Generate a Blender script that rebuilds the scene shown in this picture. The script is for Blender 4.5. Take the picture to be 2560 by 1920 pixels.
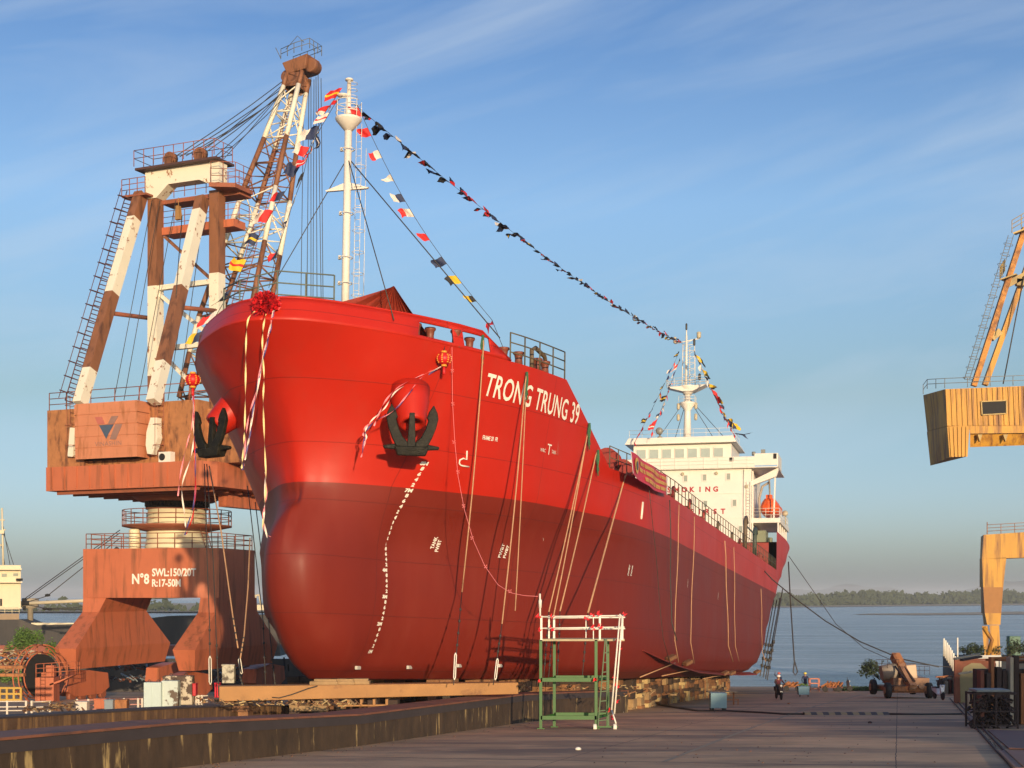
import bpy, bmesh, math, random
from mathutils import Vector, Matrix, noise
random.seed(7)
SC = bpy.context.scene
COL = SC.collection
for _o in list(bpy.data.objects): bpy.data.objects.remove(_o)
R = math.radians

# ---------------------------------------------------------------- camera
F = 3600.0; HY = 1490.0; CZ = 10.3          # focal length and horizon in units of a 2560 px wide frame
cam = bpy.data.cameras.new('camera'); camo = bpy.data.objects.new('camera', cam); COL.objects.link(camo)
camo.location = (0, 0, CZ); camo.rotation_euler = (R(90), 0, 0)
cam.sensor_width = 36; cam.lens = F/2560*36; cam.shift_y = (HY-960)/2560
cam.clip_start = 0.1; cam.clip_end = 40000
SC.camera = camo

# ---------------------------------------------------------------- light
SUN = Vector((.235, -.965, .122)).normalized()      # towards the sun: low, behind the camera and to the right
SUN_EL = math.asin(SUN.z); SUN_AZ = math.atan2(SUN.x, SUN.y)
w = bpy.data.worlds.new('World'); SC.world = w; w.use_nodes = True
nt = w.node_tree; nt.nodes.clear()
wo = nt.nodes.new('ShaderNodeOutputWorld'); bg = nt.nodes.new('ShaderNodeBackground'); bg.inputs[1].default_value = 0.15
sky = nt.nodes.new('ShaderNodeTexSky'); sky.sky_type = 'NISHITA'; sky.sun_disc = False
sky.sun_elevation = SUN_EL; sky.sun_rotation = SUN_AZ; sky.air_density = 1.0; sky.dust_density = 1.6; sky.ozone_density = 1.6
tc = nt.nodes.new('ShaderNodeTexCoord')
def wn(t, **k):
    n = nt.nodes.new(t)
    for a, b in k.items(): setattr(n, a, b)
    return n
# thin cirrus: stretched noise over the sky direction
sep = wn('ShaderNodeSeparateXYZ'); nt.links.new(tc.outputs['Generated'], sep.inputs[0])
mx = wn('ShaderNodeMath', operation='MAXIMUM'); nt.links.new(sep.outputs[2], mx.inputs[0]); mx.inputs[1].default_value = 0.0
ad = wn('ShaderNodeMath', operation='ADD'); nt.links.new(mx.outputs[0], ad.inputs[0]); ad.inputs[1].default_value = 0.12
ab = wn('ShaderNodeMath', operation='ABSOLUTE'); nt.links.new(sep.outputs[1], ab.inputs[0]); ay = wn('ShaderNodeMath', operation='MAXIMUM'); nt.links.new(ab.outputs[0], ay.inputs[0]); ay.inputs[1].default_value = .25
dx = wn('ShaderNodeMath', operation='DIVIDE'); nt.links.new(sep.outputs[0], dx.inputs[0]); nt.links.new(ay.outputs[0], dx.inputs[1])
dy = wn('ShaderNodeMath', operation='DIVIDE'); nt.links.new(mx.outputs[0], dy.inputs[0]); nt.links.new(ay.outputs[0], dy.inputs[1])
cb = wn('ShaderNodeCombineXYZ'); nt.links.new(dx.outputs[0], cb.inputs[0]); nt.links.new(dy.outputs[0], cb.inputs[1])
mr0 = wn('ShaderNodeMapping'); nt.links.new(cb.outputs[0], mr0.inputs[0]); mr0.inputs['Rotation'].default_value = (0, 0, R(-15)); mp = wn('ShaderNodeMapping'); nt.links.new(mr0.outputs[0], mp.inputs[0]); mp.inputs['Scale'].default_value = (1.5, 8.5, 1); mp.inputs['Location'].default_value = (2.7, 9.9, 0)
nz = wn('ShaderNodeTexNoise'); nt.links.new(mp.outputs[0], nz.inputs['Vector']); nz.inputs['Scale'].default_value = 1.3; nz.inputs['Detail'].default_value = 7; nz.inputs['Roughness'].default_value = 0.55; nz.inputs['Distortion'].default_value = 0.5
rp = wn('ShaderNodeValToRGB'); nt.links.new(nz.outputs[0], rp.inputs[0]); rp.color_ramp.elements[0].position = 0.42; rp.color_ramp.elements[1].position = 0.82; rp.color_ramp.elements[1].color = (.62, .62, .62, 1)
rp.color_ramp.elements[0].position = 0.47; rp.color_ramp.elements[1].position = 0.80; rp.color_ramp.elements[1].color = (.62, .62, .62, 1)
# hue of the evening air by elevation: greyer and bluer than the clean model sky
tint = wn('ShaderNodeValToRGB'); nt.links.new(mx.outputs[0], tint.inputs[0]); TE = tint.color_ramp.elements
TE[0].position = 0.0; TE[0].color = (.37, .52, 1.12, 1); TE[1].position = .45; TE[1].color = (.225, .315, .485, 1)
for p_, c_ in ((.085, (0.317, 0.381, 0.577)), (.035, (0.340, 0.446, 0.818)), (.135, (0.304, 0.337, 0.400)), (.26, (0.386, 0.436, 0.539)), (.37, (0.258, 0.332, 0.474))):
    e_ = TE.new(p_); e_.color = (*c_, 1)
tm = wn('ShaderNodeMix', data_type='RGBA', blend_type='MULTIPLY'); tm.inputs[0].default_value = 1; nt.links.new(sky.outputs[0], tm.inputs[6]); nt.links.new(tint.outputs[0], tm.inputs[7])
t2 = wn('ShaderNodeVectorMath', operation='SCALE'); nt.links.new(tm.outputs[2], t2.inputs[0]); t2.inputs['Scale'].default_value = 3.0
mixc = wn('ShaderNodeMix', data_type='RGBA'); fd = wn('ShaderNodeMapRange'); nt.links.new(sep.outputs[2], fd.inputs[0]); fd.inputs[1].default_value = .03; fd.inputs[2].default_value = .16
cm = wn('ShaderNodeMath', operation='MULTIPLY'); nt.links.new(rp.outputs[0], cm.inputs[0]); nt.links.new(fd.outputs[0], cm.inputs[1]); nt.links.new(cm.outputs[0], mixc.inputs[0]); nt.links.new(t2.outputs[0], mixc.inputs[6]); mixc.inputs[7].default_value = (3.9, 4.6, 5.4, 1)
nt.links.new(mixc.outputs[2], bg.inputs[0]); nt.links.new(bg.outputs[0], wo.inputs[0])
sl = bpy.data.lights.new('sun', 'SUN'); sl.energy = 5.0; sl.angle = R(0.5); sl.color = (1.0, 0.74, 0.47)
so = bpy.data.objects.new('sun', sl); COL.objects.link(so); so.rotation_euler = (-SUN).to_track_quat('-Z', 'Y').to_euler(); so.location = (40, -80, 60)
SC.view_settings.view_transform = 'Standard'; SC.view_settings.look = 'None'; SC.view_settings.gamma = 1
SC.view_settings.exposure = 0.0

# ---------------------------------------------------------------- helpers
def ray(x, y): return Vector(((x-1280)/F, 1.0, -(y-HY)/F))
CAM = Vector((0, 0, CZ))
def P(x, y, Z): return CAM + ray(x, y)*Z                      # frame position + distance -> point of the place
def onplane(x, y, p0, n):
    r = ray(x, y); return CAM + r*((p0-CAM).dot(n)/r.dot(n))
def slip_z(Y): return CZ-2.1-.05*Y
def G(x, y):
    Z = 2.1/((y-HY)/F-.05); return P(x, y, Z)
def depth_of(y): return 2.1/((y-HY)/F-.05)

MATS = {}
def mat(name, col, rough=.6, metal=0, var=.12, scale=1.5, bump=0.0, bscale=8, spec=.5, coat=0, streak=None, col2=None, thr=(.45,.6), coord='Object', stretch=(1,1,1), s2=None):
    """principled paint with broken up colour; col2 = second colour in patches (rust, dirt); streak = z-stretch"""
    if name in MATS: return MATS[name]
    m = bpy.data.materials.new(name); m.use_nodes = True; t = m.node_tree; N = t.nodes; L = t.links
    b = N['Principled BSDF']; b.inputs['Roughness'].default_value = rough; b.inputs['Metallic'].default_value = metal
    b.inputs['Specular IOR Level'].default_value = spec; b.inputs['Coat Weight'].default_value = coat; b.inputs['Coat Roughness'].default_value = .13
    tcn = N.new('ShaderNodeTexCoord'); mpn = N.new('ShaderNodeMapping'); L.new(tcn.outputs[coord], mpn.inputs[0]); mpn.inputs['Scale'].default_value = stretch
    n1 = N.new('ShaderNodeTexNoise'); L.new(mpn.outputs[0], n1.inputs['Vector']); n1.inputs['Scale'].default_value = scale; n1.inputs['Detail'].default_value = 6; n1.inputs['Roughness'].default_value = .6
    c = Vector(col[:3])
    mr = N.new('ShaderNodeMix'); mr.data_type = 'RGBA'; L.new(n1.outputs[0], mr.inputs[0])
    mr.inputs[6].default_value = (*(c*(1-var*1.6)), 1); mr.inputs[7].default_value = (*[min(1, q*(1+var*1.6)) for q in c], 1)
    out = mr.outputs[2]
    if col2:
        n2 = N.new('ShaderNodeTexNoise'); mp2 = N.new('ShaderNodeMapping'); L.new(tcn.outputs[coord], mp2.inputs[0])
        mp2.inputs['Scale'].default_value = streak or stretch; mp2.inputs['Location'].default_value = (3.3, 7.7, 1.1)
        L.new(mp2.outputs[0], n2.inputs['Vector']); n2.inputs['Scale'].default_value = s2 or scale*1.3; n2.inputs['Detail'].default_value = 8; n2.inputs['Roughness'].default_value = .65
        rr = N.new('ShaderNodeValToRGB'); L.new(n2.outputs[0], rr.inputs[0]); rr.color_ramp.elements[0].position = thr[0]; rr.color_ramp.elements[1].position = thr[1]
        m2 = N.new('ShaderNodeMix'); m2.data_type = 'RGBA'; L.new(rr.outputs[0], m2.inputs[0]); L.new(out, m2.inputs[6]); m2.inputs[7].default_value = (*col2[:3], 1)
        out = m2.outputs[2]
    L.new(out, b.inputs['Base Color'])
    if bump:
        n3 = N.new('ShaderNodeTexNoise'); L.new(mpn.outputs[0], n3.inputs['Vector']); n3.inputs['Scale'].default_value = bscale; n3.inputs['Detail'].default_value = 5
        bp = N.new('ShaderNodeBump'); L.new(n3.outputs[0], bp.inputs['Height']); bp.inputs['Strength'].default_value = bump; bp.inputs['Distance'].default_value = .05
        L.new(bp.outputs[0], b.inputs['Normal'])
    MATS[name] = m; return m

def tag(o, label=None, cat=None, group=None, kind=None):
    if label: o['label'] = label
    if cat: o['category'] = cat
    if group: o['group'] = group
    if kind: o['kind'] = kind
    return o
def empty(name, loc=(0,0,0), label=None, cat=None, group=None, M=None):
    o = bpy.data.objects.new(name, None); COL.objects.link(o); o.empty_display_size = .3
    if M is not None: o.matrix_world = M
    else: o.location = loc
    return tag(o, label, cat, group)
def frame(o, ax, ay, az):
    M = Matrix((ax, ay, az)).transposed().to_4x4(); M.translation = o; return M
class MB:
    """collects faces in the coordinates of the parent thing"""
    def __init__(s): s.v = []; s.f = []; s.mi = []; s.cur = 0; s.sm = []
    def face(s, pts, smooth=False):
        k = len(s.v); s.v += [tuple(p) for p in pts]; s.f.append(tuple(range(k, k+len(pts)))); s.mi.append(s.cur); s.sm.append(smooth); return s
    def poly(s, verts, faces, smooth=False):
        k = len(s.v); s.v += [tuple(p) for p in verts]
        for f in faces: s.f.append(tuple(i+k for i in f)); s.mi.append(s.cur); s.sm.append(smooth)
        return s
    def box(s, a, b):
        x0, y0, z0 = a; x1, y1, z1 = b
        return s.hexa([(x0,y0,z0),(x1,y0,z0),(x1,y1,z0),(x0,y1,z0)], [(x0,y0,z1),(x1,y0,z1),(x1,y1,z1),(x0,y1,z1)])
    def cbox(s, c, d, rz=0):
        cx, cy, cz = c; hx, hy, hz = d[0]/2, d[1]/2, d[2]/2; ca, sa = math.cos(rz), math.sin(rz)
        q = [(cx+ca*a-sa*b, cy+sa*a+ca*b) for a, b in ((-hx,-hy),(hx,-hy),(hx,hy),(-hx,hy))]
        return s.hexa([(p[0], p[1], cz-hz) for p in q], [(p[0], p[1], cz+hz) for p in q])
    def hexa(s, lo, hi):
        return s.poly(list(lo)+list(hi), [(3,2,1,0),(4,5,6,7),(0,1,5,4),(1,2,6,5),(2,3,7,6),(3,0,4,7)])
    def prism(s, pts, d):
        """pts: closed outline, d: extrusion vector"""
        n = len(pts); d = Vector(d); a = [Vector(p) for p in pts]; b = [p+d for p in a]
        return s.poly(a+b, [tuple(range(n))[::-1], tuple(range(n, 2*n))]+[(i, (i+1)%n, n+(i+1)%n, n+i) for i in range(n)])
    def bar(s, a, b, w, h=None, up=(0,0,1)):
        """rectangular bar"""
        a = Vector(a); b = Vector(b); h = h or w; d = (b-a).normalized(); u = Vector(up)
        if abs(d.dot(u)) > .98: u = Vector((1,0,0))
        x = d.cross(u).normalized()*w/2; y = x.cross(d).normalized()*h/2
        return s.hexa([a-x-y, a+x-y, a+x+y, a-x+y], [b-x-y, b+x-y, b+x+y, b-x+y])
    def tube(s, pts, r, n=6, r2=None, cap=True, smooth=True):
        pts = [Vector(p) for p in pts]; m = len(pts); k = len(s.v); ref = None
        for i, p in enumerate(pts):
            d = (pts[min(i+1, m-1)]-pts[max(i-1, 0)])
            d = d.normalized() if d.length > 1e-9 else Vector((0,0,1))
            if ref is None: ref = Vector((0,0,1)) if abs(d.z) < .9 else Vector((1,0,0))
            x = d.cross(ref); x = x.normalized() if x.length > 1e-4 else d.orthogonal().normalized()
            y = x.cross(d).normalized(); ref = y
            rr = r+(r2-r)*i/(m-1) if r2 is not None else r
            for q in range(n):
                a = 2*math.pi*q/n; s.v.append(tuple(p+x*math.cos(a)*rr+y*math.sin(a)*rr))
        for i in range(m-1):
            for q in range(n):
                s.f.append((k+i*n+q, k+i*n+(q+1)%n, k+(i+1)*n+(q+1)%n, k+(i+1)*n+q)); s.mi.append(s.cur); s.sm.append(smooth)
        if cap:
            s.f.append(tuple(k+q for q in range(n))[::-1]); s.mi.append(s.cur); s.sm.append(False)
            s.f.append(tuple(k+(m-1)*n+q for q in range(n))); s.mi.append(s.cur); s.sm.append(False)
        return s
    def lathe(s, c, prof, n=20, ax=(0,0,1), smooth=True):
        """prof: (r, t) along axis"""
        c = Vector(c); ax = Vector(ax).normalized(); x = ax.orthogonal().normalized(); y = ax.cross(x); k = len(s.v); m = len(prof)
        for r_, t_ in prof:
            for q in range(n):
                a = 2*math.pi*q/n; s.v.append(tuple(c+ax*t_+x*math.cos(a)*r_+y*math.sin(a)*r_))
        for i in range(m-1):
            for q in range(n): s.f.append((k+i*n+q, k+i*n+(q+1)%n, k+(i+1)*n+(q+1)%n, k+(i+1)*n+q)); s.mi.append(s.cur); s.sm.append(smooth)
        if prof[0][0] > 1e-4: s.f.append(tuple(k+q for q in range(n))[::-1]); s.mi.append(s.cur); s.sm.append(False)
        if prof[-1][0] > 1e-4: s.f.append(tuple(k+(m-1)*n+q for q in range(n))); s.mi.append(s.cur); s.sm.append(False)
        return s
    def ring(s, c, R_, r, n=24, ax=(0,0,1), a0=0, a1=360):
        c = Vector(c); ax = Vector(ax).normalized(); x = ax.orthogonal().normalized() if abs(ax.z) < .99 else Vector((1,0,0)); y = ax.cross(x)
        return s.tube([c+x*math.cos(R(a0+(a1-a0)*i/n))*R_+y*math.sin(R(a0+(a1-a0)*i/n))*R_ for i in range(n+1)], r, 5)
    def build(s, name, m, parent=None, bevel=0, solid=0, fixn=True):
        me = bpy.data.meshes.new(name); me.from_pydata(s.v, [], s.f)
        for q in (m if isinstance(m, (list, tuple)) else [m]): me.materials.append(q)
        me.polygons.foreach_set('material_index', s.mi); me.polygons.foreach_set('use_smooth', s.sm); me.update()
        if fixn:
            b = bmesh.new(); b.from_mesh(me); bmesh.ops.recalc_face_normals(b, faces=b.faces); b.to_mesh(me); b.free()
        o = bpy.data.objects.new(name, me); COL.objects.link(o)
        if parent: o.parent = parent
        if bevel:
            mo = o.modifiers.new('bevel', 'BEVEL'); mo.width = bevel; mo.segments = 2; mo.limit_method = 'ANGLE'
        if solid:
            mo = o.modifiers.new('solid', 'SOLIDIFY'); mo.thickness = solid; mo.offset = -1
        return o
def railing(mb, pts, h, rails=3, post=1.5, r=.025, up=(0,0,1)):
    """pipe rail with posts along a polyline"""
    up = Vector(up); pts = [Vector(p) for p in pts]
    for k in range(rails):
        q = up*h*(k+1)/rails; mb.tube([p+q for p in pts], r, 5)
    for a, b in zip(pts[:-1], pts[1:]):
        n = max(1, round((b-a).length/post))
        for i in range(n): p = a.lerp(b, i/n); mb.tube([p, p+up*h], r*1.15, 5)
    mb.tube([pts[-1], pts[-1]+up*h], r*1.15, 5)
def text_mesh(txt, size=1.0, bold=0.0, sx=1.0, spacing=1.0, ext=0.0):
    """mesh data of a text in its own xy plane"""
    cu = bpy.data.curves.new('t', 'FONT'); cu.body = txt; cu.size = size; cu.offset = bold; cu.space_character = spacing; cu.extrude = ext; cu.resolution_u = 3
    o = bpy.data.objects.new('t', cu); COL.objects.link(o); bpy.context.view_layer.update()
    dg = bpy.context.evaluated_depsgraph_get(); me = bpy.data.meshes.new_from_object(o.evaluated_get(dg))
    bpy.data.objects.remove(o); bpy.data.curves.remove(cu)
    v = [(q.co.x*sx, q.co.y, q.co.z) for q in me.vertices]; f = [tuple(p.vertices) for p in me.polygons]; bpy.data.meshes.remove(me)
    return v, f
def sag(a, b, s, n=12):
    a = Vector(a); b = Vector(b)
    return [a.lerp(b, i/n)-Vector((0,0,1))*s*4*(i/n)*(1-i/n) for i in range(n+1)]
# ---------------------------------------------------------------- ship frame: x = port, y = aft, z = up, metres from keel at the stem
SA = Vector((.2733, 1, -.05)).normalized(); SP = Vector((1, -.2733, 0)).normalized(); SU = SP.cross(SA).normalized()
SO = Vector((-7.62, 51.95, CZ+.0789*51.95)) - SU*7
SHIPM = frame(SO, SP, SA, SU)
def sonw(x, y, w_):  # -> local (w,u,h) of the frame ray with the plane w
    p = onplane(x, y, SO+SP*w_, SP)-SO; return Vector((p.dot(SP), p.dot(SA), p.dot(SU)))
def sonu(x, y, u_):
    p = onplane(x, y, SO+SA*u_, SA)-SO; return Vector((p.dot(SP), p.dot(SA), p.dot(SU)))
def sonh(x, y, h_):
    p = onplane(x, y, SO+SU*h_, SU)-SO; return Vector((p.dot(SP), p.dot(SA), p.dot(SU)))
def SW(w_, u_, h_): return SO+SP*w_+SA*u_+SU*h_               # ship local -> world
US = [2.3,3.5,5.8,8.3,11.2,14.2,18,23.5,30]
def row(h, nose, ws): return (h, nose+[(u, w_) for u, w_ in zip(US, ws)])
ROWS=[
row(-.1,[(1.5,0),(1.52,.2),(1.58,.4),(1.7,.6),(1.95,.8)],[1.0,1.5,2.6,4.0,5.4,6.6,7.7,8.2,8.3]),
row(0.3,[(.75,0),(.78,.3),(.87,.65),(1.1,1.0),(1.5,1.3)],[1.55,2.1,3.3,4.8,6.2,7.4,8.4,9.0,9.1]),
row(0.9,[(0.0,0),(.04,.4),(.18,.8),(.5,1.2),(1.1,1.65)],[1.95,2.5,3.8,5.3,6.7,7.8,8.8,9.35,9.45]),
row(1.9,[(-.85,0),(-.8,.4),(-.62,.8),(-.2,1.2),(.7,1.75)],[2.35,2.9,4.3,5.7,7.0,8.0,9.0,9.5,9.6]),
row(2.9,[(-1.3,0),(-1.25,.42),(-1.05,.85),(-.5,1.3),(.6,1.85)],[2.53,3.1,4.5,5.9,7.1,8.1,9.0,9.5,9.6]),
row(3.9,[(-1.5,0),(-1.45,.42),(-1.25,.85),(-.7,1.3),(.55,1.88)],[2.55,3.15,4.6,6.0,7.2,8.15,9.0,9.5,9.6]),
row(4.9,[(-1.4,0),(-1.35,.38),(-1.15,.78),(-.6,1.22),(.55,1.85)],[2.52,3.2,4.75,6.1,7.25,8.2,9.05,9.5,9.6]),
row(5.6,[(-1.05,0),(-1.0,.28),(-.85,.58),(-.4,1.0),(.6,1.72)],[2.7,3.5,5.0,6.3,7.35,8.3,9.1,9.52,9.6]),
row(6.05,[(-.65,0),(-.6,.2),(-.5,.4),(-.2,.8),(.65,1.68)],[2.9,3.75,5.25,6.5,7.45,8.4,9.15,9.53,9.6]),
row(6.3,[(-.22,0),(-.19,.2),(-.1,.42),(.1,.85),(.7,1.72)],[3.05,3.95,5.45,6.65,7.55,8.5,9.18,9.54,9.6]),
row(7.0,[(-.2,0),(-.17,.25),(-.06,.55),(.15,1.05),(.75,1.85)],[3.4,4.3,5.85,6.95,7.8,8.65,9.2,9.55,9.6]),
row(7.9,[(-.35,0),(-.31,.28),(-.18,.65),(.1,1.25),(.75,2.2)],[3.93,4.75,6.1,7.1,7.95,8.7,9.22,9.55,9.6]),
row(9.5,[(-1.1,0),(-1.04,.4),(-.85,.9),(-.4,1.65),(.5,2.85)],[4.5,5.2,6.4,7.3,8.15,8.78,9.25,9.55,9.6]),
row(11.,[(-2.3,0),(-2.22,.55),(-1.95,1.15),(-1.3,2.1),(-.1,3.5)],[5.0,5.65,6.75,7.55,8.3,8.85,9.28,9.55,9.6]),
row(12.1,[(-3.45,0),(-3.35,.7),(-3.0,1.4),(-2.1,2.4),(-.2,3.95)],[5.35,5.95,6.95,7.7,8.4,8.9,9.3,9.55,9.6]),
row(13.0,[(-2.9,0),(-2.8,.7),(-2.45,1.4),(-1.6,2.3),(.3,3.9)],[5.2,5.8,6.8,7.6,8.35,8.87,9.3,9.55,9.6]),
]

def cr(p, n):
    m = []
    for i in range(len(p)):
        a = p[max(i-1, 0)]; b = p[min(i+1, len(p)-1)]; k = 2 if 0 < i < len(p)-1 else 1
        m.append(((b[0]-a[0])/k, (b[1]-a[1])/k))
    m[0] = (0, m[0][1]); out = []
    for i in range(len(p)-1):
        for k in range(n):
            t = k/n; c = (2*t**3-3*t*t+1, t**3-2*t*t+t, -2*t**3+3*t*t, t**3-t*t)
            out.append(tuple(c[0]*p[i][q]+c[1]*m[i][q]+c[2]*p[i+1][q]+c[3]*m[i+1][q] for q in (0, 1)))
    out.append(tuple(p[-1])); return out
NSUB = 5
RWS = [cr(r[1], NSUB) for r in ROWS]; HS = [r[0] for r in ROWS]; KN = HS.index(12.1)
def rowat(h):
    """outline (u,w) list at height h"""
    if h <= HS[0]: return RWS[0]
    if h >= HS[-1]: return RWS[-1]
    i = max(k for k in range(len(HS)-1) if HS[k] <= h); dh = HS[i+1]-HS[i]; t = (h-HS[i])/dh
    c = (2*t**3-3*t*t+1, t**3-2*t*t+t, -2*t**3+3*t*t, t**3-t*t); out = []
    for j in range(len(RWS[0])):
        o = []
        for q in (0, 1):
            def val(k): return RWS[k][j][q]
            d = (val(i+1)-val(i))/dh
            def tang(k):
                if k == 0 or k == len(HS)-1 or (k == KN): return d
                d0 = (val(k)-val(k-1))/(HS[k]-HS[k-1]); d1 = (val(k+1)-val(k))/(HS[k+1]-HS[k])
                return (d0*(HS[k+1]-HS[k])+d1*(HS[k]-HS[k-1]))/(HS[k+1]-HS[k-1])
            o.append(c[0]*val(i)+c[1]*dh*tang(i)+c[2]*val(i+1)+c[3]*dh*tang(i+1))
        out.append(tuple(o))
    return out
_rc = {}
def lerpt(T, x):
    if x <= T[0][0]: return T[0][1]
    for (a, b), (c, d) in zip(T[:-1], T[1:]):
        if x <= c: return b+(d-b)*(x-a)/(c-a)
    return T[-1][1]
# half breadth along the run aft: stations u, columns by height
AFT_U = [30, 58, 66, 73, 80, 86, 91, 95, 99, 102.5, 105.5]
AFT = {-.1: [8.3, 8.3, 8.0, 7.0, 5.2, 3.0, 1.4, .6, .35, .3, .3], .3: [9.1, 9.1, 8.9, 8.0, 6.2, 3.8, 1.8, .7, .4, .3, .3], .9: [9.45, 9.45, 9.4, 8.8, 7.2, 4.8, 2.3, .9, .4, .3, .3],
 2.5: [9.6, 9.6, 9.6, 9.4, 8.3, 6.2, 3.5, 1.4, .5, .3, .3], 4.5: [9.6, 9.6, 9.6, 9.6, 9.1, 7.7, 5.5, 2.8, 1.0, .4, .3], 6: [9.6, 9.6, 9.6, 9.6, 9.4, 8.5, 7.0, 4.9, 2.8, 1.3, .5],
 7: [9.6, 9.6, 9.6, 9.6, 9.6, 9.1, 8.0, 6.5, 4.8, 3.4, 2.0], 9.1: [9.6, 9.6, 9.6, 9.6, 9.6, 9.5, 9.2, 8.7, 8.0, 7.3, 6.6], 11: [9.6]*6+[9.5, 9.3, 9.0, 8.6, 8.2], 13: [9.6]*7+[9.5, 9.35, 9.15, 8.9]}
AFT = {k: [q*(1+.045*max(0, min(1, (u-30)/50))) for q, u in zip(v, AFT_U)] for k, v in AFT.items()}
AH = sorted(AFT)
def aft_w(u, h):
    h = max(AH[0], min(AH[-1], h)); i = max(k for k in range(len(AH)-1) if AH[k] <= h)
    a = lerpt(list(zip(AFT_U, AFT[AH[i]])), u); b = lerpt(list(zip(AFT_U, AFT[AH[i+1]])), u)
    return a+(b-a)*(h-AH[i])/(AH[i+1]-AH[i])
def hull_w(u, h):
    """half breadth on the port side"""
    if u > 30: return aft_w(u, h)
    k = round(h, 2)
    if k not in _rc: _rc[k] = rowat(k)
    return lerpt(_rc[k], u)
def sfac(u, h):
    k = .66+.37*max(0, min(1, (h-7)/5.1))+.16*max(0, min(1, (6.4-h)/1.2))-.36*max(0, min(1, (2.6-h)/2.6)); t = max(0, min(1, (u-2)/(16+9*max(0, min(1, (2.6-h)/2.6))))); return k+(1-k)*t
TOP = [(3.35, 12.98), (4.7, 12.1), (8.6, 12.1), (13.4, 9.12), (81.0, 9.12), (81.01, 12.55), (106, 12.9)]
# ---------------------------------------------------------------- the ship
M_hull = mat('ship_paint', (.47, .0165, .0045), rough=.5, var=.08, scale=.5, bump=.28, bscale=.8, coat=.08, spec=.34); M_hull.node_tree.nodes['Principled BSDF'].inputs['Coat Roughness'].default_value = .35
t = M_hull.node_tree; N = t.nodes; L = t.links; b = N['Principled BSDF']
tcn = N.new('ShaderNodeTexCoord'); sx = N.new('ShaderNodeSeparateXYZ'); L.new(tcn.outputs['Object'], sx.inputs[0])
gt = N.new('ShaderNodeMath'); gt.operation = 'LESS_THAN'; L.new(sx.outputs[2], gt.inputs[0]); gt.inputs[1].default_value = 7.0
old = b.inputs['Base Color'].links[0].from_socket
nz_ = N.new('ShaderNodeTexNoise'); L.new(tcn.outputs['Object'], nz_.inputs['Vector']); nz_.inputs['Scale'].default_value = .35; nz_.inputs['Detail'].default_value = 5
low = N.new('ShaderNodeMix'); low.data_type = 'RGBA'; L.new(nz_.outputs[0], low.inputs[0]); low.inputs[6].default_value = (.15, .0125, .005, 1); low.inputs[7].default_value = (.215, .021, .009, 1)
mm = N.new('ShaderNodeMix'); mm.data_type = 'RGBA'; L.new(gt.outputs[0], mm.inputs[0]); L.new(old, mm.inputs[6]); L.new(low.outputs[2], mm.inputs[7])
# plate seams: faint lines of the shell plating
def seam(sock, period, width, off):
    a = N.new('ShaderNodeMath'); a.operation = 'ADD'; L.new(sock, a.inputs[0]); a.inputs[1].default_value = off+100
    m_ = N.new('ShaderNodeMath'); m_.operation = 'MODULO'; L.new(a.outputs[0], m_.inputs[0]); m_.inputs[1].default_value = period
    c = N.new('ShaderNodeMath'); c.operation = 'LESS_THAN'; L.new(m_.outputs[0], c.inputs[0]); c.inputs[1].default_value = width; return c.outputs[0]
s1 = seam(sx.outputs[2], 2.05, .03, .25); s2 = seam(sx.outputs[1], 6.1, .03, 2.0)
sm_ = N.new('ShaderNodeMath'); sm_.operation = 'MAXIMUM'; L.new(s1, sm_.inputs[0]); L.new(s2, sm_.inputs[1])
bpn = [n for n in N if n.type == 'BUMP'][0]; b2 = N.new('ShaderNodeBump'); b2.inputs['Strength'].default_value = .5; b2.inputs['Distance'].default_value = .02; fw = N.new('ShaderNodeMath'); fw.operation = 'MULTIPLY'; fw.inputs[1].default_value = math.tau/.72; L.new(sx.outputs[1], fw.inputs[0]); fs = N.new('ShaderNodeMath'); fs.operation = 'SINE'; L.new(fw.outputs[0], fs.inputs[0]); fm_ = N.new('ShaderNodeMath'); fm_.operation = 'MULTIPLY_ADD'; L.new(fs.outputs[0], fm_.inputs[0]); fm_.inputs[1].default_value = .11; L.new(sm_.outputs[0], fm_.inputs[2]); L.new(fm_.outputs[0], b2.inputs['Height']); L.new(bpn.outputs[0], b2.inputs['Normal']); L.new(b2.outputs[0], b.inputs['Normal'])
# streaks of rust and dust running down the sides
mpn = N.new('ShaderNodeMapping'); L.new(tcn.outputs['Object'], mpn.inputs[0]); mpn.inputs['Scale'].default_value = (1, 1.1, .05)
ns = N.new('ShaderNodeTexNoise'); L.new(mpn.outputs[0], ns.inputs['Vector']); ns.inputs['Scale'].default_value = 1.4; ns.inputs['Detail'].default_value = 7
rr = N.new('ShaderNodeValToRGB'); L.new(ns.outputs[0], rr.inputs[0]); rr.color_ramp.elements[0].position = .52; rr.color_ramp.elements[1].position = .85; rr.color_ramp.elements[1].color = (.16, .16, .16, 1)
ms = N.new('ShaderNodeMix'); ms.data_type = 'RGBA'; L.new(rr.outputs[0], ms.inputs[0]); L.new(mm.outputs[2], ms.inputs[6]); ms.inputs[7].default_value = (.26, .07, .04, 1)
sc2 = N.new('ShaderNodeMath'); sc2.operation = 'MULTIPLY'; L.new(sm_.outputs[0], sc2.inputs[0]); sc2.inputs[1].default_value = .38
mse = N.new('ShaderNodeMix'); mse.data_type = 'RGBA'; L.new(sc2.outputs[0], mse.inputs[0]); L.new(ms.outputs[2], mse.inputs[6]); mse.inputs[7].default_value = (.05, .008, .006, 1)
L.new(mse.outputs[2], b.inputs['Base Color'])
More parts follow.
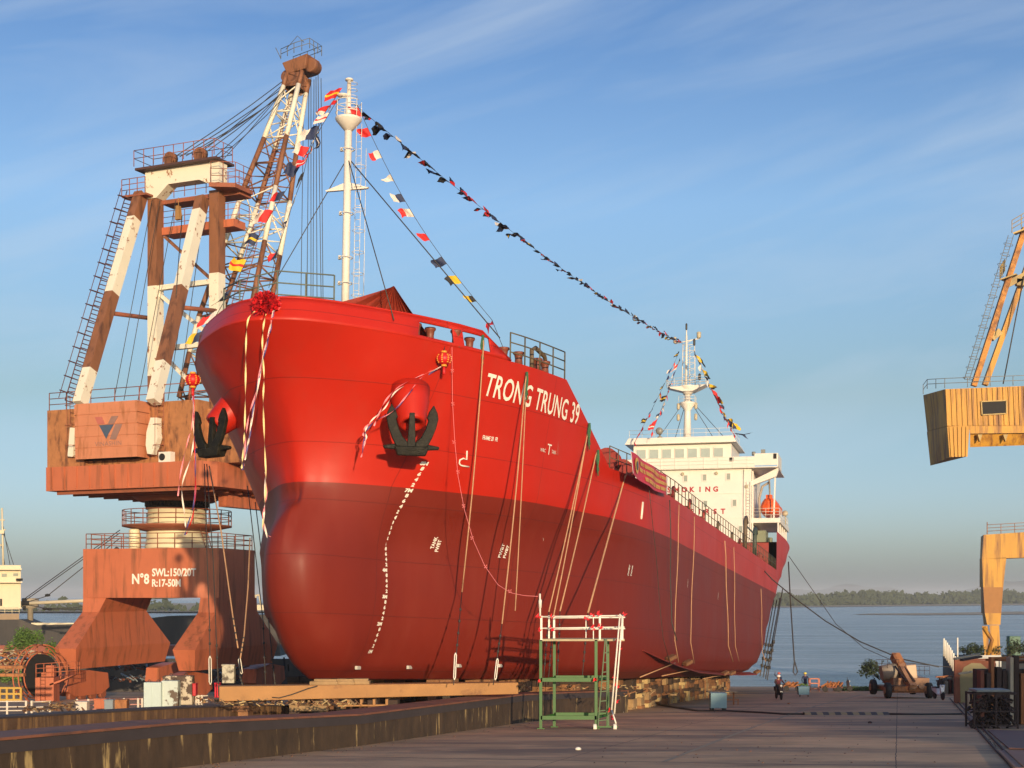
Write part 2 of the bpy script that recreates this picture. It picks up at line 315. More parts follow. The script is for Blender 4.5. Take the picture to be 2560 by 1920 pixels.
rmix = N.new('ShaderNodeMapRange'); L.new(nz_.outputs[0], rmix.inputs[0]); rmix.inputs[3].default_value = .40; rmix.inputs[4].default_value = .62; rad = N.new('ShaderNodeMath'); rad.operation = 'MULTIPLY_ADD'; L.new(gt.outputs[0], rad.inputs[0]); rad.inputs[1].default_value = .1; L.new(rmix.outputs[0], rad.inputs[2]); L.new(rad.outputs[0], b.inputs['Roughness'])

M_red = mat('deck_gear_red', (.28, .03, .02), rough=.55, var=.2, scale=2)
M_deck = mat('deck_paint', (.12, .035, .025), rough=.7, var=.2)
M_white = mat('ship_white', (.72, .68, .60), rough=.45, var=.06, scale=.8, coat=.1, col2=(.50, .38, .26), thr=(.70, .84), streak=(1.5, 1.5, .15), s2=1.3)
M_letter = mat('letter_white', (.80, .77, .66), rough=.5, var=.06, scale=3)
M_anchor = mat('anchor_black', (.013, .013, .010), rough=.5, var=.4, scale=3, bump=.4, bscale=20, spec=.15, col2=(.03, .028, .02), thr=(.5, .7))
M_rail = mat('rail_green_brown', (.10, .085, .05), rough=.6, var=.25, scale=3)
M_rope = mat('rope_tan', (.46, .27, .15), rough=.9, var=.2, scale=4)
M_wire = mat('wire_dark', (.045, .04, .035), rough=.6, var=.2)
M_glass = mat('window_glass', (.36, .42, .38), rough=.12, var=.15, scale=1.5, spec=.8)
M_black = mat('black_void', (.012, .012, .012), rough=.8, var=.1)
M_bronze = mat('brown_pipe', (.13, .09, .05), rough=.6, var=.2)

ship = empty('cargo_ship', M=SHIPM, label='large red cargo ship on the slipway with white bridge at its stern', cat='ship')
CU = [2.3, 2.7, 3.35, 4.0, 4.7, 5.5, 6.3, 7.1, 7.8, 8.6, 9.8, 11, 12.2, 13.4, 15, 17, 19, 21.5, 24, 27, 30, 36, 44, 52, 58, 61, 64, 67, 70, 73, 76, 78.5, 81.0, 81.01, 83, 86, 88.5, 91, 93, 95, 97, 99, 101, 103, 104.3, 105.5]
def fine(hs, n):
    o = []
    for a, b_ in zip(hs[:-1], hs[1:]): o += [a+(b_-a)*i/n for i in range(n)]
    return o+[hs[-1]]
HL = fine([-.1, .1, .3, .6, .9, 1.9, 2.9, 3.9, 4.9, 5.6, 6.05, 6.3, 7.0, 7.9, 9.12, 10.3, 11.2, 12.1], 3)
def hull_side(s):
    g = []
    for h in HL+[12.55, 13.0]:
        r_ = rowat(min(h, 12.1))
        if s > 0 and 4.2 < h < 7:
            ra, rb_ = rowat(7.0), rowat(4.2); q_ = (7-h)/2.8; q_ = q_*q_*(3-2*q_)*.75+q_*.25; r_ = [tuple(c+(a+(b_-a)*q_-c)*min(1, j/4)*max(0, min(1, (NSUB*5+2-j)/8)) for a, b_, c in zip(A2, B2, C2)) for j, (A2, B2, C2) in enumerate(zip(ra, rb_, r_))]
        line = [(s*w_*(sfac(u, h) if s < 0 else 1), u, min(h, 12.1)) for u, w_ in r_[:NSUB*5]]
        for u in CU:
            hh = min(h, lerpt(TOP, u) if u > 4.7 else 12.1); w_ = hull_w(u, hh) if u > 30 or True else 0
            line.append((s*w_*(sfac(u, hh) if s < 0 else 1), u, hh))
        g.append(line)
    return g
mb = MB(); gp = hull_side(1); gs = hull_side(-1); nc = len(gp[0])
for g in (gp, gs):
    k = len(mb.v); mb.v += [p for l in g for p in l]
    for i in range(len(g)-1):
        for j in range(nc-1):
            q = (g[i][j], g[i][j+1], g[i+1][j+1], g[i+1][j])
            if abs(q[0][2]-q[3][2]) < 1e-5 and abs(q[1][2]-q[2][2]) < 1e-5: continue
            if j+1 < nc and CU and j >= NSUB*5 and CU[j-NSUB*5] == 81.0 and i > 0 and g[i+1][j+1][2] > 9.13: continue
            mb.f.append((k+i*nc+j, k+i*nc+j+1, k+(i+1)*nc+j+1, k+(i+1)*nc+j)); mb.mi.append(0); mb.sm.append(True)
kk = len(gp)*nc
for j in range(nc-1):      # flat bottom
    mb.face([gp[0][j], gp[0][j+1], gs[0][j+1], gs[0][j]])
tr = [g[-1] for g in gp]; tl = [g[-1] for g in gs]
for i in range(len(gp)-1):  # transom
    if tr[i+1][2]-tr[i][2] > 1e-4: mb.face([tr[i], tr[i+1], tl[i+1], tl[i]])
hull = mb.build('hull', M_hull, ship)
bm = bmesh.new(); bm.from_mesh(hull.data); bmesh.ops.remove_doubles(bm, verts=bm.verts, dist=.004); bmesh.ops.recalc_face_normals(bm, faces=bm.faces); bm.to_mesh(hull.data); bm.free()

# decks
def deck(name, u0, u1, h, ins=.03):
    us = [u for u in CU if u0 < u < u1]; us = [u0]+us+[u1]; m_ = MB()
    for a, b_ in zip(us[:-1], us[1:]):
        wa, wb = hull_w(a, h)-ins, hull_w(b_, h)-ins
        m_.face([(wa, a, h), (wb, b_, h), (-wb*sfac(b_, h), b_, h), (-wa*sfac(a, h), a, h)])
    return m_.build(name, M_deck, ship)
rd = rowat(12.05); m_ = MB(); out = [(w_-.04, u, 12.05) for u, w_ in rd if u <= 2.3 and w_ > .05]+[(hull_w(u, 12.05)-.04, u, 12.05) for u in CU if 2.3 < u <= 8.6]
m_.face(out+[(-p[0], p[1], p[2]) for p in out[::-1]]); m_.build('forecastle_deck', M_deck, ship)
deck('main_deck', 8.6, 81, 9.05); deck('poop_deck', 81, 105.4, 11.6)
for w_, u, z0, z1 in ((7.6, 8.7, 9.05, 12.05), (9.5, 81.3, 9.05, 11.6)):
    m_ = MB(); k_ = sfac(u, z0)*.93; w_ *= .98; m_.face([(w_, u, z0), (w_, u, z1), (-w_*k_, u, z1), (-w_*k_, u, z0)]); m_.build('deck_bulkhead', M_red, ship)
# cargo hatch coamings on the main deck (seen only over the rail)
m_ = MB()
for u0, u1 in ((20, 42), (46, 70)): m_.box((-6, u0, 9.05), (6, u1, 10.3))
m_.build('hatch_cover', M_red, ship)

# bulwark of the forecastle with its mooring openings
def bul(s):
    rws = [12.1, 12.24, 12.78, 13.0]; m_ = MB()
    holes = [(.35, 1.75), (2.35, 3.65)]
    cols = [('n', j) for j in range(NSUB*5)]+[('u', u) for u in (2.3, 2.35, 2.7, 3.0, 3.35, 3.65, 4.0, 4.35, 4.7)]
    G_ = []
    for h in rws:
        r_ = rowat(h); line = []
        for kd, v in cols:
            if kd == 'n': u, w_ = r_[v]; hh = h
            else: u = v; hh = min(h, max(12.101, 12.98-.88*max(0, u-3.35)/1.35)); w_ = hull_w(u, hh)
            line.append((s*w_*(1 if s > 0 else sfac(u, hh)), u, hh))
        G_.append(line)
    for i in range(3):
        for j in range(len(cols)-1):
            q = [G_[i][j], G_[i][j+1], G_[i+1][j+1], G_[i+1][j]]
            um = (G_[1][j][1]+G_[1][j+1][1])/2
            if i == 1 and any(a < um < b_ for a, b_ in holes): continue
            if abs(q[0][2]-q[3][2]) < 1e-5 and abs(q[1][2]-q[2][2]) < 1e-5: continue
            m_.poly(q, [(0, 1, 2, 3)], True)
    return m_
for s in (1, -1):
    o = bul(s).build('bulwark', M_hull, ship, fixn=False)
    bm = bmesh.new(); bm.from_mesh(o.data); bmesh.ops.remove_doubles(bm, verts=bm.verts, dist=.003); bmesh.ops.recalc_face_normals(bm, faces=bm.faces); bm.to_mesh(o.data); bm.free()
    mo = o.modifiers.new('solid', 'SOLIDIFY'); mo.thickness = .06; mo.offset = 0
    # cap rail and the ledge of the knuckle
    m_ = MB(); r_ = rowat(13.0); pts = [(s*w_*(1 if s > 0 else sfac(u, 13)), u, 13.0) for u, w_ in r_[:NSUB*5+1]]+[(s*hull_w(u, 12.98)*(1 if s > 0 else sfac(u, 13)), u, 12.985) for u in (2.7, 3.35)]+[(s*hull_w(4.7, 12.1)*(1 if s > 0 else sfac(4.7, 13)), 4.7, 12.12)]
    m_.tube(pts, .05, 6); m_.build('cap_rail', M_hull, ship)

def hull_hit(x, y):
    """point of the port shell seen at frame position x,y (ship local)"""
    r = ray(x, y)
    def loc(t): p = CAM+r*t-SO; return Vector((p.dot(SP), p.dot(SA), p.dot(SU)))
    def ins(t):
        p = loc(t)
        if p.x > 10.3 or p.y < -3.5 or p.z > 13 or p.z < -.1: return False
        return p.x < hull_w(p.y, round(p.z*20)/20)
    t = 48.0
    while t < 175 and not ins(t): t += .5 if t < 75 else 1.0
    if t >= 175: return sonw(x, y, 9.7)
    a, b_ = t-1.0, t
    for _ in range(9):
        m = (a+b_)/2
        if ins(m): b_ = m
        else: a = m
    p = loc(b_); return Vector((hull_w(p.y, p.z), p.y, p.z))
def hull_normal(u, h, s=1):
    e = .15; du = (hull_w(u+e, h)-hull_w(u-e, h))/(2*e); dh = (hull_w(u, h+e)-hull_w(u, h-e))/(2*e)
    return Vector((s, -du, -dh)).normalized()
def shell_text_turned(txt, x0, y0, x1, y1, size):
    """small writing turned away from the level, baseline from frame point 0 to 1"""
    a = hull_hit(x0, y0); b_ = hull_hit(x1, y1); d_ = Vector((b_.y-a.y, b_.z-a.z)); L_ = d_.length; d_ = d_/L_; n_ = Vector((-d_.y, d_.x)); v, f = text_mesh(txt, 1, .03); X1 = max(p[0] for p in v); out = []
    for p in v:
        q = Vector((a.y, a.z))+d_*(p[0]/X1*L_)+n_*(p[1]*size); out.append(tuple(Vector((hull_w(q.x, q.y), q.x, q.y))+hull_normal(q.x, q.y)*.025))
    m_ = MB(); m_.poly(out, f); return m_.build('small_mark', M_letter, ship, fixn=False)
def shell_text(name, txt, x0, y0, x1, y1, hgt, m, lean=0, bold=.0, sp=1.0, parent=None, down=False, off=.03):
    """writing laid on the shell: baseline runs from frame point 0 to frame point 1"""
    a = hull_hit(x0, y0); b_ = hull_hit(x1, y1); v, f = text_mesh(txt, 1.0, bold, 1.0, sp)
    X0 = min(p[0] for p in v); X1 = max(p[0] for p in v); Y1 = max(p[1] for p in v); out = []
    for p in v:
        t_ = (p[0]-X0)/(X1-X0); hh = p[1]/Y1*hgt
        u = a.y+(b_.y-a.y)*t_+lean*hh; h = a.z+(b_.z-a.z)*t_+hh; n_ = hull_normal(u, h)
        q = Vector((hull_w(u, h), u, h))+n_*off; out.append(tuple(q))
    mb_ = MB(); mb_.poly(out, f); return mb_.build(name, m, parent or ship, fixn=False)
shell_text('name_lettering', 'TRONG TRUNG 39', 1206, 986, 1443, 1061, .82, M_letter, bold=.012, sp=1.06)
marks = []
MK = [(8,1062.6,1161.5),(7,1023.8,1228.8),(6,986.7,1296),(5,966.4,1362),(4,969.5,1428.6),(3,968.6,1495),(2,955,1563),(1,929.7,1632)]
mbm = MB()
def digit(txt, x, y):
    p = hull_hit(x, y); v, f = text_mesh(txt, .168, .009); v2 = []
    for q in v:
        u = p.y+q[0]*1.1; h = p.z+q[1]; v2.append(tuple(Vector((hull_w(u, h), u, h))+hull_normal(u, h)*.02))
    mbm.poly(v2, f)
for (a, xa, ya), (b_, xb, yb) in zip(MK[:-1], MK[1:]):
    digit('%dM' % a, xa-14, ya)
    for k, d_ in enumerate('8642'):
        t_ = (k+1)/5; digit(d_, xa+(xb-xa)*t_-6, ya+(yb-ya)*t_)
digit('1M', MK[-1][1]-12, MK[-1][2]); mbm.build('draught_marks', M_letter, ship, fixn=False)
# ---------------------------------------------------------------- forecastle gear
m_ = MB(); e1 = [(hull_w(u, 12.1)-.06, u, 12.1) for u in (4.75, 5.6, 6.6, 7.6, 8.55)]; railing(m_, e1, 1.12, 3, 1.0, .028); m_.build('forecastle_railing', M_rail, ship)
m_ = MB(); railing(m_, [(-hull_w(u, 12.1)*.97, u, 12.1) for u in (4.75, 5.6, 6.6, 7.6, 8.55)], 1.12, 3, 1.0, .028); m_.build('forecastle_railing', M_rail, ship)
for s in (1, -1):
    m_ = MB(); railing(m_, [(s*(hull_w(u, 9.12)-.08), u, 9.12) for u in (13.6, 17, 21, 26, 32, 40, 48, 56, 64, 72, 80.8)], 1.0, 2, 1.25 if s > 0 else 3, .022); m_.build('main_deck_railing', M_rail, ship)
pl = [sonh(x, y, 14.75) for x, y in ((836, 688), (694, 677), (600, 700), (560, 722))]
m_ = MB(); railing(m_, [q-Vector((0, 0, 1.3)) for q in pl], 1.3, 3, 1.3, .028)
m_.build('bow_platform_railing', mat('rail_grey_green', (.13, .15, .12), rough=.6, var=.2), ship)
m_ = MB(); m_.prism([q-Vector((0, 0, 1.4)) for q in pl]+[Vector((.5, 3.6, 13.35)), ], (0, 0, .08)); m_.build('bow_platform', M_deck, ship)
def bollard(w_, u, h, r=.2, hh=.62, m=M_red):
    m_ = MB(); m_.lathe((w_, u, h), [(r*1.35, 0), (r*1.35, .04), (r, .06), (r*.86, hh*.55), (r, hh*.8), (r*1.35, hh*.9), (r*1.3, hh), (0, hh+.02)], 14)
    return m_.build('bollard', m, ship)
M_boll = mat('bollard_brown', (.20, .055, .03), rough=.5, var=.2)
for x, y in ((1064, 850), (1099, 860), (1163, 866), (1197, 884)):
    q = sonh(x, y, 12.15); bollard(q.x-.4, q.y+.1, 12.12, .155, .66, M_boll)
for u in (5.0, 5.9, 7.2, 7.8): bollard(hull_w(u, 12.1)-.5, u, 12.1, .17, .60, M_boll)
m_ = MB(); m_.tube([(6.75, 6.9, 12.1), (6.75, 6.9, 13.0), (6.85, 7.1, 13.12), (7.0, 8.0, 12.95), (7.0, 8.25, 12.7), (7.0, 8.25, 12.1)], .09, 8); m_.build('vent_pipe', M_bronze, ship)
# windlass drums beside the break of the forecastle
for x, y in ((1522, 1142), (1560, 1162)):
    q = sonw(x, y, 8.15); m_ = MB(); c = Vector((8.15, q.y, 9.75)); m_.lathe(c, [(.52, -.5), (.52, -.43), (.28, -.4), (.28, .36), (.52, .38), (.52, .46)], 20, (0, 1, 0)); m_.box((7.8, q.y-.5, 9.05), (8.5, q.y+.5, 9.4)); m_.build('mooring_winch', M_red, ship)
# foremast
def MHt(y): return sonw(866, y, 0).z
mu = sonw(864, 700, 0).y; HT = MHt(194)
fm = MB(); fm.lathe((0, mu, 12.0), [(.155, 0), (.145, MHt(300)-12.0)], 16); fm.lathe((0, mu, MHt(300)), [(.14, 0), (.09, .55), (.075, HT-MHt(300)), (.16, HT-MHt(300)), (.16, HT-MHt(300)+.06), (0, HT-MHt(300)+.08)], 12)
fmast = fm.build('foremast', M_white, ship)
h_ = MHt(292); m_ = MB(); m_.lathe((0, mu, h_), [(.14, -.5), (.50, -.08), (.53, 0), (.14, .02)], 20); m_.build('crow_platform', M_white, fmast)
m_ = MB()
for k in range(3): m_.ring((0, mu, h_+.22*(k+1)), .5, .016, 20, (0, 0, 1), 20, 340)
for k in range(7): a = R(30+50*k); m_.tube([(math.cos(a)*.5, mu+math.sin(a)*.5, h_), (math.cos(a)*.5, mu+math.sin(a)*.5, h_+.66)], .014, 4)
m_.build('platform_guard', M_white, fmast)
m_ = MB(); hb = MHt(474); m_.hexa([(-.86, mu-.06, hb), (.84, mu-.06, hb), (.84, mu+.06, hb), (-.86, mu+.06, hb)], [(-.9, mu-.06, hb+.05), (.9, mu-.06, hb+.05), (.9, mu+.06, hb+.05), (-.9, mu+.06, hb+.05)])
m_.prism([(-.86, mu-.05, hb+.05), (.84, mu-.05, hb+.05), (0.14, mu-.05, hb+.28), (-.14, mu-.05, hb+.28)], (0, .1, 0)); m_.build('crosstree', M_white, fmast)
for y in (533, 645, 710, 370):
    m_ = MB(); hr = MHt(y); m_.ring((0, mu, hr), .26, .018, 16); 
    for a in (20, 140, 260): m_.tube([(0, mu, hr-.14), (math.cos(R(a))*.26, mu+math.sin(R(a))*.26, hr)], .016, 4)
    m_.lathe((-.27, mu, hr-.05), [(.06, 0), (.06, .14), (0, .17)], 8); m_.build('light_bracket', M_white, fmast)
m_ = MB(); lx = .30
for a in (0, .22): m_.tube([(lx+a, mu+.1, 12.1), (lx+a, mu+.1, h_-.2)], .013, 4)
for k in range(int((h_-12.4)/.28)): m_.tube([(lx, mu+.1, 12.2+.28*k), (lx+.22, mu+.1, 12.2+.28*k)], .01, 4)
for k in range(9): m_.ring((lx+.16, mu+.1, 13.1+.85*k), .24, .011, 12)
m_.tube([(lx+.42, mu+.1, 13.0), (lx+.42, mu+.1, h_-1.2)], .013, 4); m_.build('ladder', M_white, fmast)
m_ = MB()
for k in range(5): m_.ring((.16, mu, h_+.35+.26*k), .18, .011, 12)
m_.lathe((-.25, mu, MHt(236)), [(.05, 0), (.24, .06), (.24, .1), (0, .14)], 12); m_.build('upper_lamps', M_white, fmast)
at = MHt(390)
m_ = MB()
for tgt in (SO.dot(SP)*0+0,):
    for q in (sonh(985, 800, 12.6), Vector((6.2, 4.2, 12.9)), Vector((-5.4, 4.8, 12.6)), Vector((-2.4, 9.5, 12.2))):
        m_.tube([(0, mu, at), tuple(q)], .022, 4)
m_.build('mast_stay', M_wire, fmast)

# hawse pipes and anchors, port by ray, starboard mirrored
def hawse(s, c, out):
    ax = out.normalized(); m_ = MB()
    m_.lathe(c-ax*1.5, [(.74, 0), (.66, .6), (.52, 1.28), (.50, 1.42), (.46, 1.5), (.36, 1.5), (.30, 1.42), (.28, .8)], 28, ax)
    m_.cur = 1; m_.lathe(c-ax*1.5, [(.29, .9), (0.0, .9)], 20, ax); return m_.build('hawse_pipe', [M_hull, M_black], ship)
def anchor(parent, o, fwd, tilt):
    """o: crown point; fwd: outward direction; stockless anchor hanging crown down"""
    z = Vector((0, 0, 1)); y = Vector((fwd.x, fwd.y, 0)).normalized(); x = y.cross(z)
    z = (z-y*tilt).normalized(); y = z.cross(x)
    a = MB()
    def T(p): return o+x*p[0]+y*p[1]+z*p[2]
    a.hexa([T(p) for p in ((-.15, -.12, 0), (.15, -.12, 0), (.15, .12, 0), (-.15, .12, 0))], [T(p) for p in ((-.09, -.08, 1.2), (.09, -.08, 1.2), (.09, .08, 1.2), (-.09, .08, 1.2))])
    an = a.build('anchor', M_anchor, parent, bevel=.02)
    c_ = MB(); c_.poly([T(p) for p in ((-.50, -.2, -.32), (.50, -.2, -.32), (.62, -.24, .0), (-.62, -.24, .0), (-.50, .22, -.32), (.50, .22, -.32), (.62, .26, .0), (-.62, .26, .0))], [(3,2,1,0),(4,5,6,7),(0,1,5,4),(1,2,6,5),(2,3,7,6),(3,0,4,7)])
    for s in (1, -1): c_.hexa([T((s*.55, -.14, -.12)), T((s*.98, -.1, -.08)), T((s*.98, .12, -.08)), T((s*.55, .16, -.12))], [T((s*.55, -.14, .10)), T((s*1.0, -.08, .03)), T((s*1.0, .1, .03)), T((s*.55, .16, .10))])
    c_.build('crown', M_anchor, an, bevel=.04)
    for s in (1, -1):
        f = MB(); pr = [(.12, -.02), (.56, .0), (.72, .3), (.86, .66), (.94, 1.0), (.90, 1.2), (.76, 1.48), (.60, 1.24), (.52, 1.02), (.58, .93), (.47, .6), (.33, .33), (.15, .16)]
        f.prism([T((s*p[0]*.98, .05, p[1])) for p in pr], y*.17); f.build('fluke', M_anchor, an, bevel=.03)
    return an
hp = hull_hit(1018, 1000)
out_p = Vector((.22, -.38, -.88))
tipd = sonu(1031, 1061, hp.y-.75); hawse(1, tipd, out_p); an_p = anchor(ship, sonu(1028, 1117, hp.y-1.0), Vector((.42, -.9, 0)), -.12)
hs_ = Vector((-hull_w(3.2, 9.4)*sfac(3.2, 9.4), 3.2, 9.4))
tip_s = sonu(537, 1066, 1.6); hawse(-1, tip_s, Vector((-.55, -.42, -.68))); an_s = anchor(ship, sonu(530, 1122, 1.2), Vector((-.35, -.93, 0)), .0)

# marks on the shell
shell_text('tug_mark', 'T', 1365, 1135, 1375, 1138, .42, M_letter); shell_text('small_mark', 'WBC', 1349, 1128, 1362, 1131, .14, M_letter); shell_text('small_mark', 'TANK', 1377, 1133, 1388, 1136, .14, M_letter)
shell_text('frame_mark', 'FRAME 20  FR', 1204, 1098, 1242, 1104, .16, M_letter, bold=.02)
for x, y, dx_, dy_ in ((1083, 1372, 14, -38), (1094, 1380, 12, -38), (1250, 1395, 14, -44), (1262, 1396, 13, -40), (1570, 1440, 6, -34), (1577, 1442, 6, -36), (1718, 1470, 2, -26), (1794, 1500, 2, -22), (1357, 1352, 2, -1)): shell_text_turned('TANK' if x % 2 else 'FWBT', x, y, dx_*.8+x, y+dy_*.8, .19)
def shell_line(name, pts, r=.035, m=M_letter):
    m_ = MB(); q = []
    for x, y in pts: p = hull_hit(x, y); q.append(p+hull_normal(p.y, p.z)*.015)
    m_.tube(q, r, 4); return m_.build(name, m, ship)
shell_line('bulb_mark', [(1166.5, 1127), (1166.5, 1149), (1157, 1146), (1149, 1150), (1147, 1158), (1151, 1163), (1158, 1165), (1172, 1167)])
shell_line('plimsoll_mark', [(1606, 1255), (1604, 1278), (1602, 1298)], .06)
for x, y in ((893, 1668), (1023, 1667), (1146, 1663), (1250, 1663)):
    p = hull_hit(x, y); m_ = MB(); n_ = hull_normal(p.y, p.z); m_.cbox((p.x+n_.x*.03, p.y+n_.y*.03, p.z+n_.z*.03), (.10, .38, .13), 0); m_.build('anode', mat('zinc', (.55, .52, .45), rough=.6), ship, bevel=.01)
# bilge keel
q = []
for x, y in ((1607, 1624), (1640, 1641), (1680, 1657), (1730, 1673), (1790, 1679), (1840, 1681), (1878, 1680)): q.append(hull_hit(x, y))
bk = MB()
for i in range(len(q)-1):
    a, b_ = q[i], q[i+1]; ta = .05 if i == 0 else .45; o1 = Vector((ta, 0, -ta*.35)); o2 = Vector((.45, 0, -.16)); th = Vector((0, 0, -.03)); e_ = Vector((-.1, 0, 0))
    bk.hexa([a+e_, a+o1, b_+o2, b_+e_], [a+e_+th, a+o1+th*2, b_+o2+th*2, b_+e_+th])
bk.build('bilge_keel', M_hull, ship)

# ---------------------------------------------------------------- superstructure at the stern
U0 = 92.0
M_cream = M_white
m_ = MB(); m_.box((-6.65, U0, 9.1), (6.65, 101, 19.7)); house = m_.build('deckhouse', M_cream, ship)
M_port = mat('port_glass', (.30, .33, .28), rough=.15, spec=.7)
for i, (w_, h) in enumerate(((.26, 18.85), (2.12, 18.9), (4.44, 18.95), (2.21, 16.32), (5.04, 16.37), (5.64, 13.8), (-2.1, 18.85), (-4.4, 18.85), (-2.2, 16.3), (-.1, 13.9), (2.6, 13.8))):
    m_ = MB()
    for a, b_ in (((-.24, -.38), (.24, -.30)), ((-.24, .30), (.24, .38)), ((-.24, -.30), (-.17, .30)), ((.17, -.30), (.24, .30))): m_.box((w_+a[0], U0-.07, h+a[1]), (w_+b_[0], U0+.0, h+b_[1]))
    wf = m_.build('cabin_window', M_cream, house); m_ = MB(); m_.box((w_-.17, U0-.03, h-.30), (w_+.17, U0-.004, h+.30)); m_.build('pane', M_port, wf)
def house_text(txt, wend, h):
    n_ = len(txt)
    for i, ch in enumerate(txt):
        if ch == ' ': continue
        v, f = text_mesh(ch, .68, .03); xs = [p[0] for p in v]; w0 = wend-.76*(n_-1-i); cx = (min(xs)+max(xs))/2
        m_ = MB(); m_.poly([(w0+p[0]-cx, U0-.015, h+p[1]) for p in v], f); m_.build('letter', mat('letter_red', (.36, .01, .02), rough=.5), house, fixn=False)
house_text('NO SMOKING', 3.2, 17.53); house_text('SAFETY FIRST', 3.93, 15.35)
# bridge deck with its white band, wings and wheelhouse
m_ = MB(); m_.box((-9.2, U0-.6, 19.70), (9.2, 99.5, 19.78)); m_.box((-7.0, U0-.62, 19.78), (7.0, U0-.55, 20.75))
for s in (1, -1): m_.box((min(s*7.0, s*9.2), U0-.62, 19.9), (max(s*7.0, s*9.2), U0-.55, 21.05)); m_.box((s*9.2-.04, U0-.55, 19.78), (s*9.2+.04, 95.5, 21.05))
bd = m_.build('bridge_deck', M_cream, ship)
for k in range(10): m_ = MB(); m_.box((-6.3+k*1.4, U0-.68, 19.75), (-6.24+k*1.4, U0-.62, 20.75)); m_.build('stanchion', M_cream, bd)
m_ = MB()
for h in (20.1, 20.45, 20.78): m_.tube([(-7, U0-.66, h), (7, U0-.66, h)], .018, 4)
m_.build('hand_rail', M_cream, bd)
for q in ((4.6, 20.35, 5.0, 20.72), (8.8, 20.5, 9.1, 21.0)): m_ = MB(); m_.box((q[0], U0-.66, q[1]), (q[2], U0-.63, q[3])); m_.build('dark_opening', M_black, bd)
wh = MB(); wh.box((-4.95, U0+.1, 19.78), (4.7, 99, 22.2)); wheel = wh.build('wheelhouse', M_cream, ship)
for k in range(7):
    w_ = -4.15+k*1.27; m_ = MB(); m_.box((w_-.52, U0+.03, 20.83), (w_+.52, U0+.1, 21.88)); wf = m_.build('bridge_window', M_cream, wheel, bevel=.05)
    m_ = MB(); m_.box((w_-.43, U0-.01, 20.93), (w_+.43, U0+.026, 21.78)); m_.build('pane', M_glass, wf)
m_ = MB(); m_.prism([(-5.7, U0-.7, 22.25), (5.25, U0-.7, 22.25), (5.25, U0-.5, 22.3), (4.9, U0-.55, 22.88), (-5.35, U0-.55, 22.88)], (0, 8, 0)); m_.build('wheelhouse_roof', M_cream, ship)
m_ = MB(); railing(m_, [(-5.3, U0-.3, 22.88), (4.8, U0-.3, 22.88), (4.8, 98, 22.88)], .8, 2, 1.3, .018); m_.build('roof_railing', M_cream, ship)
m_ = MB(); m_.lathe((-2.3, U0-.1, 22.9), [(.25, 0), (.25, .12), (.09, .2), (.09, .35)], 12); m_.lathe((-2.3, U0-.35, 23.55), [(.05, .35), (.33, .3), (.36, .06), (.36, 0)], 16, (0, -1, 0)); m_.build('searchlight', mat('lamp_grey', (.22, .22, .2), rough=.4), ship)
m_ = MB(); m_.lathe((6.9, U0-.4, 20.9), [(.18, 0), (.18, .35)], 10); m_.box((7.6, U0-.5, 21.05), (8.0, U0-.3, 21.45)); m_.build('wing_console', mat('lamp_grey', (.22, .22, .2)), ship)
# wing support, galleries, lifeboat on the port side
for s in (1, -1): m_ = MB(); m_.prism([(s*6.65, U0+.2, 18.5), (s*9.2, U0+.2, 19.75), (s*9.2, U0+.2, 19.45), (s*9.0, U0+.2, 18.9), (s*6.65, U0+.2, 18.05)], (0, .5, 0)); m_.build('wing_bracket', M_cream, ship)
for s in (1, -1):
    m_ = MB(); m_.box((min(s*6.65, s*9.4), U0+.4, 14.45), (max(s*6.65, s*9.4), 103, 14.9)); m_.build('boat_deck', M_cream, ship)
    m_ = MB()
    for u in (U0+.5, 94.7, 97, 99.4, 101.8): m_.bar((s*9.2, u, 12.0), (s*9.2, u, 14.5), .14)
    m_.bar((s*8.75, U0+.7, 14.9), (s*8.9, U0+.7, 19.7), .14); m_.bar((s*6.75, U0+.45, 12), (s*6.75, U0+.45, 19.5), .12); m_.build('deck_post', M_cream, ship)
    m_ = MB(); railing(m_, [(s*6.7, U0+.45, 14.9), (s*9.3, U0+.45, 14.9), (s*9.3, 102.9, 14.9)], .95, 3, 1.2, .02); m_.build('boat_deck_railing', M_cream, ship)
m_ = MB(); m_.box((7.0, 93.5, 11.6), (7.9, 96.2, 13.8)); m_.box((8.0, 94.5, 11.6), (8.4, 95.5, 13.2)); m_.build('deck_locker', mat('locker_green', (.20, .22, .14), rough=.6), ship)
M_boat = mat('lifeboat_orange', (.75, .10, .012), rough=.4, var=.08)
lb = MB(); pr = [(0, 0), (.35, .05), (.75, .25), (1.0, .65), (1.05, 1.0), (.9, 1.05), (.8, 1.35), (.5, 1.75), (0, 1.85)]
rings = []
for i, (u, k) in enumerate(((93.4, .05), (93.7, .55), (94.4, .9), (96, 1), (98, .95), (99.2, .6), (99.6, .05))):
    rings.append([(8.15+s_*a*k, u, 15.3+.35*(1-k)+b_*(.55+.45*k)) for s_, (a, b_) in [(1, p) for p in pr]+[(-1, p) for p in pr[-2:0:-1]]])
for a, b_ in zip(rings[:-1], rings[1:]):
    n_ = len(a)
    for i in range(n_): lb.poly([a[i], a[(i+1) % n_], b_[(i+1) % n_], b_[i]], [(0, 1, 2, 3)], True)
lb.poly(rings[0], [tuple(range(len(rings[0])))]); lb.poly(rings[-1], [tuple(range(len(rings[0])))]); boat = lb.build('lifeboat', M_boat, ship)
m_ = MB(); m_.box((7.85, 94.0, 16.9), (8.45, 94.7, 17.35)); m_.build('boat_canopy', M_boat, boat)
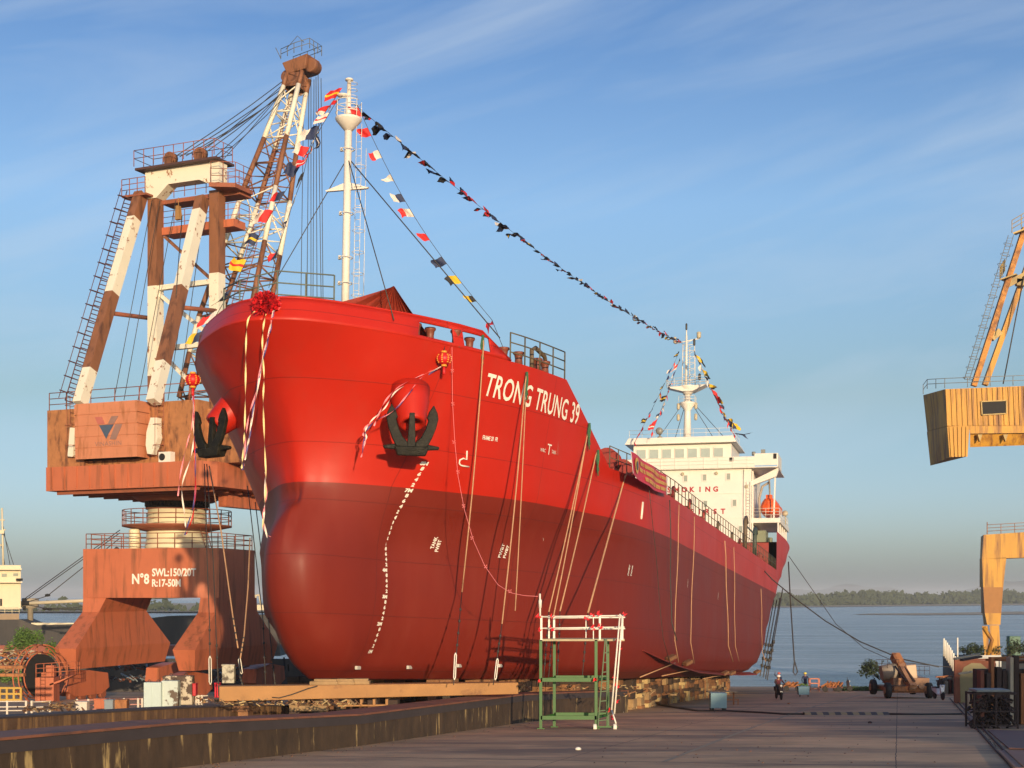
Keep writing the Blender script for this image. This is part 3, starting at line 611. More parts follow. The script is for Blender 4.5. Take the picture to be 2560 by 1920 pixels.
m_ = MB(); m_.tube([(7.3, 94.2, 14.9), (7.2, 94.2, 17.0), (7.5, 94.2, 18.2), (8.2, 94.2, 18.6)], .12, 8); m_.tube([(8.2, 94.2, 18.6), (8.2, 94.2, 17.1)], .03, 4); m_.bar((8.35, 94.4, 15), (8.1, 94.4, 19.6), .16); m_.build('boat_davit', mat('davit', (.35, .30, .25)), ship)
m_ = MB(); m_.tube([(9.6, 96, 14.6), (9.6, 96, 15.5)], .05, 6); m_.lathe((9.6, 95.8, 15.6), [(.1, 0), (.28, .12), (.28, .3), (0, .35)], 12, (0, -1, .3)); m_.build('flood_light', mat('lamp_cream', (.45, .40, .28)), ship)
# green brown tank vents on the poop front
m_ = MB(); m_.tube([(9.3, 62, 9.1), (9.3, 62, 11.6), (9.3, 62.5, 11.9), (9.3, 62.9, 11.5)], .16, 8); m_.build('vent_pipe', M_bronze, ship)
m_ = MB(); m_.tube([(9.3, 69, 9.1), (9.3, 69, 11.4), (9.3, 69.5, 11.7), (9.3, 69.9, 11.3)], .18, 8); m_.bar((9.3, 62, 11.3), (9.3, 69, 11.2), .06, .12)
m_.build('vent_pipe', mat('dark_green_pipe', (.05, .07, .05), rough=.5), ship)
for u in (28, 34, 40, 47, 55, 60, 74, 78):
    m_ = MB(); m_.tube([(9.1, u, 9.1), (9.1, u, 9.9), (9.1, u+.15, 10.05), (9.1, u+.35, 9.85)], .1, 6); m_.box((8.6, u+.8, 9.1), (9.0, u+1.3, 9.8)); m_.build('deck_fitting', M_bronze if u % 2 else M_red, ship)
# small fittings of the house front
for w_, h0, h1 in ((-5.6, 9.1, 19.6), (1.15, 13.0, 17.2), (5.95, 12.6, 19.6)): m_ = MB(); m_.tube([(w_, U0-.1, h0), (w_, U0-.1, h1)], .05, 6); m_.build('down_pipe', M_cream, house)
for h in (14.9, 17.3): m_ = MB(); m_.box((-6.66, U0-.05, h), (6.66, U0+.0, h+.07)); m_.build('deck_ledge', M_cream, house)
for w_, h in ((-3.3, 19.35), (3.3, 19.35), (0, 19.35), (6.2, 18.0), (-1.0, 16.9)): m_ = MB(); m_.lathe((w_, U0-.02, h), [(.12, 0), (.16, .12), (.14, .22)], 10, (0, -1, -.4)); m_.build('wall_lamp', MATS['lamp_cream'] if 'lamp_cream' in MATS else M_rail, house)
m_ = MB()
for k in range(18): m_.tube([(6.2, U0-.12, 13.0+.3*k), (6.55, U0-.12, 13.0+.3*k)], .02, 4)
m_.tube([(6.2, U0-.12, 12.8), (6.2, U0-.12, 18.4)], .025, 4); m_.tube([(6.55, U0-.12, 12.8), (6.55, U0-.12, 18.4)], .025, 4); m_.build('wall_ladder', M_cream, house)
# radar mast
mu2 = 94.0; rm = MB(); rm.lathe((.1, mu2, 22.8), [(.40, 0), (.32, 2.9), (.32, 3.1), (.78, 3.75), (.8, 3.9), (.3, 3.92), (.28, 5.0)], 18); radar = rm.build('radar_mast', M_white, ship)
m_ = MB(); m_.prism([(-1.9, mu2-.7, 28.2), (2.0, mu2-.7, 28.35), (.7, mu2-.7, 27.75), (-.3, mu2-.7, 27.75)], (0, 1.5, 0)); m_.lathe((.1, mu2, 27.5), [(.4, 0), (.9, .75), (.9, .85)], 14); m_.build('mast_platform', M_white, radar)
m_ = MB(); railing(m_, [(-1.9, mu2-.7, 28.25), (2.0, mu2-.7, 28.4), (2.0, mu2+.8, 28.4), (-1.9, mu2+.8, 28.25), (-1.9, mu2-.7, 28.25)], .8, 3, .8, .018); railing(m_, [(-.7, mu2-.6, 26.7), (.9, mu2-.6, 26.7), (.9, mu2+.5, 26.7)], .6, 2, .5, .018); m_.build('mast_railing', M_white, radar)
m_ = MB(); m_.lathe((-.05, mu2, 28.3), [(.12, 0), (.1, 5.2)], 10)
for dx_, dy_ in ((-.45, 0), (.85, 0), (.2, .7)): m_.tube([(dx_, mu2+dy_, 28.3), (dx_*.9, mu2+dy_, 32.6)], .05, 5)
for k in range(7): h = 28.9+k*.6; m_.tube([(-.45, mu2, h), (.82, mu2, h+.05)], .025, 4); m_.tube([(-.45, mu2, h), (.82, mu2, h+.6)], .02, 4)
m_.tube([(-1.2, mu2, 32.7), (1.2, mu2, 33.1)], .06, 5); m_.tube([(-.05, mu2, 33), (-.05, mu2, 34.0)], .07, 6); m_.build('lattice_top', M_white, radar)
for w_, h, r_, m in ((-1.2, 32.7, .16, 'lamp_cream'), (1.2, 33.1, .22, 'lamp_cream'), (-.05, 34.0, .1, 'wire_dark'), (.75, 32.4, .12, 'wire_dark'), (1.3, 28.9, .14, 'wire_dark'), (-.8, 24.9, .16, 'lamp_cream'), (.95, 24.9, .16, 'lamp_cream'), (-.8, 26.0, .16, 'lamp_cream'), (.95, 26.0, .16, 'lamp_cream')):
    m_ = MB(); m_.lathe((w_, mu2-.1, h), [(r_*.6, 0), (r_, .1), (r_, .6), (0, .7)], 8); m_.build('mast_lamp', MATS[m], radar)
m_ = MB()
for w_, u, h in ((-3.6, 96, 22.9), (-1.4, 95, 22.9), (2.8, 95, 22.9), (4.0, 96, 22.9)): m_.tube([(.1, mu2, 27.3), (w_, u, h)], .03, 4)
m_.build('mast_stay', M_wire, radar)
# ---------------------------------------------------------------- ground and water
M_ground = mat('slipway_concrete', (.60, .37, .20), rough=.85, var=.32, scale=.5, bump=.0, col2=(.26, .18, .12), thr=(.46, .62), coord='Object', s2=.20, streak=(.55, 1.5, 1), spec=.3)
t = M_ground.node_tree; N = t.nodes; L = t.links; b = N['Principled BSDF']; prev = b.inputs['Base Color'].links[0].from_socket
tcn = N.new('ShaderNodeTexCoord'); mpn = N.new('ShaderNodeMapping'); L.new(tcn.outputs['Object'], mpn.inputs[0]); mpn.inputs['Rotation'].default_value = (0, 0, R(15)); sx = N.new('ShaderNodeSeparateXYZ'); L.new(mpn.outputs[0], sx.inputs[0])
wob = N.new('ShaderNodeTexNoise'); L.new(tcn.outputs['Object'], wob.inputs['Vector']); wob.inputs['Scale'].default_value = 1.5
def joint(sock, period, wd):
    a = N.new('ShaderNodeMath'); a.operation = 'MULTIPLY_ADD'; L.new(wob.outputs[0], a.inputs[0]); a.inputs[1].default_value = .08; L.new(sock, a.inputs[2])
    c = N.new('ShaderNodeMath'); c.operation = 'PINGPONG'; L.new(a.outputs[0], c.inputs[0]); c.inputs[1].default_value = period/2
    e = N.new('ShaderNodeMath'); e.operation = 'LESS_THAN'; L.new(c.outputs[0], e.inputs[0]); e.inputs[1].default_value = wd; return e.outputs[0]
jm_ = N.new('ShaderNodeMath'); jm_.operation = 'MAXIMUM'; L.new(joint(sx.outputs[0], 7.4, .012), jm_.inputs[0]); L.new(joint(sx.outputs[1], 6.4, .05), jm_.inputs[1])
# oil and tyre stains; pale streaks put low sunlight into the colour
st = N.new('ShaderNodeTexNoise'); mp3 = N.new('ShaderNodeMapping'); L.new(tcn.outputs['Object'], mp3.inputs[0]); mp3.inputs['Scale'].default_value = (.35, 2.2, 1); mp3.inputs['Rotation'].default_value = (0, 0, R(-4)); L.new(mp3.outputs[0], st.inputs['Vector']); st.inputs['Scale'].default_value = .55; st.inputs['Detail'].default_value = 9; st.inputs['Roughness'].default_value = .7
r1 = N.new('ShaderNodeValToRGB'); L.new(st.outputs[0], r1.inputs[0]); r1.color_ramp.elements[0].position = .56; r1.color_ramp.elements[1].position = .68; r1.color_ramp.elements[1].color = (.75, .75, .75, 1)
m1 = N.new('ShaderNodeMix'); m1.data_type = 'RGBA'; L.new(r1.outputs[0], m1.inputs[0]); L.new(prev, m1.inputs[6]); m1.inputs[7].default_value = (.66, .43, .23, 1)
r2 = N.new('ShaderNodeValToRGB'); L.new(st.outputs[0], r2.inputs[0]); r2.color_ramp.elements[0].position = .30; r2.color_ramp.elements[0].color = (.8, .8, .8, 1); r2.color_ramp.elements[1].position = .40; r2.color_ramp.elements[1].color = (0, 0, 0, 1)
m2 = N.new('ShaderNodeMix'); m2.data_type = 'RGBA'; L.new(r2.outputs[0], m2.inputs[0]); L.new(m1.outputs[2], m2.inputs[6]); m2.inputs[7].default_value = (.09, .06, .045, 1)
m3 = N.new('ShaderNodeMix'); m3.data_type = 'RGBA'; L.new(jm_.outputs[0], m3.inputs[0]); L.new(m2.outputs[2], m3.inputs[6]); m3.inputs[7].default_value = (.10, .07, .05, 1); L.new(m3.outputs[2], b.inputs['Base Color'])
nb = N.new('ShaderNodeTexNoise'); mp4 = N.new('ShaderNodeMapping'); L.new(tcn.outputs['Object'], mp4.inputs[0]); mp4.inputs['Scale'].default_value = (.7, 1, 1); L.new(mp4.outputs[0], nb.inputs['Vector']); nb.inputs['Scale'].default_value = .7; nb.inputs['Detail'].default_value = 9; nb.inputs['Roughness'].default_value = .6
bb = N.new('ShaderNodeBump'); bb.inputs['Strength'].default_value = 1; bb.inputs['Distance'].default_value = .07; L.new(nb.outputs[0], bb.inputs['Height']); L.new(bb.outputs[0], b.inputs['Normal'])
def grid_mesh(name, x0, x1, y0, y1, nx, ny, zf, m, smooth=True):
    v = [(x0+(x1-x0)*i/nx, y0+(y1-y0)*j/ny, 0) for j in range(ny+1) for i in range(nx+1)]; v = [(a, b_, zf(a, b_)) for a, b_, c in v]
    f = [(j*(nx+1)+i, j*(nx+1)+i+1, (j+1)*(nx+1)+i+1, (j+1)*(nx+1)+i) for j in range(ny) for i in range(nx)]
    mb_ = MB(); mb_.poly(v, f, smooth); return mb_.build(name, m)
def gz(x, y): return slip_z(max(-30, y)) if y < 175 else slip_z(175)-(y-175)*.02
g_ = grid_mesh('slipway_ground', -400, 400, -160, 190, 80, 70, gz, M_ground); tag(g_, kind='structure')
mw = bpy.data.materials.new('river_water'); mw.use_nodes = True; t = mw.node_tree; N = t.nodes; L = t.links; b = N['Principled BSDF']
b.inputs['Roughness'].default_value = .22; b.inputs['Specular IOR Level'].default_value = .6
tcn = N.new('ShaderNodeTexCoord'); mpn = N.new('ShaderNodeMapping'); L.new(tcn.outputs['Object'], mpn.inputs[0]); mpn.inputs['Scale'].default_value = (.35, 1, 1)
n1 = N.new('ShaderNodeTexNoise'); L.new(mpn.outputs[0], n1.inputs['Vector']); n1.inputs['Scale'].default_value = .9; n1.inputs['Detail'].default_value = 8; n1.inputs['Roughness'].default_value = .65
n2 = N.new('ShaderNodeTexNoise'); L.new(mpn.outputs[0], n2.inputs['Vector']); n2.inputs['Scale'].default_value = .06; n2.inputs['Detail'].default_value = 4
ad2 = N.new('ShaderNodeMath'); ad2.operation = 'MULTIPLY_ADD'; L.new(n2.outputs[0], ad2.inputs[0]); ad2.inputs[1].default_value = 2.5; L.new(n1.outputs[0], ad2.inputs[2])
bp = N.new('ShaderNodeBump'); L.new(ad2.outputs[0], bp.inputs['Height']); bp.inputs['Strength'].default_value = 1; bp.inputs['Distance'].default_value = 1.3; L.new(bp.outputs[0], b.inputs['Normal'])
mpw = N.new('ShaderNodeMapping'); L.new(tcn.outputs['Object'], mpw.inputs[0]); mpw.inputs['Scale'].default_value = (.010, .055, 1); nw = N.new('ShaderNodeTexNoise'); L.new(mpw.outputs[0], nw.inputs['Vector']); nw.inputs['Scale'].default_value = 1.2; nw.inputs['Detail'].default_value = 10; nw.inputs['Roughness'].default_value = .72
rw = N.new('ShaderNodeValToRGB'); L.new(nw.outputs[0], rw.inputs[0]); E_ = rw.color_ramp.elements; E_[0].position = .40; E_[0].color = (.16, .18, .20, 1); E_[1].position = .66; E_[1].color = (.52, .56, .60, 1); e_ = E_.new(.53); e_.color = (.27, .30, .33, 1); L.new(rw.outputs[0], b.inputs['Base Color'])
mb = MB(); mb.face([(-4000, 120, 0), (4000, 120, 0), (9000, 12000, 0), (-9000, 12000, 0)]); o = mb.build('river', mw); tag(o, kind='structure')
# ---------------------------------------------------------------- level luffing crane no. 8
CW = Vector((.912, -.41, 0)); CF = Vector((.41, .912, 0)); C0 = P(443, 1490, 103); C0.z = 0
def cq(x, y, b):  # crane local (a,b,z) of frame point on the plane at b
    p = onplane(x, y, C0+CF*b, CF)-C0; return Vector((p.dot(CW), p.dot(CF), p.z))
CRM = frame(C0, CW, CF, Vector((0, 0, 1)))
M_cr = mat('crane_red_oxide', (.46, .13, .055), rough=.6, var=.12, scale=.7, col2=(.22, .075, .03), thr=(.50, .68), streak=(1.6, 1.6, .16), s2=1.3, coat=.05)
M_crd = mat('crane_oxide_dark', (.28, .085, .04), rough=.65, var=.15, scale=.8, col2=(.13, .06, .03), thr=(.5, .75))
M_crw = mat('crane_white', (.72, .68, .55), rough=.55, var=.05, scale=.8, col2=(.28, .12, .05), thr=(.595, .64), s2=1.9)
M_crb = mat('crane_brown', (.22, .09, .04), rough=.65, var=.2, scale=.9, col2=(.10, .04, .018), thr=(.50, .62), streak=(1.5, 1.5, .3))
M_rust = mat('crane_rust', (.36, .15, .055), rough=.8, var=.3, scale=2, col2=(.12, .045, .02), thr=(.5, .65), streak=(1, 1, .3))
M_logo1 = mat('logo_grey', (.26, .15, .12), rough=.6); M_logo2 = mat('logo_blue', (.06, .09, .14), rough=.6); M_logo3 = mat('logo_red', (.42, .12, .09), rough=.6)
crane = empty('portal_crane', M=CRM, label='tall rust red portal crane with brown and white jib left of the ship bow', cat='crane')
# portal: a box on four splayed legs, aligned with the rails
PA = SA.copy(); PA.z = 0; PA.normalize(); PX = Vector((PA.y, -PA.x, 0))
def portal_pt(x, y, b): # frame point on a plane across the rails -> crane local
    p = onplane(x, y, C0+PA*b, PA); q = p-C0; return Vector((q.dot(CW), q.dot(CF), p.z))
def pl_(x, b, z): q = PX*x+PA*b; return Vector((q.dot(CW), q.dot(CF), z))
zt = portal_pt(300, 1373, -3).z; zb = portal_pt(300, 1530, -3).z; x0 = -5.2; x1 = 5.0
ga = slip_z(103)+.15
hw = 5.1; hd = 4.2; c_ = 2.4
def prof(hw, hd, c_): return [(-hw, -hd+.18), (-hw*.39, -hd), (hw*.67, -hd), (hw, -hd+.6), (hw, hd-2.2), (hw*.67, hd-1.7), (-hw*.39, hd-1.7), (-hw, hd-1.9)]
m_ = MB(); m_.prism([pl_(a, b, zb+1.0) for a, b in prof(5.1, 4.2, .9)], (0, 0, zt-zb-1.0)); portal = m_.build('portal_box', M_cr, crane)
zo = zb+1.0
for sx_ in (-1, 1):       # two wide boxes: upper knee to the ground beam, splaying towards the camera side and away
    m_ = MB(); xi = sx_*.0
    m_ = MB()
    def q4(xa, xb, b0, z_, k=1.7): return [pl_(sx_*xa, -b0, z_), pl_(sx_*xb, -b0, z_), pl_(sx_*xb, b0-k, z_), pl_(sx_*xa, b0-k, z_)]
    m_.hexa(q4(3.8, 5.1, 4.1, zb), q4(3.9 if sx_ > 0 else 3.3, 5.1, 4.0, zo)); m_.hexa(q4(3.6, 5.25, 7.3, ga+3.55), q4(3.8, 5.1, 4.1, zb)); m_.hexa(q4(3.85, 5.0, 6.9, ga+2.15), q4(3.6, 5.25, 7.3, ga+3.55))
    m_.build('portal_leg', M_cr, crane, fixn=True)
    for sy in (-1, 1):
        m_ = MB(); yc = sy*6.0
        m_.prism([pl_(sx_*3.4, yc-2.6, ga+.75), pl_(sx_*3.4, yc-1.6, ga+.35), pl_(sx_*3.4, yc+1.6, ga+.35), pl_(sx_*3.4, yc+2.6, ga+.75), pl_(sx_*3.4, yc+2.4, ga+1.75), pl_(sx_*3.4, yc, ga+2.05), pl_(sx_*3.4, yc-2.4, ga+1.75)], pl_(sx_*1.1, 0, 0))
        bg_ = m_.build('bogie', M_cr, crane)
        for k in (-1.9, -.65, .65, 1.9):
            m_ = MB(); m_.lathe(pl_(sx_*3.75, yc+k, ga+.36), [(.36, 0), (.36, .3)], 14, pl_(1, 0, 0)); m_.build('wheel', M_crd, bg_)
# guard rails on the portal box
m_ = MB(); railing(m_, [pl_(a, b, zt) for a, b in prof(4.95, 4.05, .85)+[(-4.95, -3.2)]], 1.05, 3, 1.3, .03); m_.build('portal_railing', M_crd, crane)
def ctext(name, txt, xL, yL, xR, hgt, b, m, italic=0):
    """writing on the portal face"""
    a = portal_pt(xL, yL, b); c = portal_pt(xR, yL, b); v, f = text_mesh(txt, 1, .032); X0 = min(p[0] for p in v); X1 = max(p[0] for p in v); Y1 = max(p[1] for p in v); Y0 = 0
    o_ = []
    for p in v: q = a.lerp(c, (p[0]-X0)/(X1-X0)); q.z = a.z+p[1]/.72*hgt; o_.append(q)
    mb_ = MB(); mb_.poly(o_, f); return mb_.build(name, m, portal, fixn=False)
ctext('number_lettering', 'N°8', 330, 1459, 373, .68, -4.225, M_letter); ctext('capacity_lettering', 'SWL:150/20T', 380, 1440, 490, .52, -4.23, M_letter); ctext('radius_lettering', 'R:17-50M', 380, 1466, 452, .50, -4.23, M_letter)
# turret
zr = cq(443, 1316, 0).z; zd = cq(443, 1262, 0).z; zbase = cq(443, 1217, -4).z
m_ = MB(); m_.lathe((0, 0, zt), [(2.25, 0), (2.25, .4), (2.2, .42), (2.1, zr-zt), (2.05, zd-zt-.3)], 40); tur = m_.build('turret', mat('turret_cream', (.72, .66, .45), rough=.5, var=.06, scale=1, col2=(.33, .18, .07), thr=(.66, .78), streak=(1, 1, .25)), crane)
m_ = MB(); m_.lathe((0, 0, zd-.35), [(2.2, 0), (2.2, .15), (2.05, .2), (2.05, .55), (2.3, .6), (2.3, 1.3)], 48)
for k in range(48): a = math.tau*k/48; m_.cbox((math.cos(a)*2.2, math.sin(a)*2.2, zd+.05), (.12, .12, .4), a)
m_.build('slewing_ring', mat('ring_black', (.03, .025, .02), rough=.7), crane)
m_ = MB(); m_.lathe((0, 0, zr-.05), [(2.12, -.35), (3.85, .0), (3.85, .1), (2.12, .1)], 32); m_.build('ring_platform', M_crd, crane)
m_ = MB()
for k in range(3): m_.ring((0, 0, zr+.1+.33*(k+1)), 3.8, .03, 32)
for k in range(20): a = math.tau*k/20; m_.tube([(math.cos(a)*3.8, math.sin(a)*3.8, zr), (math.cos(a)*3.8, math.sin(a)*3.8, zr+1.1)], .035, 5)
m_.build('ring_railing', M_crd, crane)
m_ = MB(); a = portal_pt(515, 1373, -1.5); b_ = portal_pt(500, 1318, -1.5)
for o_ in (0, .5): m_.tube([a+Vector((o_, 0, 0)), b_+Vector((o_, 0, 0))], .035, 4)
for k in range(7): q = a.lerp(b_, k/7); m_.tube([q, q+Vector((.5, 0, 0))], .025, 4)
m_.build('turret_ladder', M_crd, crane)
m_ = MB(); q = portal_pt(336, 1383, -2.5); m_.lathe(q-Vector((0, 0, .2)), [(.38, 0), (.38, 1.8), (.3, 1.9)], 12); m_.build('cable_drum_post', MATS['turret_cream'], crane)
m_ = MB(); q = portal_pt(302, 1383, -3.2); m_.lathe(q, [(.1, 0), (.35, .3), (.35, .45)], 8, (-.5, -1, .3)); m_.build('work_light', M_wire, crane)
# slewing platform: lower girder, machine house, logo ballast
bF = -7.0
pts = [cq(115, 1200, bF), cq(497, 1200, bF)]; aL = pts[0].x; aR = pts[1].x
zlo = cq(300, 1221, bF).z; zhi = cq(300, 1160, bF).z
out = [(aL, bF), (aR, bF), (aR+.6, bF+1.2), (aR+.6, 5.0), (aL+.4, 5.0), (aL, 3.5)]
m_ = MB(); m_.prism([(a, b, zlo) for a, b in out], (0, 0, zhi-zlo))
for k in range(12): a = aL+.5+(aR-aL-.9)*k/11; m_.box((a-.05, bF-.07, zlo+.1), (a+.05, bF, zhi-.02))
plat = m_.build('slewing_platform', M_cr, crane)
m_ = MB(); q = cq(620, 1240, 1.0); m_.box((aR-1, -2.5, zlo-1.1), (q.x, 5.5, zlo+.25)); m_.box((aR-.6, -4.5, zlo+.25), (q.x+1.5, 5.5, zhi)); m_.build('jib_foot_girder', M_cr, crane)
m_ = MB()
for k in range(7): m_.box((aL+.6, -6.6+1.6*k, zlo-.25), (aR-.3, -6.45+1.6*k, zlo)); 
m_.lathe((0, 0, zlo-.5), [(2.6, 0), (3.4, .49)], 24); m_.build('platform_underframe', M_crd, crane)
zh = cq(300, 1000, bF).z
bH = bF+.6
a1, a2 = cq(118, 1090, bH).x, cq(482, 1090, bH).x
m_ = MB(); zz = cq(140, 1025, bH).z; m_.box((a1, bH, zhi), (a1+3.2, 4.6, zz)); zz2 = cq(420, 1000, bH).z; m_.box((a1+3.2, bH+.5, zhi), (a2, 4.6, zz2))
for k in range(5): a = a1+3.6+(a2-a1-4)*k/4; m_.box((a-.04, bH+.44, zhi), (a+.04, bH+.5, zz2))
m_.build('machine_house', M_rust, crane)
m_ = MB(); m_.box((a2, bH+1.6, zhi), (a2+3.6, 4.6, zz2-.5)); m_.build('machine_house', M_rust, crane)
bl = bH-.75; l0, l1 = cq(188, 1080, bl).x, cq(342, 1080, bl).x; zl0, zl1 = cq(265, 1145, bl).z, cq(265, 1005, bl).z
m_ = MB(); n_ = 5; hh = (zl1-zl0)/n_
for k in range(n_): m_.box((l0-.02*k, bl, zl0+hh*k), (l1+.02*k, bH+.6, zl0+hh*(k+1)-.05)); m_.box((l0+.04, bl+.05, zl0+hh*k), (l1-.04, bH+.5, zl0+hh*(k+1)))
ball = m_.build('counterweight', mat('ballast_salmon', (.52, .20, .10), rough=.6, var=.1, scale=.8, col2=(.30, .11, .035), thr=(.52, .72), streak=(1.5, 1, .3), s2=1.6), crane)
def L_(x, y): p = cq(x, y, bl-.03); return p
def lp(name, pts, m):
    # pixels of the enlargement of the emblem
    m_ = MB(); m_.prism([L_(200+x/7.373, 1020+y/7.373) for x, y in pts], (0, .02, 0)); return m_.build(name, m, ball)
lp('emblem_stroke', [(270, 170), (400, 160), (455, 290), (330, 300)], M_logo3); lp('emblem_stroke', [(580, 150), (705, 145), (630, 285), (510, 290)], M_logo1)
lp('emblem_wedge', [(350, 318), (622, 300), (520, 480), (480, 570), (430, 470)], M_logo2); lp('emblem_stroke', [(650, 300), (780, 290), (660, 580), (545, 575)], M_logo1)
v, f = text_mesh('VINASHIN', 1, .0, 1, 1.05); X0 = min(p[0] for p in v); X1 = max(p[0] for p in v); a = L_(237, 1116); b_ = L_(303, 1112)
m_ = MB(); m_.poly([(a.x+(b_.x-a.x)*(p[0]-X0)/(X1-X0), bl-.02, a.z+(b_.z-a.z)*(p[0]-X0)/(X1-X0)+p[1]*.42) for p in v], f); m_.build('yard_lettering', M_logo1, ball, fixn=False)
# roof railings
m_ = MB(); railing(m_, [(a1+.1, bH+.1, zz), (a1+3.1, bH+.1, zz)], 1.2, 3, 1.2, .03); railing(m_, [(a1+3.3, bH+.6, zz2), (a2+3.4, bH+.6, zz2), (a2+3.4, 4.5, zz2)], 1.15, 2, 2.2, .03); m_.build('roof_railing', M_crd, crane)
def cage_ladder(name, a, b_, wv, ov, m, n=None, r=.03):
    a = Vector(a); b_ = Vector(b_); wv = Vector(wv); ov = Vector(ov); m_ = MB(); Ln = (b_-a).length; n = n or int(Ln/.35)
    m_.tube([a, b_], r, 4); m_.tube([a+wv, b_+wv], r, 4)
    for k in range(n): q = a.lerp(b_, k/n); m_.tube([q, q+wv], r*.7, 4)
    m_.tube([a+ov+wv*.5, b_+ov+wv*.5], r*.7, 4)
    for k in range(int(Ln/1.1)):
        q = a.lerp(b_, (k+.5)/int(Ln/1.1)); m_.tube([q, q+ov*.7-wv*.15, q+ov+wv*.5, q+ov*.7+wv*1.15, q+wv], r*.7, 4)
    return m_.build(name, m, crane)
q0 = cq(175, 1140, bH-.3); q1 = cq(175, 990, bH-.3); cage_ladder('house_ladder', q0, q1, (.5, 0, 0), (0, -.6, 0), M_crd)
q0 = cq(394, 1140, bH+.2); q1 = cq(394, 985, bH+.2); cage_ladder('house_ladder', q0, q1, (.5, 0, 0), (0, -.6, 0), M_crd)
m_ = MB(); q = cq(411, 1137, bH-.2); m_.box((q.x-.48, bH-.2, zhi+.02), (q.x+.48, bH+.3, zhi+.72)); ac = m_.build('air_conditioner', M_white, crane)
m_ = MB(); m_.lathe((q.x-.18, bH-.21, zhi+.38), [(.24, 0), (.24, .03)], 16, (0, -1, 0)); m_.build('fan', M_black, ac)
# A-frame: posts (b=bA) and raking legs towards the camera side
bA = 1.0; bB = bA-7.6
pL = [cq(389, y, bA) for y in (1000, 890, 720, 455)]; pR = [cq(543, y, bA) for y in (900, 705, 455)]
wdt = .82
def banded(name, pts, ts, w, mts, d=None):
    """box member in painted bands; ts in order between pts"""
    m_ = MB()
    for (a, b_, k) in ts:
        m_.cur = k; A_ = pts[0].lerp(pts[1], a); B_ = pts[0].lerp(pts[1], b_); m_.bar(A_, B_, w, d or w, (0, 1, 0))
    return m_.build(name, mts, crane)
BW = [M_crb, M_crw]
zT = cq(389, 500, bA).z; aPL = cq(389, 470, bA).x; aPR = cq(543, 470, bA).x
def zat(x, y): return cq(x, y, bA).z
zb0 = zz2-.5
def fr(y): return (zat(389, y)-zb0)/(zT-zb0)
banded('frame_post', [Vector((aPL, bA, zb0)), Vector((aPL, bA, zT))], [(0, fr(941), 0), (fr(941), fr(717), 1), (fr(717), 1, 0)], wdt, BW)
banded('frame_post', [Vector((aPR, bA, zb0)), Vector((aPR, bA, zT))], [(0, fr(941), 0), (fr(941), fr(702), 1), (fr(702), 1, 0)], wdt, BW)
tl = Vector((aPL-.75, bA-.7, zat(380, 490))); bl_ = cq(200, 1010, bB); tr_ = Vector((aPR-.75, bA-.7, zat(540, 500))); br_ = cq(384, 1005, bB)
def mid(p0, p1, ys, xs0):
    o_ = []
    for y in ys: o_.append(y)
    return o_
def leg(p0, p1, ys):  # p0 bottom, p1 top; ys: frame rows where the paint changes
    P0 = CRM @ p0; P1 = CRM @ p1; y0 = HY-F*(P0.z-CZ)/P0.y; y1 = HY-F*(P1.z-CZ)/P1.y; ts = []; last = 0; k = 1
    for y in ys:
        # parameter by bisection
        lo, hi = 0, 1
        for _ in range(30):
            m_ = (lo+hi)/2; q = P0.lerp(P1, m_)
            if HY-F*(q.z-CZ)/q.y > y: lo = m_
            else: hi = m_
        ts.append((last, lo, k)); last = lo; k = 1-k
    ts.append((last, 1, k)); return banded('raking_leg', [p0, p1], ts, .68, BW, .8)
leg(bl_, tl, (925, 735, 548)); leg(br_, tr_, (908, 720, 530))
m_ = MB(); m_.bar(cq(180, 1142, bH-.2), cq(186, 1070, bH-.2), .45, .4, (0, 1, 0)); m_.build('leg_foot', M_crw, crane); m_ = MB(); m_.prism([cq(x, y, bH-.25) for x, y in ((376, 1044), (392, 1044), (392, 1078), (394, 1095), (380, 1136), (368, 1134), (364, 1112), (366, 1080))], (0, .5, 0)); m_.build('leg_foot', M_crw, crane)
# head beam with haunches
zc1 = zat(450, 447); zc0 = zat(450, 462); ztop = zat(450, 423); m_ = MB(); hb_ = 1.0
m_.prism([(aPL-.55, bA-hb_/2, ztop), (aPL-.5, bA-hb_/2, zT), (aPL+.45, bA-hb_/2, zT), (aPL+1.5, bA-hb_/2, zc0), (aPR-1.2, bA-hb_/2, zc0), (aPR-.45, bA-hb_/2, zT+.5), (aPR+.5, bA-hb_/2, zT+.5), (aPR+.5, bA-hb_/2, ztop)], (0, hb_, 0)); m_.build('head_beam', M_crw, crane)
m_ = MB(); m_.box((aPL-1.0, bA-1.1, ztop), (aPR+.7, bA+1.1, ztop+.16)); m_.build('head_platform', mat('dark_oxide', (.07, .03, .025), rough=.7, var=.2), crane)
m_ = MB(); railing(m_, [(aPL-1.0, bA+1.0, ztop+.25), (aPL-1.0, bA-1.2, ztop+.25), (aPR+.6, bA-1.2, ztop+.25), (aPR+.6, bA+1.0, ztop+.25), (aPL-1.0, bA+1.0, ztop+.25)], 1.15, 2, .9, .028); m_.build('head_railing', M_crd, crane)
for a in (aPL+1.6, aPR-1.2):
    m_ = MB(); m_.lathe((a, bA-.3, ztop+.75), [(.45, -.25), (.45, .25)], 16, (0, 1, 0)); m_.box((a-.3, bA-.7, ztop+.2), (a+.3, bA+.1, ztop+.8)); m_.build('sheave', M_crb, crane)
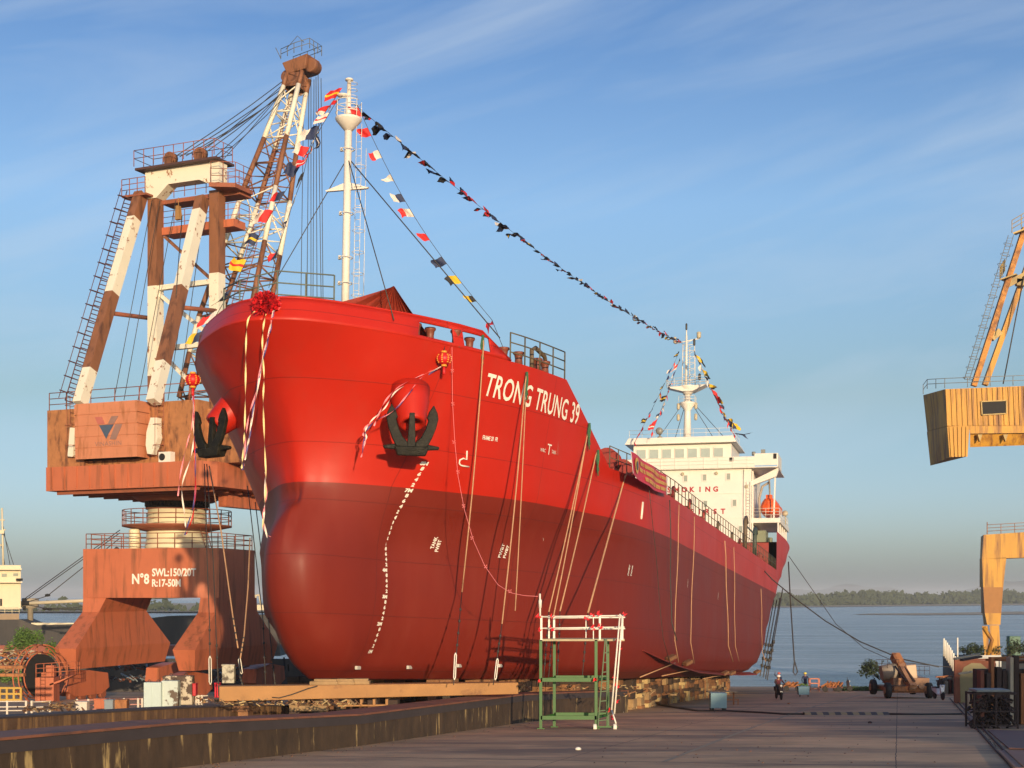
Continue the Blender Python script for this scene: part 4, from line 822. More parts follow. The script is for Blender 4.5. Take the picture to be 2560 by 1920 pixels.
# walkways between the posts
for y, nm in ((503, 0), (580, 1)):
    z_ = zat(450, y); m_ = MB(); m_.box((aPL+.4, bA+.2, z_), (aPR+(1.8 if nm == 0 else 1.3), bA+1.6, z_+(.3 if nm == 0 else .55))); m_.build('cross_walkway', M_crd if nm == 0 else M_cr, crane)
    m_ = MB(); railing(m_, [(aPL+.5, bA+.25, z_+.4), (aPR+1.7, bA+.25, z_+.4), (aPR+1.7, bA+1.5, z_+.4)], 1.3, 3, 1.0, .026); m_.build('walkway_railing', M_crd, crane)
m_ = MB(); z_ = zat(543, 480); m_.prism([(aPR+.3, bA-1.4, z_), (aPR+2.1, bA-.8, z_-.1), (aPR+2.1, bA+1.4, z_-.1), (aPR+.3, bA+1.4, z_)], (0, 0, .3)); m_.build('side_platform', M_crd, crane)
m_ = MB(); railing(m_, [(aPR+.4, bA-1.3, z_+.3), (aPR+2.05, bA-.7, z_+.2), (aPR+2.05, bA+1.3, z_+.2)], 1.5, 3, .9, .026); m_.build('side_platform_railing', M_crd, crane)
for z_, k in ((zat(450, 715), 1), (zat(450, 868), 1)):
    m_ = MB(); m_.bar((aPL+.4, bA, z_), (aPR-.4, bA, z_+.05), .4, .35); m_.build('cross_beam', M_crw, crane)
for (xa, ya, xb, yb, mt, t_) in ((412, 592, 530, 700, M_crb, .2), (398, 735, 515, 830, M_crw, .25), (398, 878, 470, 950, M_crw, .25)):
    m_ = MB(); m_.bar(cq(xa, ya, bA), cq(xb, yb, bA), t_); m_.build('diagonal_brace', mt, crane)
for (p0, p1, xx, yy) in ((bl_, tl, 372, 795), (br_, tr_, 548, 778)):
    q = p0.lerp(p1, .42 if p0 is bl_ else .45); e_ = cq(xx, yy, bA); m_ = MB(); m_.tube([q, e_], .16, 8); m_.build('strut', M_crd, crane)
for x in (446, 498):
    m_ = MB(); q = cq(x, 515, bA); m_.tube([q+Vector((0, 0, .6)), q], .04, 4); m_.hexa([q+Vector((-.2, -.15, -1.0)), q+Vector((.2, -.15, -1.0)), q+Vector((.25, .15, -1.0)), q+Vector((-.25, .15, -1.0))], [q+Vector((-.18, -.15, 0)), q+Vector((.12, -.15, 0)), q+Vector((.12, .15, 0)), q+Vector((-.18, .15, 0))]); m_.build('hanging_block', mat('block_ochre', (.30, .16, .05), rough=.7, var=.2), crane)
# outside ladder up the left raking leg
off = Vector((-.5, -.2, .1)); cage_ladder('leg_ladder', bl_+off, tl+off, (-.62, 0, .2), (-.6, -.3, .25), mat('ladder_dark', (.09, .03, .025), rough=.6), None, .05)
m_ = MB(); q = cq(362, 490, bA-.7); m_.box((q.x-1.6, q.y-.6, q.z-.1), (q.x+.6, q.y+.6, q.z+.05)); railing(m_, [(q.x-1.6, q.y-.6, q.z), (q.x+.5, q.y-.6, q.z)], 1.2, 3, .8, .03); m_.build('ladder_landing', M_crd, crane)
# lattice jib
def jz(x, y, b): return cq(x, y, b)
foot = Vector((cq(530, 1000, 5.0).x, 5.0, cq(530, 1000, 5.0).z)); tip = cq(752, 168, 14.5)
ax = (tip-foot).normalized(); jx = Vector((1, 0, 0)); jx = (jx-ax*jx.dot(ax)).normalized(); jy = ax.cross(jx).normalized(); JL = (tip-foot).length
def jpt(t, s, d):
    hwid = lerpt([(0, 2.7), (.25, 2.3), (.6, 1.5), (.88, .72), (1, .7)], t); dep = lerpt([(0, .5), (.18, 1.15), (.6, 1.05), (.88, .6), (1, .55)], t)
    return foot+ax*JL*t+jx*s*hwid+jy*d*dep
bands = [(0, .26, M_crw), (.26, .43, M_crb), (.43, .56, M_crw), (.56, .74, M_crb), (.74, .90, M_crw), (.90, .97, M_crb)]
# bands measured on the picture: frame rows where the paint changes on the left chord
def trow(y):
    lo, hi = 0, 1
    for _ in range(30):
        m2 = (lo+hi)/2; q = CRM @ jpt(m2, -1, -1)
        if HY-F*(q.z-CZ)/q.y > y: lo = m2
        else: hi = m2
    return lo
cuts = [0, trow(905), trow(800), trow(608), trow(472), trow(345), trow(215), .975]
jm = [M_crb, M_crw, M_crb, M_crw, M_crb, M_crw, M_crb]; jm = [M_crw if i == 3 or i == 5 or i == 1 else M_crb for i in range(7)]
cuts = [0, .12, trow(608)*.5, trow(608), trow(472), trow(345), trow(215), .97]; jm = [M_crb, M_crw, M_crb, M_crw, M_crb, M_crw, M_crb]
M_crg = mat('jib_grey_white', (.55, .58, .60), rough=.6, var=.05)
jib = None
for i in range(7):
    a, b_ = cuts[i], cuts[i+1]; m_ = MB(); np_ = max(1, round((b_-a)*JL/2.3)) if i < 6 else 1
    for s, d in ((-1, -1), (1, -1), (1, 1), (-1, 1)): m_.tube([jpt(a, s, d), jpt(b_, s, d)], .2, 8)
    for k in range(np_):
        t0 = a+(b_-a)*k/np_; t1 = a+(b_-a)*(k+1)/np_; tm_ = (t0+t1)/2
        for (s0, d0), (s1, d1) in (((-1, -1), (1, -1)), ((1, -1), (1, 1)), ((1, 1), (-1, 1)), ((-1, 1), (-1, -1))):
            m_.tube([jpt(t0, s0, d0), jpt(t0, s1, d1)], .07, 5)
            if k % 2: s0, d0, s1, d1 = s1, d1, s0, d0
            m_.tube([jpt(t0, s0, d0), jpt(tm_, s1, d1), jpt(t1, s0, d0)], .065, 5)
    if i == 6:   # plated neck
        for (s0, d0), (s1, d1) in (((-1, -1), (1, -1)), ((1, 1), (-1, 1))): m_.poly([jpt(a, s0, d0), jpt(a, s1, d1), jpt(b_, s1, d1), jpt(b_, s0, d0)], [(0, 1, 2, 3)])
        for (s0, d0), (s1, d1) in (((1, -1), (1, 1)), ((-1, 1), (-1, -1))): m_.poly([jpt(a, s0, d0), jpt(a, s1, d1), jpt(b_, s1, d1), jpt(b_, s0, d0)], [(0, 1, 2, 3)])
    o_ = m_.build('jib' if i == 0 else 'jib_section', jm[i], jib or crane); jib = jib or o_
m_ = MB()
for w_ in (-.25, .15): m_.tube([jpt(.05, w_, 0), jpt(.9, w_*1.6, 0)], .04, 4)
for k in range(90): t_ = .05+.85*k/90; m_.tube([jpt(t_, -.25, 0), jpt(t_, .15, 0)], .025, 4)
m_.build('jib_ladder', M_crd, jib)
m_ = MB(); tp = tip+Vector((0, 0, .3)); m_.hexa([tp+Vector(v_) for v_ in ((-.8, -.8, -1.0), (.9, -.8, -.8), (.9, 1, -.8), (-.8, 1, -1.0))], [tp+Vector(v_) for v_ in ((-1.15, -1, -.1), (1.2, -1, .3), (1.2, 1, .3), (-1.15, 1, -.1))])
m_.lathe(tp+Vector((1.15, 0, -.45)), [(.55, -.5), (.55, .5)], 16, (0, 1, 0)); m_.lathe(tp+Vector((-1.1, 0, -1.0)), [(.5, -.5), (.5, .5)], 16, (0, 1, 0)); m_.build('jib_head', M_crb, jib, bevel=.06)
m_ = MB(); railing(m_, [tp+Vector((-1.3, -.9, .25)), tp+Vector((0, -1, .5)), tp+Vector((1.4, -.9, .7)), tp+Vector((1.4, .9, .7)), tp+Vector((-1.3, .9, .25))], .8, 2, .7, .028); m_.tube([tp+Vector((-1.3, -.9, .3)), tp+Vector((-1.6, -1.2, 1.1))], .03, 4); m_.tube([tp+Vector((-.9, -.8, 1.0)), tp+Vector((.2, -.8, 1.9)), tp+Vector((.8, -.8, 1.3))], .03, 4); m_.build('head_guard', mat('grey_steel', (.12, .13, .13), rough=.5), jib)
# wire ropes
m_ = MB(); random.seed(3)
for k in range(9):
    a = Vector((aPL+1.6+(aPR-aPL-1.0)*(k/8), bA, ztop+.9-.6*(k > 5))); b_ = tip+Vector((-1.1, (k % 3-1)*.3, -.8-.35*(k % 4))); m_.tube(sag(a, b_, .15, 3), .035, 4)
m_.build('luffing_rope', M_wire, crane)
m_ = MB()
for k in range(7):
    a = tip+Vector((.55+.22*k, (k % 3-1)*.4, -1.0)); e_ = cq(735+k*7.5, 745, a.y); m_.tube([a, Vector((a.x+.12*(k-3), a.y, cq(740, 900, 14).z))], .032, 4)
m_.build('hoist_rope', M_wire, crane)
m_ = MB()
for (xa, ya, xb, yb) in ((380, 500, 285, 1000), (400, 500, 310, 1000), (440, 500, 345, 1000), (455, 540, 440, 740), (490, 540, 420, 1000), (505, 560, 445, 1000)):
    m_.tube([cq(xa, ya, bA-.9), cq(xb, yb, bB+2.5)], .032, 4)
m_.build('frame_rope', M_wire, crane)
# ---------------------------------------------------------------- slipway structures
M_wall = mat('wall_stained', (.055, .034, .018), rough=.85, var=.6, scale=2.2, stretch=(1, 1, .5), bump=.6, bscale=3, col2=(.40, .29, .12), thr=(.585, .66), streak=(2.4, 2.4, .4), s2=1.2)
M_wall2 = mat('wall_brown', (.10, .055, .028), rough=.85, var=.5, scale=1.5, bump=.4, bscale=4, col2=(.30, .17, .06), thr=(.5, .7), streak=(2, 2, .15), s2=1.8)
M_walltop = mat('wall_top_steel', (.22, .085, .045), rough=.7, var=.3, scale=.7, col2=(.09, .045, .035), thr=(.5, .68))
M_kerbd = mat('wall_edge_dark', (.045, .035, .035), rough=.75, var=.3, scale=1)
def wall(name, label, face, topw, mface, mtop, back=None, lip=.0):
    """face: list of (bottom x, bottom y, top y) on the slipway; thickness goes to the left"""
    A_ = []; 
    for x, yb_, yt in face:
        g0 = G(x, yb_); A_.append((g0, Vector((g0.x, g0.y, P(x, yt, g0.y).z))))
    r_ = empty(name, A_[0][0], label, 'wall'); o0 = A_[0][0]; m_ = MB(); n_ = -SP*topw; n_.z = 0
    for (a, at_), (b_, bt) in zip(A_[:-1], A_[1:]):
        m_.face([a-o0-Vector((0,0,.3)), b_-o0-Vector((0,0,.3)), bt-o0, at_-o0])
        m_.face([a+n_-o0-Vector((0,0,.3)), b_+n_-o0-Vector((0,0,.3)), bt+n_-o0, at_+n_-o0])
    m_.face([A_[-1][0]-o0, A_[-1][1]-o0, A_[-1][1]+n_-o0, A_[-1][0]+n_-o0])
    m_.build('wall_face', mface, r_)
    t_ = MB(); up_ = Vector((0, 0, .05)); e_ = SP*.04
    for (a, at_), (b_, bt) in zip(A_[:-1], A_[1:]):
        t_.hexa([at_+e_-o0, bt+e_-o0, bt+n_-e_-o0, at_+n_-e_-o0], [at_+e_-o0+up_, bt+e_-o0+up_, bt+n_-e_-o0+up_, at_+n_-e_-o0+up_])
    t_.build('coping', mtop, r_)
    if lip:
        t_ = MB()
        for (a, at_), (b_, bt) in zip(A_[:-1], A_[1:]):
            z_ = Vector((0, 0, -.01)); d_ = Vector((0, 0, -lip)); t_.hexa([at_+z_+d_-o0, bt+z_+d_-o0, bt+z_+d_+e_*.6-o0, at_+z_+d_+e_*.6-o0], [at_+z_-o0, bt+z_-o0, bt+z_+e_*.6-o0, at_+z_+e_*.6-o0])
        t_.build('edge_band', M_kerbd, r_)
    return A_
Wa = wall('slipway_wall', 'long stained concrete wall with rusty red top running from lower left to the scaffold', [(-420, 2035, 1905), (0, 1975, 1851), (458, 1918, 1810), (900, 1865, 1789), (1310, 1806, 1738), (1420, 1795, 1733), (1570, 1781, 1728)], 1.15, M_wall, M_walltop, lip=.22)
Wb = wall('inner_slipway_wall', 'lower streaky brown concrete wall behind the long stained one at the left', [(-300, 1896, 1812), (0, 1868, 1797), (440, 1833, 1772), (640, 1815, 1765), (830, 1800, 1768)], .8, M_wall2, M_kerbd)
# rows of keel blocks carrying the ship
M_blk = [mat('block_brick', (.25, .12, .05), rough=.85, var=.45, scale=2.5, bump=.5, bscale=6), mat('block_concrete', (.32, .21, .10), rough=.85, var=.4, scale=2, bump=.4, bscale=5), mat('block_timber', (.17, .08, .035), rough=.8, var=.5, scale=1.5, stretch=(1, 1, 6), bump=.4), mat('block_pale', (.50, .37, .17), rough=.85, var=.3, scale=3), mat('block_dark', (.05, .03, .02), rough=.85, var=.4, scale=3)]
def hull_z(w_, u, h=0): return SW(w_, u, h)
def blockpile(w_, u, width, depth, seed, top=0.0, lab='keel block stack of brick, timber and concrete under the ship'):
    rg = random.Random(seed); b0 = SW(w_, u, top); g0 = slip_z(b0.y); H_ = b0.z-g0
    r_ = empty('keel_block_stack', (b0.x, b0.y, g0), lab, 'keel block', 'keel blocks under the red ship'); r_.rotation_euler = (0, 0, math.atan2(SP.y, SP.x)+rg.uniform(-.05, .05)); z_ = -.05; k = 0
    while z_ < H_-.02:
        h_ = min(rg.choice((.22, .3, .42, .18)), H_-z_)
        if h_ < .04: break
        if H_-z_-h_ < .06: h_ = H_-z_
        wd = width*rg.uniform(.78, 1.0); dp = depth*rg.uniform(.8, 1); m_ = MB(); ox = rg.uniform(-.06, .06); n_ = rg.choice((1, 2, 2, 3))
        for j in range(n_):
            a = -wd/2+wd*j/n_; jit = rg.uniform(0, .05); m_.box((a+ox+.01, -dp/2+jit, z_), (a+wd/n_+ox-.012, dp/2, z_+h_-.006))
        m_.build('block', M_blk[rg.choice((0, 0, 1, 1, 2, 2, 3, 4, 4))], r_, bevel=.012); z_ += h_; k += 1
    for _ in range(rg.choice((0, 1, 2, 2))):
        m_ = MB(); a = rg.uniform(-width*.4, width*.2); m_.box((a, -depth/2-.25, 0), (a+rg.uniform(.15, .4), -depth/2-.07, H_*rg.uniform(.35, .8))); m_.build('shore', M_blk[rg.choice((1, 3, 0, 2))], r_, bevel=.01)
    return r_
sd = 10
for u in [7+2.15*i for i in range(34)]:
    w_ = hull_w(max(u, 7), .3)*.80 if u < 30 else 7.2
    if u > 66: w_ = max(2.0, hull_w(u, 0.1)*.8)
    blockpile(w_, u, 1.3, 1.1, sd, -.08 if u < 70 else .0); sd += 1
for u in [4+3.2*i for i in range(24)]: blockpile(0, u, 1.2, 1.2, sd, -.1); sd += 1
for u in [9+3.0*i for i in range(22)]: blockpile(-(hull_w(u, .3)*.7 if u < 30 else 7.0), u, 1.2, 1.1, sd, -.08 if u < 70 else 0); sd += 1
# ochre girder under the bow
gz_ = P(700, 1715, 50.5).z; a = P(548, 1716, 50.2); b_ = P(1296, 1706, 52.5); a.z = gz_; b_.z = gz_
M_och = mat('girder_ochre', (.37, .185, .06), rough=.7, var=.2, scale=1.2, col2=(.20, .09, .035), thr=(.58, .72), s2=1.5, bump=.15)
gr = empty('support_girder', (a+b_)/2-Vector((0, 0, .55)), 'long ochre steel girder lying crosswise under the ship bow', 'girder'); o0 = gr.location; m_ = MB(); d_ = (b_-a).normalized(); n_ = Vector((-d_.y, d_.x, 0))
m_.hexa([a-o0-Vector((0,0,.52)), b_-o0-Vector((0,0,.42)), b_+n_*.8-o0-Vector((0,0,.42)), a+n_*.8-o0-Vector((0,0,.52))], [a-o0, b_-o0, b_+n_*.8-o0, a+n_*.8-o0]); web = m_.build('girder_box', M_och, gr, bevel=.02)
m_ = MB(); q0 = a.lerp(b_, .38)-o0; q1 = a.lerp(b_, .55)-o0
for k in range(5): q = q0.lerp(q1, k/4); m_.cbox((q.x, q.y+.1, q.z-.62), (.09, .5, .2))
m_.bar(q0+Vector((0, .1, -.74)), q1+Vector((0, .1, -.74)), .3, .05); m_.build('girder_bracket', M_och, gr)
m_ = MB(); q = a.lerp(b_, .17)-o0-n_*.03; m_.tube([q+Vector((0, 0, -.4)), q+Vector((.25, 0, -.42)), q+Vector((.7, 0, -.3)), q+Vector((1.3, 0, -.08)), q+Vector((1.6, 0, .0))], .02, 5); m_.build('hanging_wire', M_wire, gr)
for t_, w2, sdk in ((.06, 1.0, 5), (.30, 1.4, 6), (.55, 1.2, 7)):
    q = a.lerp(b_, t_)+n_*.4; r_ = empty('timber_crib', (q.x, q.y, slip_z(q.y)), 'rough timber crib carrying the ochre girder', 'timber crib', 'timber cribs under the girder'); rg = random.Random(sdk); z_ = 0; top = gz_-.55-slip_z(q.y)
    while z_ < top-.02:
        h_ = min(.2, top-z_); m_ = MB(); 
        for j in range(2): m_.box((-w2/2, -.45+j*.5, z_), (w2/2*rg.uniform(.8, 1), -.1+j*.5, z_+h_-.01)) if int(z_*5) % 2 else m_.box((-w2/2+j*w2*.6, -.5, z_), (-w2/2+.35+j*w2*.6, .5, z_+h_-.01))
        m_.build('timber', M_blk[rg.choice((2, 4, 1, 0))], r_); z_ += .2
for t_ in (.345, .40, .45): 
    q = a.lerp(b_, t_)+n_*.4+Vector((0, 0, 0)); m_ = MB(); m_.cbox((0, 0, .06), (1.0, .5, .12)); m_.cbox((.05, 0, .16), (.8, .4, .08)); o_ = m_.build('timber_pad', M_blk[1], None, bevel=.01); o_.location = q; tag(o_, 'timber pad between the ochre girder and the hull', 'timber pad', 'timber pads on the girder')
# debris heap and rubble on the wall near the scaffold
def rubble(label, pts, n, size, seed, mats, cat='rubble'):
    rg = random.Random(seed); m_ = MB()
    for k in range(n):
        p0 = pts[rg.randrange(len(pts))]; q = Vector(p0)+Vector((rg.gauss(0, size*2), rg.gauss(0, size*1.5), abs(rg.gauss(0, size*.6)))); m_.cur = rg.randrange(len(mats)); s_ = size*rg.uniform(.3, 1); l_ = s_*rg.uniform(1, 4)
        d_ = Vector((rg.uniform(-1, 1), rg.uniform(-1, 1), rg.uniform(-.4, .5))).normalized(); m_.bar(q-d_*l_/2, q+d_*l_/2, s_*.5, s_*.35)
    o_ = m_.build('rubble', mats); return tag(o_, label, cat, kind='stuff')
rubble('broken concrete and timber scraps heaped along the wall behind the scaffold', [P(x, 1722, 54.5) for x in range(1280, 1620, 18)]+[P(x, 1740, 55) for x in range(1560, 1700, 20)], 70, .12, 4, M_blk)
rubble('scrap wood and rubble lying beside the ochre girder', [P(x, 1762, 46) for x in range(560, 900, 20)], 120, .12, 5, M_blk)

# ---------------------------------------------------------------- green and white launching scaffold
M_gr = mat('scaffold_green', (.018, .11, .010), rough=.5, var=.15, scale=3); M_wh = mat('scaffold_white', (.80, .77, .66), rough=.5, var=.06, scale=3); M_bow = mat('ribbon_red', (.75, .02, .03), rough=.5)
ZS = 49.6; sc0 = G(1352, 1822); sc = empty('launching_scaffold', sc0, 'tall green scaffold with white railings tied with red bows in front of the hull', 'scaffold')
def sp(x, y, dz=0): return P(x, y, ZS+dz)-sc0
D2 = 1.25
def scz(x, y, dz=0):
    p = sp(x, y, dz); return p
zpl = sp(1350, 1600).z; 
lx = [sp(1352, 1822).x, sp(1492, 1818).x]; rx = [P(1386, 1815, ZS+D2).x-sc0.x, P(1520, 1812, ZS+D2).x-sc0.x]
z0b = slip_z(ZS+D2)-sc0.z
for x_, y_, zb_ in ((lx[0], 0, 0), (lx[1]-.02, 0, 0), (rx[0], D2, z0b), (rx[1], D2, z0b)):
    m_ = MB(); m_.bar((x_, y_, zb_), (x_-.0, y_, zpl), .10, .10); m_.cbox((x_, y_, zb_+.02), (.26, .26, .03)); m_.build('leg', M_gr, sc)
for z_ in (sp(0, 1700).z, sp(0, 1795).z):
    m_ = MB(); m_.bar((lx[0], 0, z_), (lx[1], 0, z_), .1, .13); m_.build('cross_bar', M_gr, sc); m_ = MB(); m_.bar((rx[0], D2, z_+.02), (rx[1], D2, z_+.02), .1, .12); m_.build('cross_bar', M_gr, sc)
    m_ = MB(); m_.bar((lx[0], 0, z_), (rx[0], D2, z_), .06, .08); m_.build('cross_bar', M_gr, sc); m_ = MB(); m_.bar((lx[1], 0, z_), (rx[1], D2, z_), .06, .08); m_.build('cross_bar', M_gr, sc)
xr = sp(1562, 1595).x; m_ = MB(); m_.hexa([(lx[0]-.03, -.05, zpl-.04), (xr, -.05, zpl-.04), (xr+.1, D2+.1, zpl-.04), (rx[0]-.03, D2+.1, zpl-.04)], [(lx[0]-.03, -.05, zpl+.03), (xr, -.05, zpl+.03), (xr+.1, D2+.1, zpl+.03), (rx[0]-.03, D2+.1, zpl+.03)]); m_.build('platform', mat('platform_board', (.42, .36, .22), rough=.7, var=.2), sc)
zr1, zr2 = sp(0, 1542).z, sp(0, 1571).z
m_ = MB()
for z_ in (zr1, zr2): m_.tube([(lx[0], 0, z_), (xr, 0, z_+.04)], .028, 6); m_.tube([(rx[0], D2, z_-.06), (xr+.12, D2, z_-.04)], .028, 6); m_.tube([(lx[0], 0, z_), (rx[0], D2, z_-.05)], .026, 6)
rl = m_.build('guard_rail', M_wh, sc)
for x_, y_, wd in ((lx[0]+.02, 0, .12), (sp(1374, 0).x, .7, .09), (rx[0]-.02, D2-.4, .12), (sp(1500, 0).x, 0, .11), (xr-.08, 0, .12), (sp(1484, 0).x, 0, .05), (sp(1470, 0).x, D2, .05)):
    m_ = MB(); m_.bar((x_, y_, zpl), (x_, y_, zr1+.03), wd, wd*.6); m_.build('rail_post', M_wh, sc)
m_ = MB(); m_.tube([(lx[0]-.02, -.05, zr1), (lx[0]-.03, -.05, sp(0, 1484).z)], .035, 6); m_.lathe((lx[0]-.02, -.05, sp(0, 1520).z), [(.05, 0), (.06, .25), (.04, .3)], 8); m_.build('flag_pole', M_wh, sc)
def stair(xa, xb, m, rw):
    m_ = MB()
    for o_ in (0, .05): pass
    return m_
lad = MB(); a0, a1_ = sp(1513, 1597), sp(1495, 1815); b0_, b1_ = sp(1516, 1597), sp(1521, 1812)
lad.bar(a0, a1_, .05, .04); lad.bar(b0_, b1_, .06, .05)
for k in range(9): lad.bar(a0.lerp(a1_, k/9+.05), b0_.lerp(b1_, k/9+.05), .035)
lad.build('ladder', mat('ladder_green', (.03, .09, .025), rough=.5), sc)
m_ = MB(); m_.bar(sp(1492, 1817), sp(1545, 1817), .05, .05); m_.build('base_bar', M_gr, sc)
for x in (1487, 1537):
    m_ = MB(); q = sp(x, 1818, -.1); m_.lathe((q.x, q.y-.02, q.z), [(.10, -.06), (.12, -.04), (.12, .04), (.10, .06)], 14, (1, 0, 0)); m_.build('wheel', M_wh, sc)
for (xa, ya, xb, yb) in ((1550, 1535, 1529, 1775), (1556, 1540, 1536, 1785), (1529, 1775, 1540, 1809)):
    m_ = MB(); m_.tube([sp(xa, ya, -.25), sp(xb, yb, -.6)], .03, 6); m_.build('stair_rail', M_wh, sc)
random.seed(5)
for x, y in ((1346, 1542), (1347, 1575), (1380, 1543), (1379, 1571), (1466, 1546), (1483, 1537), (1498, 1536), (1484, 1569), (1501, 1566), (1351, 1702), (1489, 1701), (1560, 1535), (1546, 1604), (1549, 1622), (1536, 1693), (1542, 1714), (1540, 1752), (1527, 1776), (1529, 1795)):
    m_ = MB(); c = sp(x, y, -.12)
    for k in range(7): a = random.uniform(0, 6.28); d_ = Vector((math.cos(a), random.uniform(-.6, .2), math.sin(a)))*random.uniform(.06, .13); m_.face([c, c+d_+Vector((.03, 0, .04)), c+d_*.7+Vector((-.04, -.03, -.03))])
    m_.build('bow', M_bow, sc, fixn=False)

# ---------------------------------------------------------------- right edge: crane, wall, scrap, plates
YC = 150.0
M_yel = mat('crane_yellow', (.50, .25, .022), rough=.6, var=.2, scale=.35, col2=(.19, .075, .015), thr=(.47, .62), streak=(1.5, 1.5, .12), s2=.9)
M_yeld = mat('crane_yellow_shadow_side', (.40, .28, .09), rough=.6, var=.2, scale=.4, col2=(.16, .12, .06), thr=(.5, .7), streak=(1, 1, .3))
yc0 = P(2480, 1650, YC); yc = empty('yellow_portal_crane', yc0, 'yellow portal crane cut by the right edge, streaked with rust', 'crane')
def yp(x, y, dz=0): return P(x, y, YC+dz)-yc0
def outline(pts, dz, d_): return [yp(x, y, dz) for x, y in pts], Vector((0, d_, 0))
# machine house with corrugated sides
hm = MB(); zt_, zm_, zl_ = 0, 0, 0
f0 = [(2366, 973), (2760, 957), (2760, 1062), (2366, 1065)]
hm.hexa([yp(2368, 1065), yp(2760, 1062), yp(2760, 1062, 9), yp(2318, 1078, 6.0)], [yp(2362, 973), yp(2760, 957), yp(2760, 957, 9), yp(2308, 988, 6.0)])
for k in range(30):
    t0 = k/30; xa = 2368+t0*390; hm.hexa([yp(xa, 1064.5-t0*2.5, -.12), yp(xa+6, 1064.3-t0*2.5, -.12), yp(xa+6, 1064.3-t0*2.5, 0), yp(xa, 1064.5-t0*2.5, 0)], [yp(xa-4, 973.5-t0*15, -.12), yp(xa+2, 973.5-t0*15, -.12), yp(xa+2, 973.5-t0*15, 0), yp(xa-4, 973.5-t0*15, 0)])
hs_o = hm.build('machine_house', M_yel, yc)
m_ = MB(); m_.hexa([yp(2374, 1143), yp(2419, 1141), yp(2419, 1141, 5.2), yp(2326, 1164, 5.2)], [yp(2368, 1066, -.02), yp(2424, 1064, -.02), yp(2424, 1064, 6), yp(2317, 1079, 6)])
for k in range(5): m_.hexa([yp(2378+k*9, 1142, -.15), yp(2382+k*9, 1142, -.15), yp(2382+k*9, 1142, 0), yp(2378+k*9, 1142, 0)], [yp(2373+k*10.5, 1067, -.15), yp(2377+k*10.5, 1067, -.15), yp(2377+k*10.5, 1067, 0), yp(2373+k*10.5, 1067, 0)])
m_.build('counterweight', M_yel, yc)
m_ = MB(); m_.hexa([yp(2424, 1084), yp(2760, 1080), yp(2760, 1080, 6), yp(2424, 1084, 6)], [yp(2424, 1064), yp(2760, 1062), yp(2760, 1062, 6), yp(2424, 1064, 6)]); m_.hexa([yp(2425, 1118, 1), yp(2760, 1106, 1), yp(2760, 1106, 6), yp(2425, 1118, 6)], [yp(2425, 1084, .4), yp(2760, 1080, .4), yp(2760, 1080, 6), yp(2425, 1084, 6)]); m_.build('platform_girder', M_yel, yc)
m_ = MB()
for x in (2449, 2513): m_.prism([yp(x-5, 1086, -.2), yp(x+7, 1086, -.2), yp(x+1, 1104, -.2)], (0, .5, 0))
m_.build('girder_gusset', M_yeld, yc)
m_ = MB(); m_.hexa([yp(2455, 1036, -.16), yp(2515, 1033, -.16), yp(2515, 1033, .1), yp(2455, 1036, .1)], [yp(2453, 1004, -.16), yp(2516, 1001, -.16), yp(2516, 1001, .1), yp(2453, 1004, .1)]); wn_ = m_.build('window', M_black, yc)
m_ = MB()
for (xa, ya, xb, yb) in ((2453, 1004, 2516, 1001), (2455, 1037, 2516, 1034), (2453, 1004, 2455, 1037), (2516, 1001, 2516, 1034)): m_.bar(yp(xa, ya, -.2), yp(xb, yb, -.2), .12)
m_.build('frame', M_yeld, wn_)
m_ = MB(); railing(m_, [yp(2308, 985, 6.0), yp(2318, 972, 3.5), yp(2362, 970), yp(2760, 955)], 1.0, 2, 2.4, .035); m_.build('roof_railing', mat('steel_grey', (.20, .21, .21), rough=.5), yc)
for nm, (xa, ya, xb, yb, wd, mt) in enumerate(((2434, 965, 2562, 570, .55, 'crane_rust'), (2462, 963, 2606, 560, .55, 'crane_yellow'))):
    m_ = MB(); m_.bar(yp(xa, ya, 2+nm*1.5), yp(xb, yb, 2+nm*1.5), wd, wd); m_.build('raking_leg', mat('crane_yellow_rusty', (.50, .22, .04), rough=.7, var=.2, scale=.5, col2=(.20, .08, .025), thr=(.45, .6), s2=.8) if nm == 0 else MATS[mt], yc)
for xa, ya, xb, yb in ((2478, 846, 2500, 828), (2516, 712, 2560, 690), (2540, 706, 2600, 708)):
    m_ = MB(); m_.bar(yp(xa, ya, 2.5), yp(xb, yb, 2.5), .6, .7); m_.build('tie_beam', M_yeld, yc)
m_ = MB(); m_.hexa([yp(2500, 700, 0), yp(2540, 686, 0), yp(2545, 690, 5), yp(2510, 704, 5)], [yp(2500, 697, 0), yp(2540, 683, 0), yp(2545, 687, 5), yp(2510, 701, 5)]); railing(m_, [yp(2500, 698, 0), yp(2512, 678, 5)], 1.3, 2, 1, .04); m_.build('landing', M_yeld, yc)
m_ = MB(); m_.hexa([yp(2533, 585, 0), yp(2600, 560, 0), yp(2600, 560, 3), yp(2540, 588, 3)], [yp(2533, 581, 0), yp(2600, 556, 0), yp(2600, 556, 3), yp(2540, 584, 3)]); railing(m_, [yp(2530, 582, 0), yp(2600, 540, 0)], 1.3, 3, 1.2, .04); m_.build('top_landing', M_yeld, yc)
m_ = MB(); A_, B_ = yp(2424, 948, .5), yp(2534, 588, .5); wv = Vector((-.55, 0, 0))
m_.tube([A_, B_], .035, 4); m_.tube([A_+wv, B_+wv], .035, 4)
for k in range(50): q = A_.lerp(B_, k/50); m_.tube([q, q+wv], .022, 4)
for k in range(14): q = A_.lerp(B_, k/14); m_.ring(q+wv*.5+Vector((-.1, -.45, 0)), .48, .025, 10, (B_-A_))
m_.build('ladder', MATS['steel_grey'], yc)
